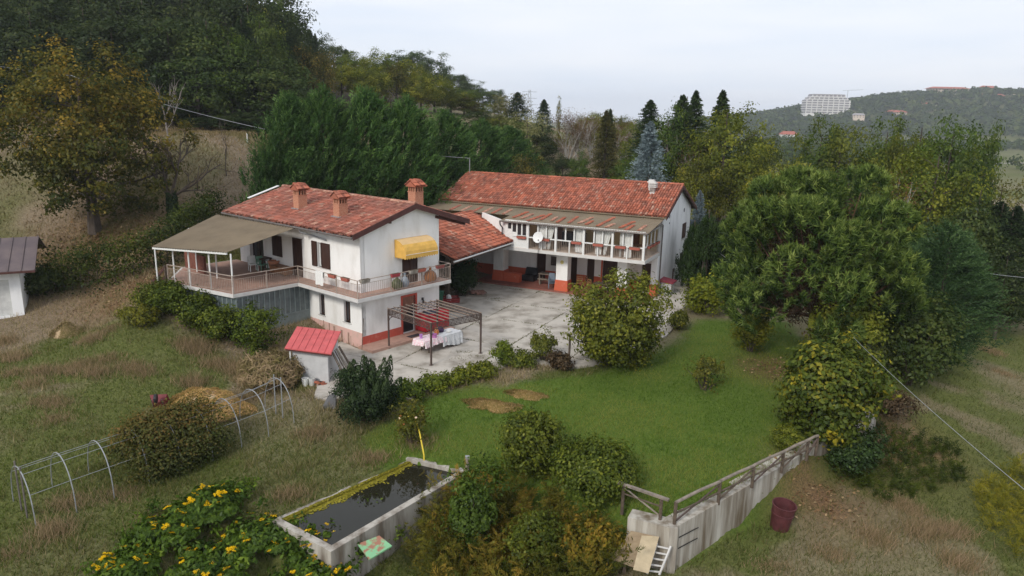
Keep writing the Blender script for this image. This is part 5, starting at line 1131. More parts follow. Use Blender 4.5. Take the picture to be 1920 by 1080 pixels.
wallseg(W0 - dW * .14 - np.array([1.3, -.6]), W0 - dW * .14, WALL_TOP + .02, WALL_TOP + .02, -2.6, -2.6).build('wall_return', stain, rw)
m_ = MB(); q = W0 - dW * .05; m_.box((q[0] - .16, q[1] - .2, -2.6), (q[0] + .1, q[1] + .1, WALL_TOP + .04)); m_.build('corner_post', M['old_conc'], rw)
for z in (-.75, -1.15):
    m_ = MB(); a = W0 + dW * .1; b = W0 + dW * 1.1; n = np.array([dW[1], -dW[0]]) * .135; m_.bar((a[0] + n[0], a[1] + n[1], z), (b[0] + n[0], b[1] + n[1], z), .012, .03); m_.build('formwork_joint', M['black'], rw)
fn = thing('rustic_fence', 'rustic grey wooden fence along the top of the retaining wall', 'fence', (0, 0, 0))
LW = np.hypot(*(W1 - W0)); nin = -np.array([dW[1], -dW[0]]) * .02
P = []
for k, t_ in enumerate((.0, .27, .50, .72, .92, 1.0)):
    q = W0 + (W1 - W0) * t_ + nin; P.append((q, k)); m_ = MB(); m_.tube([(q[0], q[1], WALL_TOP - .05), (q[0], q[1], WALL_TOP + .82)], .06, 7); m_.build('post', M['dark_wood'], fn)
for k in range(5):
    a, b = P[k][0], P[k + 1][0]; j = rg.uniform(-.02, .02)
    m_ = MB(); m_.tube([(a[0], a[1], WALL_TOP + .82 + j), ((a[0] + b[0]) / 2, (a[1] + b[1]) / 2, WALL_TOP + .85), (b[0], b[1], WALL_TOP + .82)], .055, 7); m_.build('top_rail', M['grey_wood'], fn)
    m_ = MB(); m_.tube([(a[0], a[1], WALL_TOP + .42), (b[0], b[1], WALL_TOP + .42 + j)], .035, 6); m_.build('middle_rail', M['dark_wood'], fn)
    m_ = MB(); m_.tube([(a[0], a[1], WALL_TOP + .12), (b[0], b[1], WALL_TOP + .72)], .03, 6); m_.build('diagonal_brace', M['rust_metal'] if k % 2 == 0 else M['dark_wood'], fn)
f2 = thing('rustic_fence', 'short weathered fence bay turning left from the wall corner', 'fence', (0, 0, 0))
qa = W0 + np.array([-.42, .30]); qb = W0 + np.array([-1.55, 1.05])
for q in (qa, qb):
    m_ = MB(); m_.tube([(q[0], q[1], -.6), (q[0], q[1], .5)], .06, 7); m_.build('post', M['dark_wood'], f2)
e_ = (qa - qb) / np.hypot(*(qa - qb)) * .25
m_ = MB(); m_.bar((qa[0] + e_[0], qa[1] + e_[1], .47), (qb[0] - e_[0], qb[1] - e_[1], .52), .12, .07); m_.build('top_rail', M['grey_wood'], f2)
m_ = MB(); m_.tube([(qa[0], qa[1], -.2), (qb[0], qb[1], .42)], .03, 6); m_.build('diagonal_brace', M['grey_wood'], f2)
m_ = MB(); m_.tube([(qa[0], qa[1], .15), (qb[0], qb[1], .18)], .03, 6); m_.build('middle_rail', M['dark_wood'], f2)
# boards and ladder in front of the corner
ply = mat('weathered_plywood', (.31, .235, .145), .85, scale=2.5, col2=(.22, .16, .10), thr=(.4, .7), stretch=(1, 3, 1))
def slab3(name, label, cat, c, mm, th=.03):
    o = MB(); cc = [Vector(p) for p in c]; n = (cc[1] - cc[0]).cross(cc[3] - cc[0]).normalized() * th; o.hexa([p - n for p in cc], cc); return tag(o.build(name, mm), label, cat)
slab3('painted_panel', 'flat panel with flaking green and rust paint lying among the creeper', 'panel', [atz(670, 1020, -.78), atz(692, 1049, -.85), atz(735, 1023, -.74), atz(711, 1004, -.66)], mat('flaking_green_paint', (.20, .42, .22), .6, scale=2.6, col2=(.30, .14, .09), thr=(.46, .54), detail=6), .05)
slab3('plywood_board', 'wide weathered plywood board propped left of the ladder', 'board', [atz(1145, 1048, -1.35), atz(1210, 1072, -1.35), atz(1232, 1006, -.72), atz(1183, 995, -.72)], ply)
slab3('plywood_board', 'narrow lighter plywood board lying over the wide one beside the ladder', 'board', [atz(1187, 1068, -1.27), atz(1216, 1075, -1.3), atz(1236, 1006, -.66), atz(1203, 1004, -.66)], mat('pale_plywood', (.42, .34, .22), .85, .15, 3), .025)
for q in ((1165, 1062), (1222, 1012)):
    pass
bs = thing('board_prop', 'short wooden prop standing under the plywood boards', 'post', tuple(atz(1170, 1066, -1.75))); o = MB(); o.bar((0, 0, -.5), (0.02, .05, .5), .1); o.build('prop', M['dark_wood'], bs)
ld = thing('ladder', 'short white wooden ladder lying against the wall corner', 'ladder', (0, 0, 0))
la, lb_, lc, ld_ = [Vector(atz(*q)) for q in ((1213, 1076, -1.6), (1236, 1078, -1.65), (1258, 1024, -.85), (1232, 1018, -.85))]
m_ = MB(); m_.bar(la, ld_, .05, .06); m_.build('side_rail', M['slab_edge'], ld); m_ = MB(); m_.bar(lb_, lc, .05, .06); m_.build('side_rail', M['slab_edge'], ld)
for k in range(5):
    t_ = .1 + k * .2; m_ = MB(); m_.bar(la.lerp(ld_, t_), lb_.lerp(lc, t_), .045, .035); m_.build('rung', M['slab_edge'], ld)
# tub by the wall
p = gp(1466, 998); tub = thing('plastic_tub', 'dark red plastic tub standing open at the foot of the retaining wall', 'tub', (p[0], p[1] + .3, p[2] - .05)); tub.scale = (.82, .82, .85); tub.rotation_euler = (RAD(5), RAD(4), 0)
trd = mat('dark_red_tub_plastic', (.085, .026, .028), .55, .3, 3); m_ = MB(); m_.lathe([(0, .02), (.38, .0), (.40, .08), (.46, .78), (.49, .80), (.49, .86), (.47, .87), (.50, 1.18), (.53, 1.2), (.53, 1.24), (.48, 1.24), (.42, .75), (.36, .06), (0, .06)], 28); m_.build('shell', trd, tub, smooth=False)
m_ = MB(); m_.box((-.1, -.05, .75), (.12, .1, .8)); m_.build('floating_can', M['white_metal'], tub); m_ = MB(); m_.lathe([(0, .7), (.415, .7)], 24); m_.build('dark_water', mat('dark_tub_water', (.03, .012, .012), .1), tub)
# ================================================================== POLYTUNNEL FRAME
F0 = atz(68, 990, -.95); F1 = atz(552, 802, -.62); dT = (F1 - F0)[:2]; dT = dT / np.hypot(*dT); pT = np.array([-dT[1], dT[0]])
pt = thing('polytunnel_frame', 'bare galvanised hoop frame of a polytunnel overgrown in its middle', 'polytunnel', (0, 0, 0))
NH = 9; Wt, Ht = 2.25, 1.78; tops = []
for k in range(NH):
    q = F0[:2] + (F1 - F0)[:2] * k / (NH - 1); c_ = q + pT * Wt / 2; z0_ = hz(*c_) - .05; pts = []
    for j in range(17):
        a = math.pi * j / 16; pts.append((c_[0] - pT[0] * math.cos(a) * Wt / 2, c_[1] - pT[1] * math.cos(a) * Wt / 2, z0_ + Ht * math.sin(a) ** .8))
    m_ = MB(); m_.tube([(pts[0][0], pts[0][1], z0_ - .3)] + pts + [(pts[-1][0], pts[-1][1], z0_ - .3)], .019, 6); m_.build('hoop', M['galv'], pt); tops.append([pts[3], pts[8], pts[6], pts[12]])
for j in range(4):
    m_ = MB(); m_.tube([t_[j] for t_ in tops], .010, 4); m_.build('purlin', M['galv'], pt)
for k in (0, NH - 1):
    q = F0[:2] + (F1 - F0)[:2] * k / (NH - 1)
    for s_ in (.38, .62):
        b_ = q + pT * Wt * s_; z0_ = hz(*b_); m_ = MB(); m_.bar((b_[0], b_[1], z0_ - .1), (b_[0], b_[1], z0_ + 1.85), .04); m_.build('door_post', M['gutter'] if k == 0 else M['galv'], pt)
# wheelbarrow tipped up in the meadow
p = gp(299, 764); wb = thing('wheelbarrow', 'dark red wheelbarrow tipped on its nose in the meadow', 'wheelbarrow', (p[0], p[1], p[2]), .5); wb.rotation_euler = (RAD(-62), 0, RAD(12))
m_ = MB(); m_.add([(-.22, -.35, .0), (.22, -.35, .0), (.26, .3, .0), (-.26, .3, .0), (-.36, -.5, .32), (.36, -.5, .32), (.42, .5, .32), (-.42, .5, .32)], [(0, 1, 2, 3), (0, 1, 5, 4), (1, 2, 6, 5), (2, 3, 7, 6), (3, 0, 4, 7)]); m_.build('tray', mat('dark_red_paint', (.16, .03, .035), .6, .2, 5), wb)
m_ = MB(); m_.tube([(-.2, -.6, -.05), (-.24, .4, -.06), (-.3, 1.0, .12)], .02, 6); m_.tube([(.2, -.6, -.05), (.24, .4, -.06), (.3, 1.0, .12)], .02, 6); m_.build('handle', M['gutter'], wb)
m_ = MB(); m_.tube([(-.05, -.72, -.1), (.05, -.72, -.1)], .2, 14); m_.build('wheel', M['black'], wb)
for x in (-.22, .22):
    m_ = MB(); m_.tube([(x, .35, -.05), (x, .4, -.35), (x, .15, -.05)], .016, 5); m_.build('leg', M['gutter'], wb)
# steps with handrail at the far end of the terrace
sp = thing('terrace_steps', 'brown wooden stair rail climbing to the far end of the terrace', 'steps', (O1[0], O1[1], 0), -A1)
for k in range(6):
    m_ = MB(); m_.box((-9.85 - .3 * k - .3, -5.9, 2.9 - .2 * k - .25), (-9.85 - .3 * k, -4.8, 2.9 - .2 * k)); m_.build('step', M['old_conc'], sp)
for y in (-5.95,):
    for z in (.45, .95):
        m_ = MB(); m_.bar((-9.8, y, 2.95 + z), (-11.7, y, 1.75 + z), .06, .14); m_.build('rail_board', M['barge'], sp)
    for k in range(3):
        x = -9.85 - k * .92; m_ = MB(); m_.bar((x, y, 1.5), (x, y, 4.0 - k * .58), .11); m_.build('rail_post', M['dark_wood'], sp)
# ================================================================== GARAGE ON THE LEFT
gC = atz(46, 588, .6)[:2]; gD = atz(0, 592, .6)[:2]; fxg = (gD - gC) / np.hypot(*(gD - gC)); ag = math.atan2(-fxg[1], -fxg[0])
ga = thing('garage', 'small white garage with purple brown sheet roof at the left edge', 'garage', (gC[0], gC[1], .5), ag)
m_ = MB(); panel(m_, lambda x, d, z: (-x, d, z), 0, 5.0, -.6, lambda x: 2.75, [(.55, 3.1, .05, 2.2)], .25); m_.build('front_wall', M['plaster2'], ga)
m_ = MB(); m_.box((-5, .25, -.6), (-4.75, 5.2, 2.75)); m_.box((-.25, .25, -.6), (0, 5.2, 2.75)); m_.box((-4.75, 5.0, -.6), (-.25, 5.2, 2.75)); m_.build('side_walls', M['plaster2'], ga)
for k in range(5):
    m_ = MB(); x0_ = -3.08 + k * .506; m_.box((x0_, .1, .06), (x0_ + .5, .15, 2.19)); m_.build('door_panel', mat('dirty_white_steel', (.58, .58, .56), .6, .1, 4), ga)
for k in range(10):
    a = -5.6 + k * .65; m_ = MB(); m_.hexa([(a, -.75, 2.75), (a + .64, -.75, 2.75), (a + .64, 2.9, 4.15), (a, 2.9, 4.15)], [(a, -.75, 2.81), (a + .64, -.75, 2.81), (a + .64, 2.9, 4.21), (a, 2.9, 4.21)])
    m_.hexa([(a + .6, -.75, 2.81), (a + .64, -.75, 2.81), (a + .64, 2.9, 4.21), (a + .6, 2.9, 4.21)], [(a + .6, -.75, 2.86), (a + .64, -.75, 2.86), (a + .64, 2.9, 4.26), (a + .6, 2.9, 4.26)])
    m_.build('roof_panel', mat('purple_brown_sheet', (.105, .082, .085), .6, scale=1.2, col2=(.15, .115, .11), thr=(.4, .7)), ga) if k == 0 else m_.build('roof_panel', bpy.data.materials['purple_brown_sheet'], ga)
m_ = MB(); m_.hexa([(-5.6, 2.9, 4.15), (.9, 2.9, 4.15), (.9, 6.0, 2.95), (-5.6, 6.0, 2.95)], [(-5.6, 2.9, 4.21), (.9, 2.9, 4.21), (.9, 6.0, 3.01), (-5.6, 6.0, 3.01)]); m_.build('rear_roof', bpy.data.materials['purple_brown_sheet'], ga)
m_ = MB(); m_.add([(-.01, 0.01, 2.75), (-.01, 5.19, 2.75), (-.01, 2.7, 4.1)], [(0, 1, 2)]); m_.build('gable_infill', M['plaster2'], ga)
m_ = MB(); m_.box((-3.3, 2.5, 4.0), (-3.0, 2.8, 4.75)); m_.build('flue', M['barge'], ga)
m_ = MB(); m_.box((-5.6, -.82, 2.68), (.9, -.74, 2.80)); m_.build('fascia', M['barge'], ga)
# ================================================================== PLANTS
def unit(a): return a / np.maximum(np.linalg.norm(a, axis=-1, keepdims=True), 1e-9)
def leaf_quads(c, n, l, wd, rng, t=None, fold=.12):
    N = len(c)
    if t is None: t = rng.normal(size=(N, 3))
    n = unit(n); t = unit(t - n * (t * n).sum(1, keepdims=True)); b = np.cross(n, t); l = np.broadcast_to(np.asarray(l, float), (N,))[:, None]; wd = np.broadcast_to(np.asarray(wd, float), (N,))[:, None]
    V = np.empty((N, 4, 3)); V[:, 0] = c + t * l * .5; V[:, 2] = c - t * l * .5; V[:, 1] = c + b * wd * .5 + n * l * fold - t * l * .06; V[:, 3] = c - b * wd * .5 + n * l * fold - t * l * .06
    return V.reshape(-1, 3)
class Fol:
    def __init__(self): self.V = []; self.T = []; self.n = 0
    def add(self, V, tint): self.V.append(V); self.T.append(np.repeat(tint, 4)); self.n += len(tint)
    def mesh(self, name, m):
        V = np.concatenate(self.V); T = np.clip(np.concatenate(self.T), 0, 1); return np_mesh(name, V, np.arange(len(V)).reshape(-1, 4), m, T)
def lumpf(d, rng, k=5, amp=.2):
    f = np.zeros(len(d))
    for i in range(k):
        v = rng.normal(size=3) * (1.6 + i * .7); f += np.cos(d @ v + rng.uniform(0, 6.28)) / (1 + .35 * i)
    return 1 + amp * f / 2
def crown(fo, rng, R, cz, nclu, lpc, leaf, cr, lump=.22, shell=.55, up=.35, asp=.6, tint=.5, tv=.28, base=None, flat=.7, zmin=None, c0=(0, 0), topfac=1.0, conical=0.0):
    R = np.array(R, float); d = unit(rng.normal(size=(nclu, 3))); r = 1 - (1 - shell) * rng.random(nclu) ** 1.3; lf = lumpf(d, rng, 6, lump * 1.45)
    P = d * (r * lf)[:, None] * R
    if conical:
        tz = (P[:, 2] / R[2] + 1) / 2; P[:, :2] *= (1 - conical * np.clip(tz, 0, 1))[:, None]
    P += np.array([c0[0], c0[1], cz])
    if zmin is not None: P[:, 2] = np.maximum(P[:, 2], zmin + rng.random(nclu) * cr)
    ct = rng.normal(size=nclu) * tv * .6
    N = nclu * lpc; ci = np.repeat(np.arange(nclu), lpc); off = rng.normal(size=(N, 3)) * cr * .55; off[:, 2] *= flat; c = P[ci] + off
    nrm = unit(off + rng.normal(size=(N, 3)) * cr * .5) * .7 + d[ci] * .5 + np.array([0, 0, up]) + rng.normal(size=(N, 3)) * .25
    l = leaf * rng.uniform(.7, 1.35, N); fo.add(leaf_quads(c, nrm, l, l * asp, rng), tint + ct[ci] + rng.normal(size=N) * tv * .5)
    return P
def trunk_mb(rng, h, r0, P=None, nl=14, z_lo=.3, bend=.25, sides=7):
    """tapered trunk with limbs reaching the crown clumps P"""
    mb = MB(); n = 7; pts = []; rs = []
    bx, by = rng.normal() * bend, rng.normal() * bend
    for i in range(n):
        t = i / (n - 1); pts.append((bx * math.sin(t * 2.2) * t, by * math.sin(t * 1.7) * t, h * t - .25 * (i == 0))); rs.append(r0 * (1.25 if i == 0 else 1) * (1 - .82 * t))
    mb.tube(pts, rs, sides)
    if P is not None and len(P):
        sel = rng.choice(len(P), min(nl, len(P)), replace=False)
        for s in sel:
            e = P[s]; z = max(h * z_lo, min(h * .95, e[2] - .45 * math.hypot(e[0], e[1]))); t = z / h; i = min(int(t * (n - 1)), n - 2); f = t * (n - 1) - i
            a = np.array(pts[i]) * (1 - f) + np.array(pts[i + 1]) * f; m = (a + e) / 2 + np.array([0, 0, -.06 * np.linalg.norm(e - a)]) + rng.normal(size=3) * .12; r = r0 * (1 - .8 * t) * .5
            mb.tube([tuple(a), tuple(m), tuple(e)], [r, r * .6, r * .18], 5, cap=False)
    return mb
LM = {}
LM['broad'] = leaf_mat('broad_leaves', (.022, .038, .008), (.052, .080, .014), (.115, .132, .024), .3, .012, 1.6)
LM['dark'] = leaf_mat('dark_hill_leaves', (.011, .020, .006), (.027, .040, .011), (.058, .066, .018), .33, .012, 1.85)
LM['autumn'] = leaf_mat('autumn_leaves', (.030, .042, .009), (.092, .085, .015), (.27, .175, .028))
LM['cypress'] = leaf_mat('cypress_sprays', (.008, .020, .005), (.024, .054, .012), (.075, .125, .030), .28, .012, 1.95)
LM['cedar'] = leaf_mat('cedar_sprays', (.010, .024, .009), (.030, .056, .020), (.075, .112, .040), .25)
LM['spruce'] = leaf_mat('spruce_needles', (.010, .019, .008), (.022, .038, .014), (.05, .07, .026), .15)
LM['blue'] = leaf_mat('blue_spruce_needles', (.06, .09, .095), (.13, .17, .18), (.23, .28, .29), .15)
LM['pine'] = leaf_mat('stone_pine_needles', (.015, .032, .006), (.062, .092, .017), (.165, .195, .048), .33, .012, 1.85)
LM['yellow'] = leaf_mat('yellow_green_leaves', (.055, .070, .008), (.125, .130, .013), (.26, .225, .026))
LM['pale'] = leaf_mat('pale_variegated_leaves', (.075, .085, .025), (.17, .17, .07), (.33, .31, .17))
LM['brown'] = leaf_mat('brown_thin_foliage', (.050, .034, .020), (.105, .068, .038), (.17, .115, .06))
LM['bush'] = leaf_mat('bush_leaves', (.024, .034, .006), (.072, .084, .011), (.165, .158, .022), .35, .012, 1.8)
LM['yew'] = leaf_mat('dark_evergreen_leaves', (.008, .016, .006), (.018, .032, .011), (.048, .070, .024), .15)
LM['grass'] = leaf_mat('grass_blades', (.040, .072, .010), (.080, .124, .018), (.165, .165, .045), .35, .0, 1.42)
LM['dry'] = leaf_mat('meadow_blades', (.058, .080, .015), (.145, .130, .056), (.33, .255, .17), .3, .0, 1.25)
LM['fern'] = leaf_mat('feathery_weed', (.045, .056, .011), (.12, .108, .018), (.25, .16, .03), .35, .0)
LM['maple'] = leaf_mat('maple_leaves', (.030, .048, .008), (.078, .100, .015), (.30, .24, .02), .3)
LM['litter'] = leaf_mat('fallen_leaves', (.09, .05, .025), (.20, .12, .06), (.36, .26, .14), .0, .0, 1)
LM['vine'] = leaf_mat('reddening_vine_leaves', (.030, .042, .009), (.075, .070, .017), (.16, .085, .024))
M['bark'] = mat('grey_brown_bark', (.075, .058, .045), .95, .35, 9, bump=.4, stretch=(1, 1, .25))
M['birch'] = mat('white_birch_bark', (.38, .36, .33), .9, scale=7, col2=(.20, .18, .16), thr=(.55, .72), stretch=(1, 1, 2.5))
M['redbark'] = mat('reddish_pine_bark', (.14, .075, .05), .95, .3, 8, bump=.4)

def plant_root(name, label, cat, p, rz=0, group=None): return thing(name, label, cat, (float(p[0]), float(p[1]), float(p[2])), rz, group)
def colour(root, col):
    for ch in root.children: ch.color = tuple(col) + (1,)

# ---- prototypes for the many trees (12 m tall, about 9 m wide)
PROTO = {}
def proto_broad(seed, m, nclu=150, lpc=34, leaf=.36, R=(4.2, 4.2, 4.9), cz=6.9, lump=.25, cr=1.0, tint=.45, bark='bark', shell=.5, conical=.0, nl=12):
    rng = np.random.default_rng(seed); fo = Fol(); P = crown(fo, rng, R, cz, nclu, lpc, leaf, cr, lump, shell=shell, tint=tint, conical=conical, zmin=1.2)
    return trunk_mb(rng, 11, .26, P, nl), M[bark], fo.mesh('crown', m), 12.0, 9.0
def sprays(fo, rng, base, dirs, L, nq, ql, qw, tint, droop=0.0, spread=.35, taper=True):
    """feathery shoots: quads strung along each axis"""
    N = len(base); k = np.tile(np.linspace(.08, 1, nq), N); i = np.repeat(np.arange(N), nq); d = unit(dirs)
    side = unit(np.cross(d, rng.normal(size=(N, 3)))); nn = np.cross(d, side); Lr = np.broadcast_to(np.asarray(L, float), (N,))
    sg = np.tile(np.where(np.arange(nq) % 2 == 0, 1, -1), N); w_ = spread * (1 - .75 * k if taper else 1)
    c = base[i] + d[i] * (k * Lr[i])[:, None] + side[i] * (sg * w_ * Lr[i] * .28)[:, None] + rng.normal(size=(N * nq, 3)) * .03 * Lr[i][:, None]
    c[:, 2] -= droop * (k ** 2) * Lr[i]
    t = d[i] * 1.0 + side[i] * (sg * .55)[:, None] + rng.normal(size=(N * nq, 3)) * .18; n = nn[i] + rng.normal(size=(N * nq, 3)) * .5 + np.array([0, 0, .3])
    sc = rng.uniform(.75, 1.25, N * nq) * (1.1 - .35 * k)
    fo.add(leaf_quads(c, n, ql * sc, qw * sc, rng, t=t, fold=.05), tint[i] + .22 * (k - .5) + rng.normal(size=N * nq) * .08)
def proto_cypress(seed, ns=2100, nq=15, H=14.0, W=9.0, upw=.95, outw=.62, lean=(.38, 0, 0), m='cypress', L=1.55, ql=.42, qw=.085):
    rng = np.random.default_rng(seed); fo = Fol(); nbg = ns // 11; bi = rng.integers(0, nbg, ns); h = np.clip((rng.random(nbg) ** .85)[bi] + rng.normal(size=ns) * .035, .0, 1); a = rng.uniform(0, 6.283, nbg)[bi] + rng.normal(size=ns) * .13 / (.35 + .65 * (1 - h)); bo = rng.uniform(.72, 1.12, nbg)[bi]; bt = rng.normal(size=nbg)[bi] * .13
    prof = np.clip(np.minimum(1.0, .62 + 2.2 * h) * (1 - h ** 2.2) ** .62, .03, 1)
    lf = 1 + .14 * np.cos(3 * a + 9 * h + seed) + .10 * np.cos(5 * a - 14 * h)
    r = W / 2 * prof * lf * bo * (1 - .5 * rng.random(ns) ** 2); z = .3 + h * (H - 1.6)
    base = np.stack([r * np.cos(a), r * np.sin(a), z], 1); out = np.stack([np.cos(a), np.sin(a), np.zeros(ns)], 1)
    dirs = out * outw + np.array([0, 0, upw]) + np.array(lean) + rng.normal(size=(ns, 3)) * .16
    tint = .40 + bt + rng.normal(size=ns) * .13 + .1 * h
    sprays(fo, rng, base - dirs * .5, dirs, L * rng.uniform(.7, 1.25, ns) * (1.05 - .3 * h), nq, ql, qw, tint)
    return trunk_mb(rng, H * .9, .3), M['bark'], fo.mesh('crown', LM[m]), H, W
def proto_spruce(seed, m='spruce', H=12.0, W=7.0, nb=210, nq=16, droop=.35, top=.02, ql=.34, qw=.10, z0=.6):
    rng = np.random.default_rng(seed); fo = Fol(); h = np.linspace(0, 1, nb) ** .9; a = np.arange(nb) * 2.399 + rng.normal(size=nb) * .3
    L = (W / 2) * ((1 - h) ** .72 + top) * rng.uniform(.75, 1.15, nb); z = z0 + h * (H - z0 - .3); base = np.stack([0 * a, 0 * a, z], 1)
    dirs = np.stack([np.cos(a), np.sin(a), .12 + .5 * h ** 3], 1)
    sprays(fo, rng, base, dirs, L, nq, ql, qw, .5 + rng.normal(size=nb) * .15, droop=droop, spread=.55, taper=False)
    sprays(fo, rng, base + dirs * (L * .45)[:, None] * np.array([1, 1, .6]), dirs + rng.normal(size=(nb, 3)) * .45, L * .6, nq, ql, qw, .5 + rng.normal(size=nb) * .18, droop=droop, spread=.6)
    sprays(fo, rng, base + dirs * (L * .3)[:, None], dirs + rng.normal(size=(nb, 3)) * .6, L * .55, nq, ql, qw, .35 + rng.normal(size=nb) * .15, droop=droop, spread=.7)
    return trunk_mb(rng, H * .97, .18), M['bark'], fo.mesh('crown', LM[m]), H, W
def bare_branches(rng, mb, p, d, L, r, depth, spread=.6, up=.12):
    n = 3; pts = [tuple(p)]; q = np.array(p); dd = np.array(d, float)
    for i in range(n):
        dd = dd + rng.normal(size=3) * .13 + np.array([0, 0, up * .3]); dd /= np.linalg.norm(dd); q = q + dd * L / n; pts.append(tuple(q))
    mb.tube(pts, [r, r * .85, r * .7, r * .5], 6 if r > .05 else 4, cap=False)
    ends = [q]
    if depth:
        for k in range(3 if depth > 1 else 4):
            nd = dd + rng.normal(size=3) * spread; nd[2] += up; s = np.array(pts[rng.integers(1, 4)]); ends += bare_branches(rng, mb, s, nd / np.linalg.norm(nd), L * rng.uniform(.55, .8), r * .55, depth - 1, spread, up)
    return ends
def proto_birch(seed, m='brown', leafn=24):
    rng = np.random.default_rng(seed); mb = MB(); ends = []
    for k in range(3):
        a = rng.uniform(0, 6.28); b = np.array([math.cos(a) * .25, math.sin(a) * .25, -.2]); d = np.array([math.cos(a) * .12, math.sin(a) * .12, 1]); ends += bare_branches(rng, mb, b, d, 5.2, .12, 3, .38, .35)
    E_ = np.array(ends); fo = Fol(); c = np.repeat(E_, leafn, 0) + rng.normal(size=(len(E_) * leafn, 3)) * .55; l = rng.uniform(.12, .26, len(c))
    fo.add(leaf_quads(c, rng.normal(size=c.shape), l, l * .5, rng), .45 + rng.normal(size=len(c)) * .25); return mb, M['birch'], fo.mesh('crown', LM[m]), 12.0, 6.0
for i in range(3): PROTO['dark%d' % i] = proto_broad(100 + i, LM['dark'], 105, 60, .36, lump=.32, cr=.95)
for i in range(3): PROTO['broad%d' % i] = proto_broad(200 + i, LM['broad'], 125, 70, .31, lump=.2, cr=.92)
for i in range(2): PROTO['autumn%d' % i] = proto_broad(300 + i, LM['autumn'], 150, 32, .32, lump=.3)
for i in range(2): PROTO['yellow%d' % i] = proto_broad(400 + i, LM['yellow'], 120, 60, .31, lump=.2)
PROTO['pale0'] = proto_broad(500, LM['pale'], 120, 34, .32, lump=.3)
PROTO['slim0'] = proto_broad(510, LM['yellow'], 110, 26, .28, (1.5, 1.5, 5.3), 6.4, .12, .6)
PROTO['olive0'] = proto_broad(520, LM['bush'], 150, 74, .27, (4.3, 4.3, 5.2), 6.4, .2, .85, shell=.45)
PROTO['olive1'] = proto_broad(521, LM['bush'], 150, 74, .27, (4.3, 4.3, 5.1), 6.5, .2, .85, shell=.45)
for i in range(2): PROTO['cyp%d' % i] = proto_cypress(600 + i)
PROTO['spruce0'] = proto_spruce(700); PROTO['spruce1'] = proto_spruce(701, W=6.0); PROTO['blue0'] = proto_spruce(710, 'blue', nb=210, droop=.25)
PROTO['birch0'] = proto_birch(800); PROTO['birch1'] = proto_birch(801, 'brown', 16); PROTO['thin0'] = proto_broad(530, LM['bush'], 130, 60, .26, (4.0, 4.0, 5.3), 6.4, .25, .8)
PROTO['column0'] = proto_cypress(610, 800, 13, 8.0, 2.6, 1.2, .16, (0, 0, 0), 'yew', 1.1, .3, .07)
PROTO['cedar0'] = proto_cypress(620, 2000, 15, 11.0, 10.0, .38, .95, (.35, 0, 0), 'cedar', 1.7, .36, .08)
ROOTS = {}
PLANTED = []
def tree(kind, px, Y, top, wpx, label, col=(1, 1, 1), group=None, name=None, rz=None, cat='tree', hmin=2.0):
    tm, bm, cm, Hp, Wp = PROTO[kind]; rg_ = random.Random(len(PLANTED) * 7 + 1)
    if kind[:3] in ('spr', 'blu'): wpx *= 1.5
    g0_ = aty(px, 300, Y); x = g0_[0]; z = hz(x, Y); zt_ = aty(px, top, Y)[2]; h = max(hmin, zt_ - z); d = depth((x, Y, z + h * .5)); wd = wpx * d / F_PX
    rz = rg_.uniform(0, 6.28) if rz is None else rz; nm = name or {'spruce': 'spruce_tree', 'blue': 'blue_spruce', 'cyp': 'cypress_tree', 'cedar': 'cedar_tree', 'birch': 'birch_tree', 'column': 'cypress_tree'}.get(kind.rstrip('0123456789'), 'leafy_tree')
    if kind not in ROOTS:
        r = thing(nm, label, cat, (x, Y, z - .1), rz, group); tm.build('trunk', bm, r); link('crown', cm, r); ROOTS[kind] = r
    else:
        src = ROOTS[kind]; r = src.copy(); COL.objects.link(r); r.name = nm
        for ch in src.children:
            c = ch.copy(); COL.objects.link(c); c.parent = r
        r.location = (x, Y, z - .1); r.rotation_euler = (0, 0, rz); r['label'] = label; r['category'] = cat
        if group: r['group'] = group
        elif 'group' in r: del r['group']
    r.scale = (wd / Wp, wd / Wp, h / Hp); v_ = rg_.uniform(.88, 1.12); colour(r, [c * v_ for c in col]); PLANTED.append((x, Y)); return r
# row of big cypresses behind the houses
CY = [(548,56,152,175,'leftmost and lowest-skirted of the big cypresses behind the balcony house'),(612,57,140,185,'second big cypress from the left behind the balcony house'),(690,58.5,142,190,'tallest middle cypress of the row behind the two houses'),(765,61,160,180,'cypress behind the gap between the two houses'),
      (835,66,188,170,'cypress above the left end of the long tiled roof'),(905,73,212,150,'cypress behind the cable mast of the long house'),(955,78,226,120,'last and smallest cypress at the right end of the row')]
for i, (px, Y, top, w_, lb) in enumerate(CY): tree('cyp%d' % (i % 2), px, Y, top, w_ * 1.08, lb, (1, 1, 1), 'row of big cypresses behind the houses', rz=(0.0, .12, -.1)[i % 3])
# wooded hillside
G1 = 'trees of the wooded hillside'
LB = {'dark': 'dark green leafy tree of the wooded hillside on the left', 'broad': 'mid green leafy tree of the wooded hillside', 'autumn': 'rusty autumn coloured tree of the wooded hillside', 'yellow': 'yellow green tree of the wooded hillside', 'spruce': 'dark pointed conifer on the wooded hillside', 'olive': 'olive green tree of the wooded hillside'}
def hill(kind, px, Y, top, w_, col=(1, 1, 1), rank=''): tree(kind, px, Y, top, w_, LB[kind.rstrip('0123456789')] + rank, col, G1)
rh = random.Random(77)
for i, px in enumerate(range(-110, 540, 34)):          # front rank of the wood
    hill('dark%d' % (i % 3), px + rh.uniform(-8, 8), 90 + rh.uniform(-3, 6), rh.uniform(-10, 70) if px < 420 else 60 + (px - 420) * .35 + rh.uniform(-15, 15), rh.uniform(120, 165), (.72, .74, .68) if px < 300 else (.95, 1.0, .8), ', in its front rank')
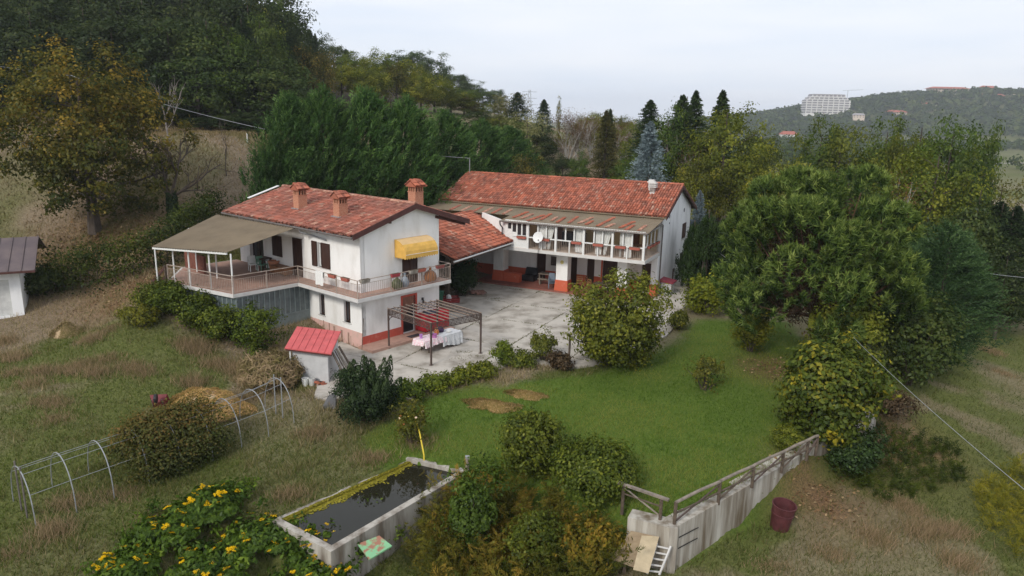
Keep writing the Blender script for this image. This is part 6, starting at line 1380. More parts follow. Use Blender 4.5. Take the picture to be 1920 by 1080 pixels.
for i, px in enumerate(range(-140, 560, 36)):
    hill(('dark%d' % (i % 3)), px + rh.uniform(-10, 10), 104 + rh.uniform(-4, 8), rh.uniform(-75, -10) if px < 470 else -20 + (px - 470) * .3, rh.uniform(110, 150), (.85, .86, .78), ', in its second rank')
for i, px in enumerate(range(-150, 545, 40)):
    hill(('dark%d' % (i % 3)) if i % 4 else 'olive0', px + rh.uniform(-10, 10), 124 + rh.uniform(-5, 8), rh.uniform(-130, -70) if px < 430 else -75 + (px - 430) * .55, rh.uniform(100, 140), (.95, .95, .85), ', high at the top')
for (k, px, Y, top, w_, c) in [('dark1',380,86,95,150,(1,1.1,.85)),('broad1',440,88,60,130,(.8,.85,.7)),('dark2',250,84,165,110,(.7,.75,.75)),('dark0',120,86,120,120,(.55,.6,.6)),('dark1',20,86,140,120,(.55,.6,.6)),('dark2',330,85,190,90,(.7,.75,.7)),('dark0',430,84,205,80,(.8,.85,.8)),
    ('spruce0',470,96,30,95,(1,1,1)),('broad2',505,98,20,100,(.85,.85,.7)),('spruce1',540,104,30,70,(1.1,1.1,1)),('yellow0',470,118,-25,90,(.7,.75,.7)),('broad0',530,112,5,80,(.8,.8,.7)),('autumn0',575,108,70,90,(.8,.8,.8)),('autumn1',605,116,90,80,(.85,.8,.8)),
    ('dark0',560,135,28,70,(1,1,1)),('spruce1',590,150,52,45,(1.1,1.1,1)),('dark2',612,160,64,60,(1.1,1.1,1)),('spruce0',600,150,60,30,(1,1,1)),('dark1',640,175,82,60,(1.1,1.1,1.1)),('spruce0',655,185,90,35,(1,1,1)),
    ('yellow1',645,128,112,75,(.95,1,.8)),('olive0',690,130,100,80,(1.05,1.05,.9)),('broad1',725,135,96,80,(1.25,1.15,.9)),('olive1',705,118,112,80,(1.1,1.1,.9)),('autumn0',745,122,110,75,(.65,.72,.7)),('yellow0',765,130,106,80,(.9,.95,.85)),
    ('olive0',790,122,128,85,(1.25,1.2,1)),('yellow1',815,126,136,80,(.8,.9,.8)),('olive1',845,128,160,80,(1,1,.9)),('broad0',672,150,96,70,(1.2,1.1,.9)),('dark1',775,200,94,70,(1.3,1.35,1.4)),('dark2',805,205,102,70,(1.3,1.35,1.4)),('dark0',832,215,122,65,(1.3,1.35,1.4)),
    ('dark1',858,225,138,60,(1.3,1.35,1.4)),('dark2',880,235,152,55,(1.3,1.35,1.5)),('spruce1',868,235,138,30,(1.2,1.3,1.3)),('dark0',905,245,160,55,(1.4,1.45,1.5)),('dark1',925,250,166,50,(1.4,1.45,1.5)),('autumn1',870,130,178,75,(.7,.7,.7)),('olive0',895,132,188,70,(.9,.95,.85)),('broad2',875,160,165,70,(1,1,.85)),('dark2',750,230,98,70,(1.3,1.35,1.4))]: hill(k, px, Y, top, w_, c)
for i in range(26):                                    # undergrowth at the foot of the wood
    px = rh.uniform(-60, 500); Y = 84 + rh.uniform(-3, 5); p_ = aty(px, 300, Y); hz_ = hz(p_[0], Y); tree('dark%d' % (i % 3), px, Y, 262 - rh.uniform(20, 60), rh.uniform(50, 90), 'low dark bush at the edge of the hillside wood', (.7, .75, .7), 'undergrowth at the foot of the wood', name='bush', cat='bush', hmin=1.5)
# garden trees behind the long house
GT = [('pale0',985,92,205,95,'cream and green tree standing beyond the last cypress',(1,1,.9)),('pale0',950,118,172,85,'pale brownish green tree on the skyline left of the dark pointed spruce',(.62,.6,.5)),('spruce0',968,116,170,55,'dark spruce rising behind the cream coloured tree',(1,1.05,1)),
    ('spruce0',1017,100,183,50,'dark pointed spruce right of the cream coloured tree',(1,1,1)),('dark1',1005,92,245,75,'round dark bushy tree under the cream coloured tree',(.8,.8,.8)),('slim0',1045,112,178,28,'slim pale yellow poplar on the skyline',(.9,.85,.8)),('yellow0',1042,104,255,50,'small yellow green tree at the foot of the slim poplar',(1,1,.8)),
    ('birch0',1060,96,205,70,'bare white stemmed birch left of the dead larch',(1,.95,.9)),('birch1',1085,98,200,75,'bare birch group with pinkish twigs behind the dark shrubs',(1.1,.95,.95)),('birch0',1110,102,212,70,'bare birch with pale leaning stems next to the dead larch',(1,1,.9)),('birch1',1165,98,225,75,'thin bare birch between the dead larch and the blue spruce',(1.05,.95,.85)),('birch0',1180,106,222,65,'second thin birch beside the blue spruce',(1.1,.95,.9)),
    ('spruce1',1133,92,203,60,'half dead brown conifer with a dark green tip',(2.6,1.5,1.0)),('spruce0',1140,94,200,36,'narrow dark conifer tip behind the half dead one',(.9,.9,.9)),('yellow1',1098,112,212,70,'yellow green tree among the bare birches',(.8,.85,.7)),('olive1',1160,112,208,80,'olive tree behind the thin bare birches',(1,1,.85)),('yellow1',1118,125,205,60,'bright yellow green tree far behind the birches',(1,1.1,.8)),
    ('dark0',1056,88,278,55,'dark round shrub on the back lawn, left one',(.8,.8,.75)),('broad0',1086,86,283,48,'mid green shrub on the back lawn beside the dark one',(.9,1,.8)),('broad1',1175,84,292,70,'leafy green bush behind the roof left of the blue spruce',(1,1.1,.8)),('blue0',1216,74,222,88,'blue grey spruce behind the long roof',(1,1,1)),
    ('spruce0',1213,88,182,90,'dark green spruce behind the blue spruce',(1,1.05,.9)),('olive0',1192,92,222,65,'olive green tree to the left behind the blue spruce',(.9,.95,.8)),('spruce0',1272,84,172,100,'tall dark conifer right of the blue spruce',(1.15,1.15,.9)),('broad1',1250,82,205,80,'dark green leafy tree just right of the blue spruce',(.7,.8,.6)),('spruce1',1296,86,164,80,'tallest dark conifer on the skyline behind the long house',(1.15,1.2,.95)),
    ('olive0',1355,73,186,165,'tall olive yellow tree with a feathery crown right of the long house',(1.0,1.02,.78)),('spruce1',1345,84,163,85,'ragged conifer top above the olive yellow tree',(1.3,1.3,.9)),('olive1',1310,70,270,110,'olive tree close behind the gable of the long house',(1.1,1,.8)),('yellow0',1425,82,232,100,'yellow green tree right of the tall olive one',(.55,.64,.55)),('yellow1',1395,76,260,90,'yellowish tree in front of the olive one',(.45,.53,.5)),
    ('thin0',1295,69,330,90,'yellow green shrub tree behind the roof end of the long house',(1.6,1.5,.9)),('brown' if False else 'birch1',1300,80,240,80,'brownish bare tree between the conifers',(1.2,1,.9)),
    ('olive0',1575,68,216,165,'broad olive green tree in the belt on the right, left one',(.82,.85,.75)),('broad1',1535,70,232,110,'green tree at the left of the belt of trees on the right',(.9,.95,.7)),('broad0',1660,72,222,120,'leafy tree in the middle of the right hand belt',(1,1,.75)),('yellow0',1690,68,236,80,'yellowish tree in the middle of the right hand belt',(.6,.65,.6)),('olive1',1720,70,212,130,'olive tree with upright shoots in the right hand belt',(.95,.98,.75)),('broad2',1775,66,215,140,'tall leafy tree at the right of the belt',(1,1.05,.8)),
    ('olive0',1760,58,265,190,'large olive green tree behind the umbrella pine',(.9,.95,.72)),('broad1',1830,62,248,110,'dark leafy tree at the right end of the belt',(.75,.8,.6)),('birch1',1712,57,318,105,'rusty bare birch with white twigs behind the umbrella pine',(1.25,1,.7)),('pale0',1885,60,322,130,'pale yellow green tree at the right edge',(.62,.6,.42)),('thin0',1470,62,285,120,'thin greyish tree left of the olive belt',(1.4,1.3,1.1)),('thin0',1440,58,300,110,'pale thin twiggy tree between the yellow tree and the pine',(1.5,1.35,1.2)),
    ('broad2',1600,58,300,150,'dark leafy tree directly above the umbrella pine',(.7,.75,.6)),('dark0',1845,52,330,130,'dark leafy tree right of the umbrella pine',(1.1,1.15,.9)),('spruce0',1893,56,372,130,'dark spreading conifer at the right edge of the picture',(.95,1,.9)),('spruce1',1925,52,380,120,'second dark conifer cut by the right edge',(.95,1,.9)),('dark1',1860,50,430,110,'dark bushy tree at the right behind the cedar',(.9,.9,.7)),('dark2',1925,48,470,120,'low dark tree at the far right edge',(.85,.85,.7)),
    ('dark0',1500,54,380,120,'dark tree hidden behind the left side of the umbrella pine',(.8,.85,.7)),('olive0',1425,60,330,110,'olive bush tree left of the umbrella pine',(.8,.8,.65)),
    ('column0',1338,52,372,70,'dark columnar cypress in front of the gable end, tallest',(1.15,1.25,.9)),('column0',1368,53,385,62,'dark columnar cypress next to the umbrella pine',(1.1,1.15,.85)),('column0',1312,54,395,52,'slim dark cypress nearest the white gable',(1.1,1.2,.9)),('blue0',1318,62,352,44,'small blue spruce peeping past the gable of the long house',(.9,.9,.95)),
    ('cedar0',1805,40.5,388,200,'big dark cedar right of the umbrella pine',(1.0,1.1,1.0)),('cedar0',1745,45,420,170,'dark cedar half hidden behind the umbrella pine',(1.3,1.3,1.2)),('broad0',1395,57,440,100,'dark green bushy tree filling the gap behind the pine',(.6,.65,.5)),('dark2',1410,50,470,95,'dark shrub below the left side of the pine',(.7,.75,.6)),('olive1',935,108,212,85,'olive tree closing the gap above the right end of the cypress row',(.85,.85,.75)),('broad1',965,106,226,80,'green tree under the pale brownish skyline tree',(.9,.95,.8)),('dark2',905,112,205,80,'dark tree above the cypress behind the cable mast',(1.1,1.1,1.0)),('yellow0',925,66,345,110,'yellow brown vine covered mound behind the long roof',(.55,.5,.6)),('autumn1',985,72,278,75,'rusty green bush at the right foot of the cypress row',(.7,.75,.8))]
for (k, px, Y, top, w_, lb, c) in GT: tree(k, px, Y, top, w_, lb, c, rz=0 if k.startswith('c') else None)

# ---- chestnut tree in autumn colour
def solo_tree(name, label, px, Y, top, wpx, m, nclu, lpc, leaf, cr, lump, zlow, tint, seed, r0, shell=.45, R3=None, cat='tree', nl=24, col=(1, 1, 1), tv=.28, zlim=.3, group=None, bark='bark', up=.35, bend=.25):
    g_ = aty(px, 300, Y); x = g_[0]; z = hz(x, Y); h = aty(px, top, Y)[2] - z; d = depth((x, Y, z + h / 2)); rw_ = wpx * d / F_PX / 2
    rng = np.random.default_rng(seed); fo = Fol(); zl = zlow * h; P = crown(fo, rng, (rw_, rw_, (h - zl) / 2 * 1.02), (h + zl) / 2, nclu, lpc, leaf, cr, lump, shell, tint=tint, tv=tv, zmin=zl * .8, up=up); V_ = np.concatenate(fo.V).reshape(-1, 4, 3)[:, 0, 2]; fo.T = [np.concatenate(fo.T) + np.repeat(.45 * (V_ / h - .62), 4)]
    r = plant_root(name, label, cat, (x, Y, z), 0, group); trunk_mb(rng, h * .86, r0, P, nl, zlim, bend=bend).build('trunk', M[bark], r); link('crown', fo.mesh('crown', m), r); colour(r, col); return r
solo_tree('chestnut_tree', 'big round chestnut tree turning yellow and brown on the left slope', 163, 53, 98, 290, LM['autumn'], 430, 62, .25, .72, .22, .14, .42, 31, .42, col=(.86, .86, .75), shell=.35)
# ---- bare fruit tree wrapped in ivy
p = gp(326, 418); r = plant_root('bare_tree', 'almost leafless gnarled tree with ivy on its trunk', 'tree', p); rng = np.random.default_rng(12); mb = MB(); ends = []
mb.tube([(0, 0, -.3), (0, 0, 1.2), (-.1, 0, 2.0)], [.30, .24, .22], 8, cap=False)
for d_ in ((-.75, 0, .8), (-.25, .3, 1.0), (.9, -.1, .55), (.5, .3, .9)): ends += bare_branches(rng, mb, (-.1, 0, 1.9), np.array(d_) / np.linalg.norm(d_), 2.7, .13, 3, .5, .12)
mb.build('trunk', M['bark'], r); fo = Fol(); E_ = np.array(ends); c = np.repeat(E_, 5, 0) + rng.normal(size=(len(E_) * 5, 3)) * .25; l = rng.uniform(.08, .16, len(c)); fo.add(leaf_quads(c, rng.normal(size=c.shape), l, l * .6, rng), .5 + rng.normal(size=len(c)) * .3); link('crown', fo.mesh('crown', LM['brown']), r)
fo = Fol(); n_ = 1500; zz = rng.random(n_) * 2.3; aa = rng.uniform(0, 6.28, n_); rr_ = .3 + .18 * rng.random(n_) * (1.2 - zz / 3); c = np.stack([rr_ * np.cos(aa), rr_ * np.sin(aa), zz], 1); fo.add(leaf_quads(c, c * [1, 1, 0] + rng.normal(size=c.shape) * .2, .16, .13, rng), .35 + rng.normal(size=n_) * .25); link('ivy', fo.mesh('ivy', LM['yew']), r)
p = gp(318, 262); r = plant_root('bare_tree', 'grey leafless young tree at the edge of the wood', 'tree', p); mb = MB(); ends = bare_branches(np.random.default_rng(5), mb, (0, 0, -.2), (0, 0, 1), 3.2, .09, 3, .45, .3); mb.build('trunk', mat('pale_grey_twig', (.24, .21, .19), .9), r)
p = gp(425, 330); r = plant_root('bare_tree', 'thin bare sapling on the dry grass slope', 'tree', p); mb = MB(); bare_branches(np.random.default_rng(9), mb, (0, 0, -.2), (0.05, 0, 1), 2.6, .05, 2, .35, .3); mb.build('trunk', M['bark'], r)

# ---- bushes: foliage shell and stems at real size
def bush(name, label, px, base, top, wpx, m, nclu, lpc, leaf, cr, seed, tint=.45, lump=.2, shell=.4, col=(1, 1, 1), cat='bush', zc=.52, dy=.42, conical=0.0, asp=.6, tv=.28, group=None, up=.35, stems=8, zfoot=.0, flat=.7, at=None, shoots=0):
    p = gp(px, base) if at is None else np.array([at[0], at[1], hz(*at)]); d = depth(p); wd = wpx * d / F_PX; y = p[1] + wd * dy; x = p[0] * y / p[1]; z = hz(x, y); h = max(.4, aty(px, top, y)[2] - z); rng = np.random.default_rng(seed); fo = Fol()
    P = crown(fo, rng, (wd / 2, wd / 2, h * .5), h * zc, nclu, lpc, leaf, cr, lump, shell, tint=tint, zmin=zfoot * h, conical=conical, asp=asp, tv=tv, up=up, flat=flat)
    for k in range(shoots):
        a = rng.uniform(0, 6.28); q = wd * .42 * math.sqrt(rng.random()); z0_ = h * .5; hh = h * rng.uniform(.75, 1.12) * (1 - .4 * (q / wd * 2) ** 2); n_ = 150; t = rng.random(n_); rad = leaf * (1.6 * (1 - t) + .5); aa = rng.uniform(0, 6.28, n_)
        c = np.stack([q * math.cos(a) * (1 + .2 * t) + rad * np.cos(aa), q * math.sin(a) * (1 + .2 * t) + rad * np.sin(aa), z0_ + max(.1, hh - z0_) * t], 1); fo.add(leaf_quads(c, np.stack([np.cos(aa), np.sin(aa), .6 + 0 * aa], 1) + rng.normal(size=(n_, 3)) * .3, leaf * rng.uniform(.7, 1.2, n_), leaf * asp, rng), tint + .15 * t + rng.normal(size=n_) * .15)
    r = plant_root(name, label, cat, (x, y, z), 0, group); mb = MB()
    for s in rng.choice(len(P), min(stems, len(P)), replace=False):
        e = P[s]; mb.tube([(e[0] * .06, e[1] * .06, -.2), (e[0] * .45, e[1] * .45, e[2] * .55), tuple(e)], [.05, .03, .01], 5, cap=False)
    mb.build('stems', M['bark'], r); link('foliage', fo.mesh('foliage', m), r); colour(r, col); return r, wd, h
bush('round_bush', 'large round bush with yellowish green leaves between courtyard and lawn', 1150, 708, 532, 200, LM['bush'], 430, 46, .17, .42, 1, .42, .18, .35, (1.1, 1.05, .9))
# upright evergreen with spiky shoots in front of the shed
def spiky(label, px, base, top, wpx, seed, ns, col=(1, 1, 1)):
    p = gp(px, base); d = depth(p); wd = wpx * d / F_PX; y = p[1] + wd * .4; x = p[0] * y / p[1]; z = hz(x, y); h = aty(px, top, y)[2] - z; rng = np.random.default_rng(seed); fo = Fol()
    P = crown(fo, rng, (wd / 2, wd / 2, h * .40), h * .40, 420, 38, .105, .26, .18, .3, tint=.35, zmin=.0, asp=.5)
    for k in range(ns):
        a = rng.uniform(0, 6.28); q = wd * .40 * math.sqrt(rng.random()); b0 = np.array([q * math.cos(a), q * math.sin(a), h * .45]); hh = h * (1 - .32 * (q / (wd * .4)) ** 2 * rng.uniform(.5, 1.2)) * rng.uniform(.82, 1.0); n_ = 260; t = rng.random(n_) ** .8; zz = b0[2] + (hh - b0[2]) * t; rad = (.24 * (1 - t) ** .7 + .03); aa = rng.uniform(0, 6.28, n_)
        c = np.stack([b0[0] * (1 + .25 * t) + rad * np.cos(aa), b0[1] * (1 + .25 * t) + rad * np.sin(aa), zz], 1); nr = np.stack([np.cos(aa), np.sin(aa), .3 + 0 * aa], 1); fo.add(leaf_quads(c, nr + rng.normal(size=c.shape) * .3, .105, .05, rng, t=np.tile([0, 0, 1.0], (n_, 1)) + nr * .5), .45 + .3 * t + rng.normal(size=n_) * .15)
    r = plant_root('evergreen_bush', label, 'bush', (x, y, z)); mb = MB()
    for s in range(8): e = P[s * 9]; mb.tube([(0, 0, -.2), tuple(e * [.5, .5, .6]), tuple(e)], [.05, .03, .01], 5, cap=False)
    mb.build('stems', M['bark'], r); link('foliage', fo.mesh('foliage', LM['yew']), r); colour(r, col); return r
spiky('dark evergreen bush with upright spiky shoots in front of the courtyard', 693, 815, 662, 128, 41, 26)
B = [('maple_bush','large leafy maple with yellowing leaves at the far end of the retaining wall',1528,884,640,178,LM['maple'],400,38,.20,.40,3,.36,.2,(1,1,.9)),
 ('leafy_tree','ivy covered small tree with pale flowering top beside the umbrella pine',1566,716,532,126,LM['bush'],280,40,.17,.4,4,.55,.25,(1.25,1.3,1.2)),
 ('leafy_tree','grey green leafy shrub behind the yellowing maple',1590,720,620,110,LM['pale'],150,34,.16,.4,5,.3,.2,(.45,.52,.42)),
 ('fruit_tree','small yellow leaved tree standing alone on the lawn',1406,668,580,64,LM['yellow'],110,30,.13,.30,6,.45,.2,(1,1,.8)),
 ('leafy_bush','bright yellow green bush beside the gable path',1322,596,516,88,LM['yellow'],150,34,.16,.36,7,.4,.22,(1,1.1,.8)),
 ('leafy_bush','small brownish bush at the edge of the path near the lawn corner',1272,622,582,44,LM['bush'],60,26,.12,.25,8,.35,.2,(.8,.75,.7)),
 ('leafy_bush','half bare twiggy shrub standing in the lawn',1322,742,668,66,LM['bush'],46,14,.12,.3,9,.4,.25,(.9,.8,.8)),
 ('leafy_bush','glossy green bush on the lawn above the weeds, left of two',990,930,772,112,LM['bush'],300,36,.12,.30,10,.42,.22,(.85,.9,.75)),
 ('leafy_bush','wide glossy bush hanging over the lawn edge next to the short fence',1112,1000,842,152,LM['bush'],420,36,.12,.30,11,.40,.22,(.78,.88,.72)),
 ('leafy_bush','small yellowing shrub in the meadow below the terrace steps',268,628,572,76,LM['bush'],60,24,.13,.35,15,.5,.3,(1,.9,.7)),
 ('rose_bush','straggly rose bush with pale blooms beside the dark evergreen bush',772,845,755,70,LM['bush'],70,20,.10,.28,16,.45,.3,(.8,.7,.6)),
 ('leafy_bush','upright pale green shrub at the courtyard edge',942,692,640,36,LM['yellow'],60,30,.10,.2,17,.4,.15,(.7,.9,.8)),
 ('leafy_bush','thin grey green shrub at the courtyard edge beside the dark post',1018,684,620,54,LM['bush'],60,26,.11,.25,18,.5,.25,(.85,.85,.85)),
 ('dead_bush','low brown dead shrub at the courtyard edge',1050,698,664,48,LM['brown'],60,28,.12,.22,19,.35,.25,(.75,.75,.7)),
 ('clipped_bush','mossy green mound of clipped bush at the wall below the maple',1472,852,800,56,LM['bush'],110,44,.07,.16,20,.5,.08,(.9,.95,.7)),
 ('leafy_tree','dark bushy undergrowth tree below the umbrella pine',1700,745,560,150,LM['dark'],200,34,.2,.5,21,.5,.25,(1.2,1.2,.9)),
 ('leafy_bush','yellow tinged shrub below the right side of the umbrella pine',1690,660,560,120,LM['autumn'],140,32,.18,.45,22,.3,.25,(.55,.7,.6)),
 ('ivy_bush','creeper covered stump on the pond corner',905,960,880,72,LM['bush'],150,34,.10,.25,23,.45,.25,(.7,.9,.7)),
 ('ivy_bush','creeper spilling over the near corner of the pond tank',690,1030,955,130,LM['bush'],230,36,.10,.28,24,.5,.25,(.75,.95,.75)),
 ('leafy_bush','tall dark green shrub among the weeds right of the pond',885,1078,895,80,LM['bush'],120,34,.12,.36,97,.3,.55,(.62,.85,.7)),
 ('leafy_bush','olive shrub among the weeds below the lawn bushes',995,1095,965,100,LM['bush'],120,34,.12,.36,98,.4,.55,(.8,.85,.65)),
 ('leafy_bush','golden brown shrub among the weeds beside the plywood boards',1100,1098,975,120,LM['fern'],110,34,.12,.36,99,.55,.55,(1,.95,.8)),
 ('leafy_bush','dark scrub beside the garage against the hedge',75,570,500,90,LM['dark'],110,30,.18,.4,25,.5,.25,(1,1,.8)),
 ('weed_clump','drooping dry grass clump beside the small shed',515,738,672,110,LM['dry'],190,60,.42,.3,26,.75,.2,(.95,.88,.8)),
 ('leafy_bush','dark ivy mass against the left wall of the small shed',535,726,688,62,LM['yew'],110,34,.11,.24,27,.45,.2,(1.2,1.4,1)),
 ('leafy_bush','dark bramble bush hiding the far end of the retaining wall',1590,905,800,105,LM['yew'],150,34,.13,.34,96,.4,.25,(1.3,1.35,1.0)),
 ('leafy_bush','brownish bramble below the end of the retaining wall',1650,800,740,120,LM['brown'],120,30,.14,.4,28,.4,.3,(.7,.7,.65))]
for (nm, lb, px, ba, to, w_, m, nc, lp, lf, cr, sd_, ti, lu, c) in B:
    fr = bush(nm, lb, px, ba, to, w_, m, nc, lp, lf, cr, sd_, ti, lu, .4, c, cat='tree' if 'tree' in nm else 'bush', asp=.10 if nm == 'weed_clump' else .6, shoots={10: 26, 11: 34, 18: 14, 17: 10, 23: 10, 97: 30, 98: 26, 99: 22}.get(sd_, 8 if w_ < 130 else 0))
    if nm == 'rose_bush':
        rr, wd, h = fr; rg_ = random.Random(2)
        for k in range(7):
            m_ = MB(); m_.lathe([(0, -.04), (.05, -.02), (.07, .03), (.04, .05), (0, .04)], 8); a = rg_.uniform(0, 6.28); o = m_.build('rose', mat('pale_rose_petal', (.72, .55, .38), .7) if k == 0 else (bpy.data.materials['pale_rose_petal'] if k % 3 else bpy.data.materials['orange_glaze']), rr); o.location = (wd * .34 * math.cos(a), wd * .34 * math.sin(a) - .05, h * rg_.uniform(.45, .85)); o.scale = (.8, .8, .8)
for i, (u, v, h_, w_, lb, c) in enumerate([(2.9, -4.7, 2.3, 2.3, 'round bush left of the shed below the terrace windows', (.8, .95, .75)), (4.9, -5.6, 1.9, 2.4, 'low bush under the middle of the terrace', (.75, .85, .7)), (6.5, -6.0, 1.9, 2.4, 'dark bush under the left half of the terrace', (.68, .8, .66)), (8.2, -6.6, 1.75, 1.8, 'tall bush reaching the terrace railing at its left end', (.72, .85, .66)), (9.4, -6.9, 1.3, 2.0, 'bush growing against the left end of the terrace', (.75, .8, .65))]):
    q_ = H1(u, v); z_ = hz(*q_); d_ = depth((q_[0], q_[1], z_)); tp = HC - (z_ + h_); bush('leafy_bush', lb, 500, 0, 540 + F_PX * math.tan(math.atan2(tp, q_[1]) - PITCH) + ROLL * (q_[0] / q_[1] * F_PX), w_ * F_PX / d_, LM['bush'], 130, 32, .14, .34, 30 + i, .38, .3, .4, c, at=q_, dy=0)
# bank of low plants between courtyard and lawn
PLB = np.random.default_rng(61)
for i, (px, ba, to, w_, ti, c) in enumerate([(770,752,722,70,.4,(.9,1.1,.8)),(815,742,702,70,.45,(1,1.1,.8)),(865,730,690,70,.5,(1.1,1.1,.7)),(905,715,680,60,.5,(1,1,.75)),(975,694,662,60,.45,(.85,.9,.8)),(735,765,735,50,.4,(.9,1.1,.8))]):
    bush('border_plant', 'low leafy border plants along the courtyard edge, ' + ['second from the left', 'third from the left', 'yellowish clump in the middle', 'fifth from the left', 'nearest the grey green shrub', 'leftmost by the evergreen'][i], px, ba, to, w_, LM['bush'], 70, 26, .13, .22, 70 + i, ti, .25, .3, c, cat='plant', group='border plants along the courtyard')
# creeping plant under the linking shed
def climber(label, c0, h, w_, m, seed, n, col):
    rng = np.random.default_rng(seed); fo = Fol(); P = crown(fo, rng, (w_ / 2, w_ / 2 * .8, h / 2), h / 2, n, 34, .15, .35, .15, .35, tint=.35, zmin=.1); r = plant_root('climbing_plant', label, 'plant', c0); mb = MB()
    for k in range(5): mb.tube([(0.1 * k - .2, 0, -.1), (.12 * k - .25, .1, h * .5), (.2 * k - .4, 0, h * .95)], [.05, .04, .02], 5)
    stuff(mb.build('stems', M['bark'], r)); link('foliage', fo.mesh('foliage', m), r); colour(r, col)
q = H1(4.6, 12.1); climber('dark ivy covered post under the eave of the linking shed', (q[0], q[1], 0), 3.3, 2.3, LM['yew'], 33, 170, (.9, 1, .8))
# hedge behind the meadow and beside the garage
hp = [np.array(gp(*q_)) for q_ in ((70, 560), (150, 556), (235, 540), (300, 505), (345, 470), (400, 425))]
rng = np.random.default_rng(44); fo = Fol(); org = hp[0].copy()
for k in range(len(hp) - 1):
    a, b = hp[k], hp[k + 1]; ln = np.linalg.norm(b - a); n_ = int(46 * ln / 2.2); t = rng.random(n_); c = a + (b - a) * t[:, None] + np.array([0, 1.0, 0]); c[:, 1] += rng.normal(size=n_) * .55; c[:, 0] += rng.normal(size=n_) * .4
    hh = 2.1 + .9 * vn(c[:, 0], c[:, 1], 2.0, 8); u_ = rng.random(n_) ** .7; c[:, 2] = height(c[:, 0], c[:, 1]) + u_ * hh; ci = np.repeat(np.arange(n_), 30); off = rng.normal(size=(n_ * 30, 3)) * .3; l = .17 * rng.uniform(.7, 1.3, n_ * 30)
    ctint = .4 + rng.normal(size=n_) * .15 + .5 * (vn(c[:, 0], c[:, 1], 2.5, 18) - .5); fo.add(leaf_quads(c[ci] + off - org, off + rng.normal(size=off.shape) * .2 + [0, -.15, .25], l, l * .6, rng), ctint[ci] + rng.normal(size=len(ci)) * .14)
r = plant_root('hedge', 'long dark overgrown hedge between the garage and the terrace', 'hedge', org); link('foliage', fo.mesh('foliage', LM['bush']), r); colour(r, (.36, .43, .36))
mb = MB()
for k in range(len(hp) - 1):
    for j in range(5): c = hp[k] + (hp[k + 1] - hp[k]) * (j / 5) - org; mb.tube([(c[0], c[1] + 1, c[2] - .3), (c[0] + .1, c[1] + 1, c[2] + 1.4)], [.05, .02], 5)
mb.build('stems', M['bark'], r)

# ---- umbrella pine
def stone_pine():
    Y = 37.5; x = aty(1572, 300, Y)[0]; z = hz(x, Y); zt_ = aty(1572, 322, Y)[2]; h = zt_ - z; d = depth((x, Y, z + h * .6)); W_p = 375 * d / F_PX; rng = np.random.default_rng(91); fo = Fol()
    R_ = W_p / 2; zc = h * .50; nb = 52; tips = []; bd = []
    k = np.arange(nb) + .5 + rng.uniform(-.4, .4, nb); ph = np.arccos(1 - 1.55 * k / nb); th = np.pi * (1 + 5 ** .5) * k
    D = np.stack([np.cos(th) * np.sin(ph), np.sin(th) * np.sin(ph), np.cos(ph)], 1)
    bc = D * np.array([R_ * .70, R_ * .70, h * .41]) * (1 + rng.normal(size=(nb, 1)) * .12); bc[:, 2] += zc
    two = np.where(bc[:, 0] < 0, 1, 1.0); 
    # the crown has two rounded heads with a notch between them
    notch = np.exp(-((bc[:, 0] + .35) / .8) ** 2) * np.clip(D[:, 2], 0, 1); bc[:, 2] -= notch * 1.1
    br = rng.uniform(.7, 1.3, nb) * R_ * .24
    for i in range(nb):
        n_ = 46; dd = unit(rng.normal(size=(n_, 3)) + D[i] * .7 + np.array([0, 0, .55])); tp = bc[i] + dd * br[i] * np.array([1, 1, .85]); tips.append(tp); bd.append(unit(dd * .55 + np.array([0, 0, .85]) + D[i] * .25))
    tips = np.concatenate(tips); bd = np.concatenate(bd); N = len(tips); nn_ = 44; ci = np.repeat(np.arange(N), nn_); dv_ = unit(bd[ci] + rng.normal(size=(N * nn_, 3)) * .42); L_ = rng.uniform(.28, .46, N * nn_)
    st = tips[ci] - bd[ci] * (rng.random(N * nn_) * .55)[:, None]; c = st + dv_ * (L_ * .5)[:, None]; ct = rng.normal(size=N) * .14
    fo.add(leaf_quads(c, rng.normal(size=c.shape), L_, .055, rng, t=dv_, fold=0), .40 + ct[ci] + .28 * ((c - tips[ci]) * bd[ci]).sum(1) / .3 + rng.normal(size=N * nn_) * .13)
    r = plant_root('umbrella_pine', 'large umbrella pine with a broad bright green double crown', 'tree', (x, Y, z)); mb = MB()
    mb.tube([(0, 0, -.3), (.1, 0, h * .2), (-.1, .1, h * .42)], [.42, .34, .28], 9, cap=False)
    for i in range(nb):
        a = np.array([-.05, .05, h * (.22 + .18 * rng.random())]); m__ = a * .45 + bc[i] * .55 + np.array([0, 0, -.5]); mb.tube([tuple(a), tuple(m__), tuple(bc[i])], [.09, .05, .02], 5, cap=False)
    mb.build('trunk', M['redbark'], r); link('crown', fo.mesh('crown', LM['pine']), r)
    # dead brown inner shoots
    fo2 = Fol(); n_ = 9000; i_ = rng.integers(0, nb, n_); c = bc[i_] * rng.uniform(.35, .8, n_)[:, None] + np.array([0, 0, h * .12]); fo2.add(leaf_quads(c + rng.normal(size=c.shape) * .3, rng.normal(size=c.shape), .36, .07, rng), .35 + rng.normal(size=n_) * .25); o = link('dead_shoots', fo2.mesh('dead_shoots', LM['brown']), r); o.color = (.7, .65, .6, 1)
stone_pine()
# lower pine boughs right of the maple
bush('young_pine', 'low bright green pine bough right of the yellowing maple', 1720, 690, 548, 95, LM['pine'], 150, 60, .26, .38, 95, .42, .2, .4, (1, 1, .9), cat='tree', asp=.14, up=.9)

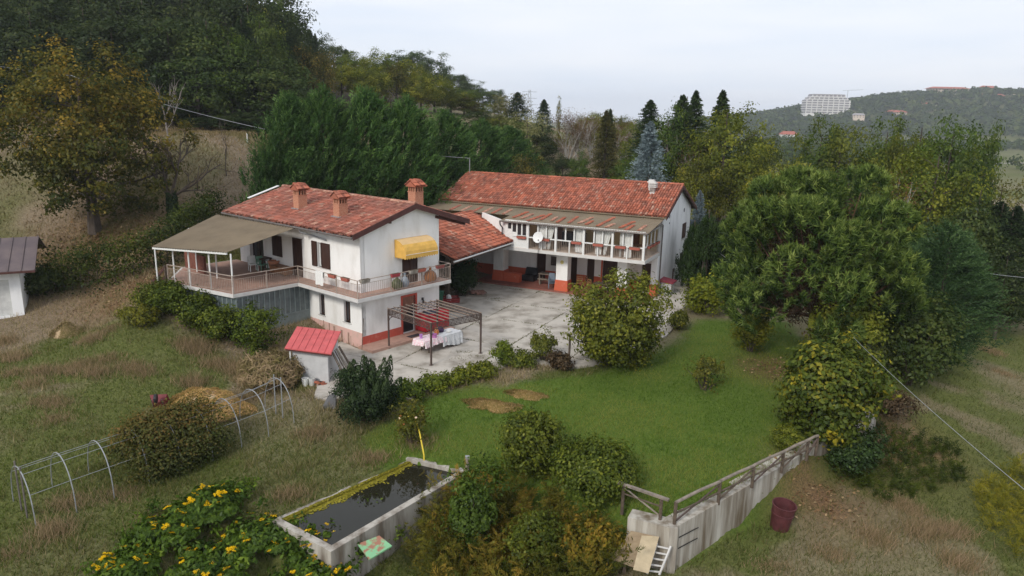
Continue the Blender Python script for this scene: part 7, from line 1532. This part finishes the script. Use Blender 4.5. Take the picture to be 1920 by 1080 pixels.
# ---- vine growing over the polytunnel
rng = np.random.default_rng(52); fo = Fol(); n_ = 900; t = .36 + .30 * rng.random(n_) ; t += rng.normal(size=n_) * .03; aa = rng.uniform(.02, 3.1, n_); rr_ = 1.15 * rng.uniform(.8, 1.12, n_)
q = F0[:2] + (F1 - F0)[:2] * t[:, None]; c_ = q + pT * Wt / 2; cx_ = c_[:, 0] - pT[0] * np.cos(aa) * rr_; cy_ = c_[:, 1] - pT[1] * np.cos(aa) * rr_; base_ = height(cx_, cy_); zz = base_ + (Ht + .12) * np.sin(aa) ** .8 * rng.uniform(.75, 1.06, n_); low = rng.random(n_) < .25; zz = np.where(low, base_ + rng.random(n_) * .9, zz)
P = np.stack([cx_, cy_, zz], 1); org = P.mean(0); org[2] = hz(org[0], org[1]); ci = np.repeat(np.arange(n_), 34); off = rng.normal(size=(n_ * 34, 3)) * .19; l = .09 * rng.uniform(.6, 1.4, len(ci)); tt = .16 + .5 * (zz - base_) / Ht + rng.normal(size=n_) * .16
fo.add(leaf_quads(P[ci] + off - org, off + rng.normal(size=off.shape) * .12 + [0, -.05, .22], l, l * .75, rng), tt[ci] * .9 + rng.normal(size=len(ci)) * .13); r = plant_root('vine', 'reddening vine heaped over the middle hoops of the polytunnel', 'vine', org); link('foliage', fo.mesh('foliage', LM['vine']), r); colour(r, (.92, .98, .9))
mb = MB()
for k in range(8): e = P[k * 31] - org; mb.tube([(e[0] * .9, e[1] * .9, -.1), (e[0], e[1], max(.2, e[2] * .5)), tuple(e)], [.03, .025, .012], 5)
mb.build('stems', M['bark'], r)
# ---- yellow flowering plants bottom left
fl_mesh = []
ym = leaf_mat('yellow_petals', (.62, .36, .005), (.74, .46, .01), (.82, .56, .03), .2, .0, 1)
for s_ in range(2):
    rng = np.random.default_rng(s_); N = 26; a = rng.uniform(0, 6.28, N); cc = rng.integers(0, 3, N); off = np.array([[0, 0, 0], [.07, .02, -.03], [-.04, .07, -.02]])[cc]; c = off + np.stack([.042 * np.cos(a), .042 * np.sin(a), rng.normal(size=N) * .008], 1); t = np.stack([np.cos(a), np.sin(a), .15 + 0 * a], 1); V = leaf_quads(c, np.tile([0, 0, 1.0], (N, 1)) + rng.normal(size=(N, 3)) * .25, .085, .035, rng, t=t); fl_mesh.append(np_mesh('flower', V, np.arange(N * 4).reshape(-1, 4), ym, np.repeat(rng.random(N), 4)))
FP = [(405,1000,925,120,.0,'tall yellow flowering plant nearest the polytunnel'),(330,1040,965,130,.1,'yellow flowering plant left of the tallest one'),(500,1075,995,150,.2,'yellow flowering plant in the middle of the flowering group'),(590,1095,1000,120,.3,'yellow flowering plant against the pond rim'),(240,1110,1045,110,.4,'leftmost yellow flowering plant at the bottom edge'),(400,1120,1040,150,.5,'yellow flowering plant cut by the bottom edge, left of centre'),(600,1150,1060,120,.6,'yellow flowering plant in the bottom corner below the pond')]
rgf = random.Random(9)
for i, (px, ba, to, w_, sd_, lb) in enumerate(FP):
    rr, wd, h = bush('flowering_plant', lb, px, ba, to, w_, LM['bush'], 85, 30, .18, .26, 150 + i, .38, .4, .3, (.62, .92, .72), cat='plant', asp=.45, shoots=16, zc=.5, group='yellow flowering plants')
    for k in range(18):
        a = rgf.uniform(0, 6.28); q_ = wd * .5 * math.sqrt(rgf.random()); o = link('flower', fl_mesh[k % 2], rr, (q_ * math.cos(a), q_ * math.sin(a), h * rgf.uniform(.92, 1.2) * (1 - .3 * (q_ / wd * 2) ** 2))); o.rotation_euler = (rgf.uniform(-.4, .7), rgf.uniform(-.5, .5), rgf.uniform(0, 6.28)); s__ = rgf.uniform(.6, 1.2); o.scale = (s__, s__, s__)
# ---- feathery weeds in the foreground and other stuff
rng = np.random.default_rng(71); fo = Fol()
def weeds(fo, px_poly, n, hgt, L, nq, ql, qw, t0, tv):
    poly = [tuple(gp(*q_)[:2]) for q_ in px_poly]; xs = [q_[0] for q_ in poly]; ys = [q_[1] for q_ in poly]; c = np.stack([rng.uniform(min(xs), max(xs), n * 3), rng.uniform(min(ys), max(ys), n * 3)], 1); c = c[poly_sd(poly, c[:, 0], c[:, 1]) < .15][:n]
    k = 9; z = height(c[:, 0], c[:, 1]); hh = hgt * rng.uniform(.6, 1.15, len(c)); b = np.repeat(np.stack([c[:, 0], c[:, 1], z], 1), k, 0); t = np.tile(np.linspace(.15, .9, k), len(c)); ln = rng.normal(size=(len(c), 2)) * .22; b[:, 2] += t * np.repeat(hh, k); b[:, :2] += np.repeat(ln, k, 0) * (t * t)[:, None] * np.repeat(hh, k)[:, None]
    a = rng.uniform(0, 6.28, len(b)); d = np.stack([np.cos(a), np.sin(a), .75 + 0 * a], 1); ti = np.repeat(t0 + tv * (vn(c[:, 0], c[:, 1], .9, 4) - .5) * 2 + rng.normal(size=len(c)) * .1, k); sprays(fo, rng, b, d, L * (1.15 - .6 * t) * rng.uniform(.7, 1.2, len(b)), nq, ql, qw, ti, droop=.1, spread=.6)
weeds(fo, [(800,985),(850,930),(920,950),(1000,960),(1100,1010),(1160,1075),(1100,1140),(850,1160),(800,1130),(780,1040)], 430, 1.6, .5, 11, .19, .034, .45, .5)
stuff(link('feathery_weeds', fo.mesh('feathery_weeds', LM['fern'])))
fo = Fol(); weeds(fo, [(1830,930),(1920,880),(2000,950),(1960,1080),(1850,1010)], 150, .9, .5, 9, .22, .02, .5, .3); o = stuff(link('yellow_reeds', fo.mesh('yellow_reeds', LM['yellow']))); o.color = (1.1, 1.0, .8, 1)
fo = Fol(); weeds(fo, [(1560,830),(1640,800),(1780,830),(1800,900),(1680,950),(1570,900)], 260, .45, .35, 8, .12, .03, .3, .3); o = stuff(link('bramble_cover', fo.mesh('bramble_cover', LM['bush']))); o.color = (.6, .68, .55, 1)
# ---- grasses
def blades(name, x, y, hgt, wid, tint, m, lean=.55, col=(1, 1, 1), seed=0, zoff=-.02):
    rng = np.random.default_rng(seed); N = len(x); z = height(x, y) + zoff; a = rng.uniform(0, 6.28, N); b = rng.uniform(0, 6.28, N); ln = hgt * lean * rng.uniform(.1, 1.1, N); V = np.empty((N, 3, 3))
    V[:, 0] = np.stack([x + np.cos(a) * wid / 2, y + np.sin(a) * wid / 2, z], 1); V[:, 1] = np.stack([x - np.cos(a) * wid / 2, y - np.sin(a) * wid / 2, z], 1); V[:, 2] = np.stack([x + np.cos(b) * ln, y + np.sin(b) * ln, z + hgt], 1)
    o = stuff(link(name, np_mesh(name, V.reshape(-1, 3), np.arange(N * 3).reshape(-1, 3), m, np.repeat(np.clip(tint, 0, 1), 3)))); o.color = tuple(col) + (1,); return o
def scatter(n, x0, x1, y0, y1, seed, keep, near=24.0, pw_=1.6):
    rng = np.random.default_rng(seed); x = rng.uniform(x0, x1, n); y = rng.uniform(y0, y1, n); k = rng.random(n) < np.minimum(1, (near / np.hypot(x, y)) ** pw_); x, y = x[k], y[k]; k = keep(x, y); return x[k], y[k]
def clear(x, y): return (poly_sd(YARD, x, y) > .02) & (poly_sd(POND, x, y) > .12)
rng = np.random.default_rng(81)
x, y = scatter(270000, -9, 17, 17, 46, 5, lambda a, b: (lawn_map(a, b) > rng.random(len(a)) * .9) & clear(a, b) & (edge_sd(a, b)[0] < -.12))
pt_ = fbm(x, y, 2.6, 51, 4); straw = np.maximum(0, sum(np.exp(-(((x - q_[0]) / .55) ** 2 + ((y - q_[1]) / .4) ** 2)) for q_ in (atz(915, 757, -.2), atz(935, 752, -.2), atz(982, 735, -.2)))) * .9
hg = np.random.default_rng(1).uniform(.05, .16, len(x)) * (.8 + .7 * pt_)
blades('lawn_grass', x, y, hg, .026, .22 + .75 * smooth(.3, .7, pt_) + np.random.default_rng(2).normal(size=len(x)) * .26 + .35 * (vn(x, y, .45, 77) - .5) + straw, LM['grass'], 1.0, (1.0, 1.08, .92), seed=3)
def in_meadow(a, b): return clear(a, b) & (lawn_map(a, b) < .6) & ~((edge_sd(a, b)[0] > -.1) & (a > -2.2) & (b < 22)) & (np.abs(edge_sd(a, b)[0]) > .14)
x, y = scatter(430000, -36, 6, 15, 50, 7, lambda a, b: in_meadow(a, b) & (b > 17 - .1 * a))
dm = dry_map(x, y); r_ = np.random.default_rng(4); cl_ = vn(x, y, .8, 61)
blades('meadow_grass', x, y, r_.uniform(.07, .22, len(x)) * (1 + 1.0 * dm * cl_ + .6 * (cl_ > .7)), .032, .08 + .66 * dm + .35 * (cl_ - .5) + r_.normal(size=len(x)) * .24, LM['dry'], 1.0, (1.08, 1.08, .98), 5)
x, y = scatter(300000, 3, 46, 14, 64, 9, lambda a, b: (edge_sd(a, b)[0] > .16) & clear(a, b))
dm = dry_map(x, y); r_ = np.random.default_rng(6); cl_ = vn(x, y, 1.0, 62); lt = leaf_map(x, y)
k_ = r_.random(len(x)) > lt * .8; x, y, dm, cl_ = x[k_], y[k_], dm[k_], cl_[k_]
blades('meadow_grass', x, y, r_.uniform(.07, .2, len(x)) * (1 + .8 * cl_), .028, .10 + .48 * dm + .35 * (cl_ - .5) + r_.normal(size=len(x)) * .24, LM['dry'], 1.0, (.85, .86, .78), 7)
x, y = scatter(150000, -75, -6, 46, 92, 11, lambda a, b: in_meadow(a, b) & (b > 47), 60, 1.0)
dm = dry_map(x, y); r_ = np.random.default_rng(8)
blades('slope_grass', x, y, r_.uniform(.12, .35, len(x)), .07, .35 + .4 * dm + r_.normal(size=len(x)) * .15, LM['dry'], 1.1, (.88, .82, .74), 9)
# weeds in the courtyard joints
r_ = np.random.default_rng(10); jx = []; jy = []
for i in range(1, len(yU) - 1):
    t = r_.uniform(-24, -2, 900); k = vn(t, t * 0 + i, 1.1, 5) > .58; q = O2 + cU * yU[i] + t[k][:, None] * cV; jx.append(q[:, 0]); jy.append(q[:, 1])
for j in range(1, len(yV) - 1):
    t = r_.uniform(-8, 13, 900); k = vn(t, t * 0 + j, 1.1, 6) > .58; q = O2 + cV * yV[j] + t[k][:, None] * cU; jx.append(q[:, 0]); jy.append(q[:, 1])
for q_ in ((860, 672), (895, 668), (870, 660), (930, 560), (965, 575)):
    p_ = atz(*q_); n_ = 70; jx.append(p_[0] + r_.normal(size=n_) * .3); jy.append(p_[1] + r_.normal(size=n_) * .12)
x = np.concatenate(jx) + r_.normal(size=sum(map(len, jx))) * .03; y = np.concatenate(jy) + r_.normal(size=len(x)) * .03; k_ = poly_sd(YARD, x, y) < -.1; x, y = x[k_], y[k_]
_h = height; height_yard = lambda a, b: np.zeros(len(a))
height = height_yard; blades('joint_weeds', x, y, r_.uniform(.03, .1, len(x)), .03, .35 + r_.normal(size=len(x)) * .2, LM['dry'], 1.0, (.8, .85, .7), 12, -.01); height = _h
# tall dry tufts
r_ = np.random.default_rng(14); cs = [gp(*q_)[:2] for q_ in ((130,945),(225,930),(300,985),(590,815),(700,862),(440,690),(480,705),(130,625),(60,720),(180,700),(545,930),(1710,960),(1790,1000),(1640,1010),(1560,1040),(1450,1065),(1880,700),(1860,660),(20,1040),(100,1000),(785,830))] + [gp(rh.uniform(-40, 480), rh.uniform(600, 800))[:2] for _ in range(34)] + [gp(rh.uniform(1600, 1900), rh.uniform(850, 1060))[:2] for _ in range(6)]
xs = []; ys = []; hh = []
for c in cs:
    n_ = 520; xs.append(c[0] + r_.normal(size=n_) * .42); ys.append(c[1] + r_.normal(size=n_) * .32); hh.append(r_.uniform(.2, .55) * r_.uniform(.5, 1.1, n_))
x = np.concatenate(xs); y = np.concatenate(ys); k_ = clear(x, y); blades('dry_tufts', x[k_], y[k_], np.concatenate(hh)[k_], .022, .78 + r_.normal(size=k_.sum()) * .18, LM['dry'], .9, (1.0, .92, .86), 15)
# fallen leaves
x, y = scatter(60000, -40, 22, 15, 62, 17, lambda a, b: (leaf_map(a, b) > .25 + np.random.default_rng(3).random(len(a)) * .6) & clear(a, b), 40, 1.0); r_ = np.random.default_rng(18)
c = np.stack([x, y, height(x, y) + .05 + r_.random(len(x)) * .05], 1); fo = Fol(); sz = np.where(y > 44, .26, .15) * r_.uniform(.7, 1.2, len(x)); fo.add(leaf_quads(c, np.tile([0, 0, 1.0], (len(x), 1)) + r_.normal(size=c.shape) * .35, sz, sz * .7, r_), r_.random(len(x))); stuff(link('fallen_leaves', fo.mesh('fallen_leaves', LM['litter'])))
# hay heaps
def heap(name, label, px, base, top, wpx, seed, col, hmax=9):
    p = gp(px, base); d = depth(p); wd = wpx * d / F_PX; y0_ = p[1] + wd * .3; x0_ = p[0] * y0_ / p[1]; z = hz(x0_, y0_); h = min(hmax, max(.15, aty(px, top, y0_ + wd * .1)[2] - z)); rng = np.random.default_rng(seed); n_ = 7000; a = rng.uniform(0, 6.28, n_); q = np.sqrt(rng.random(n_)); lf = 1 + (.2 if hmax > 8 else .38) * np.cos(2 * a + 1) + .12 * np.cos(5 * a) + (0 if hmax > 8 else .55) * (vn(a * 2, q * 3, .6, seed) - .5); xx = q * np.cos(a) * wd / 2 * lf; yy = q * np.sin(a) * wd / 2 * .75 * lf; zz = h * (1 - q ** 1.6) * (.8 + .4 * vn(xx, yy, .6, seed))
    c = np.stack([xx, yy, zz + rng.random(n_) * .03], 1); fo = Fol(); nr = np.stack([np.cos(a) * q, np.sin(a) * q, .8 + 0 * a], 1) + rng.normal(size=(n_, 3)) * .3; fo.add(leaf_quads(c, nr, rng.uniform(.12, .3, n_), .03, rng, fold=0), .6 + rng.normal(size=n_) * .2); r = plant_root(name, label, 'hay heap', (x0_, y0_, z)); link('straw', fo.mesh('straw', LM['dry']), r)['kind'] = 'stuff'
    if hmax < 9: return colour(r, col)
    mb = MB(); mb.lathe([(wd * .46, -.25), (wd * .34, h * .35), (wd * .2, h * .72), (.02, h * .9)], 14); o = mb.build('core', M['hay'], r, smooth=True); o.scale = (1, .75, 1); colour(r, col)
M['hay'] = mat('packed_hay', (.42, .31, .19), .95, .2, 9)
heap('hay_heap', 'brown heap of hay behind the polytunnel frame', 390, 790, 722, 160, 5, (1.9, 1.5, 1.1)); heap('hay_heap', 'thin streak of cut hay on the lawn, left one', 922, 772, 745, 84, 6, (1.5, 1.25, .95), .13); heap('hay_heap', 'small heap of cut hay on the lawn, right one', 984, 748, 722, 60, 7, (1.5, 1.25, .95), .13); heap('hay_heap', 'low mound of dry grass in the meadow below the hedge', 128, 632, 604, 66, 8, (1.2, 1.1, 1.0))
# ================================================================== POSTS AND WIRES
def wire(label, a, b, sag, r=.012, n=24, m=None):
    a = np.array(a); b = np.array(b); o = MB(); o.tube([tuple(a + (b - a) * t - np.array([0, 0, sag * 4 * t * (1 - t)])) for t in np.linspace(0, 1, n)], r, 5); tag(o.build('overhead_cable', m or M['galv']), label, 'cable')
Yp = 57.5; xp = aty(147, 300, Yp)[0]; zp_ = hz(xp, Yp); pz = aty(147, 138, Yp)[2]
po = thing('cable_pole', 'slim grey concrete pole standing inside the chestnut crown', 'pole', (xp, Yp, zp_)); o = MB(); o.tube([(0, 0, -.5), (0, 0, pz - zp_)], [.14, .08], 8); o.build('shaft', M['gutter'], po); o = MB(); o.bar((-.3, 0, pz - zp_ - .15), (.3, 0, pz - zp_ - .15), .06); o.build('crossarm', M['galv'], po)
mast = H2(18.24, 4.3); wire('pale overhead cable from the pole in the chestnut to the mast of the long house', (xp, Yp, pz - .1), (mast[0], mast[1], ZR + 1.4), 1.1, .022)
q = aty(-60, 112, 50); wire('overhead cable running off the left edge from the pole', tuple(q), (xp, Yp, pz - .1), .15, .02)
q = H2(0, 7.9); wire('thin cable from the long house gable into the columnar cypresses', (q[0] + .1, q[1], 4.1), tuple(aty(1480, 560, 42)), .3, .018)
wire('pale cable rising out of the maple towards the lower right edge', tuple(aty(1600, 632, 27.5)), tuple(aty(1990, 975, 11.0)), .12, .008)
wire('distant cable crossing behind the cedar at the right edge', tuple(aty(1790, 500, 47)), tuple(aty(2000, 524, 40)), .2, .018)
for i, (px, py, hgt, lb) in enumerate(((1066, 690, 1.75, 'dark wooden post at the courtyard edge beside the round bush'), (464, 268, .9, 'pale fence post on the skyline of the dry slope'))):
    p = gp(px, py); o = MB(); o.tube([(0, 0, -.3), (.01, 0, hgt)], .06 if i == 0 else .06, 7); tag(o.build('fence_post', M['dark_wood'] if i == 0 else M['slab_edge'], None, tuple(p)), lb, 'post')
# ================================================================== FAR HILL: wood, houses, pylon
rng = np.random.default_rng(200); fo = Fol(); n_ = 5600
X = rng.uniform(260, 1150, n_); Yf = rng.uniform(850, 1260, n_); k_ = (height(X, Yf) > -6 + rng.random(n_) * 3); X, Yf = X[k_], Yf[k_]
BLD = []
def far_at(px, Y): return aty(px, 300, Y)[0]
HB = [('apartment_block', 1500, 1582, 178, 214, 1060, 8, 'white', 'white terraced apartment block with many floors on the far hill'), ('long_building', 1728, 1796, 162, 177, 1150, 3, 'long', 'long pale building with red roof on top of the far hill'), ('hill_house', 1822, 1850, 160, 172, 1160, 2, 'house', 'pale house with red roof among trees right of the long building'), ('hill_house', 1824, 1864, 175, 190, 1090, 2, 'house', 'large pale house with a broad red roof below the hilltop'),
   ('hill_house', 1701, 1728, 191, 203, 1060, 2, 'house', 'white villa with red roof in the middle of the far hill'), ('hill_house', 1774, 1798, 189, 200, 1070, 2, 'house', 'small cream house with bright red roof below the long building'), ('hill_house', 1840, 1863, 207, 217, 1010, 2, 'house', 'low house with red roof on the right slope of the far hill'), ('hill_house', 1658, 1690, 206, 217, 1010, 2, 'house', 'pinkish roofed house in the wood right of the apartment block'), ('hill_house', 1463, 1490, 246, 262, 800, 2, 'house', 'pink house with pale roof standing lowest, left of the olive trees'), ('hill_house', 1590, 1610, 212, 221, 980, 2, 'house', 'small grey roofed house right below the apartment block'), ('hill_house', 1882, 1908, 171, 178, 1140, 2, 'house', 'small pale house near the right end of the hilltop')]
wmat = mat('far_white_render', (.70, .68, .66), .9, .06, .2); cmat = mat('far_cream_render', (.58, .48, .40), .9, .08, .2); rmat = mat('far_red_roof', (.36, .11, .07), .9, .12, .2); gmat_ = mat('far_grey_roof', (.30, .28, .28), .9, .1, .2)
for (nm, px0, px1, pt_, pb, Y, fl_, kd, lb) in HB:
    x0, x1 = far_at(px0, Y), far_at(px1, Y); zt_ = aty((px0 + px1) / 2, pt_, Y)[2]; zb_ = aty((px0 + px1) / 2, pb, Y)[2] ; w_ = x1 - x0; h = zt_ - zb_; cx_ = (x0 + x1) / 2; t = thing(nm, lb, 'building' if kd != 'house' else 'house', (cx_, Y, zb_ - 0), random.Random(px0).uniform(-.3, .3) if kd == 'house' else 0); dp = w_ * (.6 if kd == 'house' else .3); BLD.append((cx_, Y, w_ * .75))
    if kd == 'white':
        fh = h / fl_
        for f in range(fl_):
            ins = .0 if f < 6 else (f - 5) * w_ * .06; z0_ = f * fh; o = MB(); o.box((-w_ / 2 + ins + 1, 1.6, z0_), (w_ / 2 - ins - 1, dp, z0_ + fh)); o.build('storey', mat('far_shaded_pane', (.26, .25, .27), .6) if f == 0 else bpy.data.materials['far_shaded_pane'], t); o = MB(); o.box((-w_ / 2 + ins, 0, z0_ - (3 if f == 0 else 0)), (w_ / 2 - ins, dp, z0_ + fh * .42)); o.build('balcony_band', wmat, t); o = MB()
            for c in range(9):
                u_ = -w_ / 2 + ins + 1 + (w_ - 2 * ins - 2) * c / 8; o.box((u_ - .5, .4, z0_ + fh * .42), (u_ + .5, 1.59, z0_ + fh * .995))
            o.build('pillars', wmat, t)
        o = MB(); o.box((-w_ / 2 + w_ * .14, 1, h), (w_ / 2 - w_ * .14, dp - 1, h + 1.2)); o.build('roof', gmat_, t)
    else:
        hw = h * (.62 if kd == 'house' else .75); o = MB(); o.box((-w_ / 2, 0, -5), (w_ / 2, dp, hw)); o.build('wall', wmat if px0 % 2 else cmat, t); o = MB(); ov_ = w_ * .05; rm_ = gmat_ if 'grey roof' in lb else rmat
        o.hexa([(-w_ / 2 - ov_, -ov_, hw), (w_ / 2 + ov_, -ov_, hw), (w_ / 2 + ov_, dp + ov_, hw), (-w_ / 2 - ov_, dp + ov_, hw)], [(-w_ * .4, dp * .48, h), (w_ * .4, dp * .48, h), (w_ * .4, dp * .52, h), (-w_ * .4, dp * .52, h)]); o.build('roof', rm_, t)
        nw = 12 if kd == 'long' else 4
        for f in range(fl_):
            o = MB()
            for c in range(nw):
                u_ = -w_ / 2 + w_ * (c + .5) / nw; o.box((u_ - .5, -.05, hw * (f + .3) / fl_), (u_ + .5, .2, hw * (f + .75) / fl_))
            stuff(o.build('windows', M['pane_dark'], t))
P3 = np.stack([X, Yf, height(X, Yf)], 1); kk = np.ones(len(X), bool)
for (bx, by, bw) in BLD: kk &= ~((np.abs(X - bx) < bw * .8) & (Yf < by + bw * .3) & (Yf > by - 22)) 
P3 = P3[kk]; sz = rng.uniform(4.0, 7.5, len(P3)); m_n = 26; ci = np.repeat(np.arange(len(P3)), m_n); dd = unit(rng.normal(size=(len(ci), 3))); dd[:, 2] = np.abs(dd[:, 2]) * 1.0; c = P3[ci] + dd * sz[ci][:, None] * np.array([.8, .8, 1.15]) * rng.uniform(.6, 1, len(ci))[:, None] + np.array([0, 0, 1.8]); l = sz[ci] * rng.uniform(.45, .8, len(ci)); fo.add(leaf_quads(c, dd + rng.normal(size=dd.shape) * .4, l, l * .75, rng), (.45 + rng.normal(size=len(P3)) * .22)[ci] + rng.normal(size=len(ci)) * .1)
o = stuff(link('far_wood', fo.mesh('far_wood', LM['broad']))); o.color = (.62, .66, .62, 1)
# belt of trees along the valley field and behind the garden
fo = Fol(); rng = np.random.default_rng(210); X = rng.uniform(150, 620, 900); Yf = 700 + rng.normal(size=900) * 28 + .06 * (X - 400); P3 = np.stack([X, Yf, height(X, Yf)], 1)
X2 = rng.uniform(-25, 260, 520); Y2 = rng.uniform(330, 620, 520); P4 = np.stack([X2, Y2, height(X2, Y2)], 1); P3 = np.concatenate([P3, P4]); sz = rng.uniform(3.5, 6.5, len(P3)); ci = np.repeat(np.arange(len(P3)), 40); dd = unit(rng.normal(size=(len(ci), 3))); dd[:, 2] = np.abs(dd[:, 2]); c = P3[ci] + dd * sz[ci][:, None] * np.array([.8, .8, 1.25]) * rng.uniform(.55, 1, len(ci))[:, None] + np.array([0, 0, 1.0]); l = sz[ci] * rng.uniform(.28, .5, len(ci)); fo.add(leaf_quads(c, dd + rng.normal(size=dd.shape) * .4, l, l * .75, rng), (.45 + rng.normal(size=len(P3)) * .22)[ci] + rng.normal(size=len(ci)) * .1)
o = stuff(link('valley_wood', fo.mesh('valley_wood', LM['broad']))); o.color = (.62, .66, .55, 1)
# lattice pylon and crane
Yq = 620; xq = far_at(990, Yq); zq = hz(xq, Yq); zt_ = aty(990, 168, Yq)[2]; py = thing('pylon', 'faint lattice electricity pylon on the skyline behind the garden', 'pylon', (xq, Yq, zq)); hq = zt_ - zq; o = MB()
for sx in (-1, 1):
    for sy in (-1, 1): o.bar((sx * 3.2, sy * 3.2, 0), (sx * .7, sy * .7, hq), .28)
n = 9
for k in range(n):
    t0, t1 = k / n, (k + 1) / n; w0, w1 = 3.2 - 2.5 * t0, 3.2 - 2.5 * t1
    for sy in (-1, 1): o.bar((-w0, sy * w0, hq * t0), (w1, sy * w1, hq * t1), .16); o.bar((w0, sy * w0, hq * t0), (-w1, sy * w1, hq * t1), .16)
o.build('tower', M['galv'], py); o = MB()
for z in (.72, .84, .96): o.bar((-6, 0, hq * z), (6, 0, hq * z), .3)
o.build('crossarms', M['galv'], py)
Yq = 1075; xq = far_at(1574, Yq); zb_ = aty(1574, 214, Yq)[2]; zt_ = aty(1574, 170, Yq)[2]; cr_ = thing('crane', 'thin tower crane beside the white apartment block', 'crane', (xq, Yq, zb_)); o = MB(); o.bar((0, 0, -15), (0, 0, zt_ - zb_), .5); o.build('tower', M['galv'], cr_); o = MB(); o.bar((-8, 0, zt_ - zb_), (22, 0, zt_ - zb_ + 2), .4); o.build('jib', M['galv'], cr_)
# a pale track across the valley field
o = MB(); pts = [atz(1850 + k * 12, 309 + k * .6, 0) for k in range(12)]; pts = [aty(1845 + k * 14, 300, 420 + k * 3) for k in range(14)]
for a, b in zip(pts[:-1], pts[1:]):
    o.quad((a[0], a[1], hz(a[0], a[1]) + .15), (b[0], b[1], hz(b[0], b[1]) + .15), (b[0], b[1] + 5, hz(b[0], b[1] + 5) + .15), (a[0], a[1] + 5, hz(a[0], a[1] + 5) + .15))
struct(o.build('field_track', mat('pale_dirt_track', (.34, .32, .28), .95)))
# ================================================================== AIR
hzm = bpy.data.materials.new('pale_haze'); hzm.use_nodes = True; hn = hzm.node_tree; hn.nodes.clear(); ho = hn.nodes.new("ShaderNodeOutputMaterial"); pv = hn.nodes.new("ShaderNodeVolumePrincipled")
pv.inputs['Color'].default_value = (.86, .91, 1.0, 1); pv.inputs['Density'].default_value = .00022; pv.inputs['Anisotropy'].default_value = 0.0; hn.links.new(pv.outputs[0], ho.inputs['Volume'])
o = MB(); o.box((-3300, -330, -32), (3300, 3700, 112)); stuff(o.build('haze', hzm))
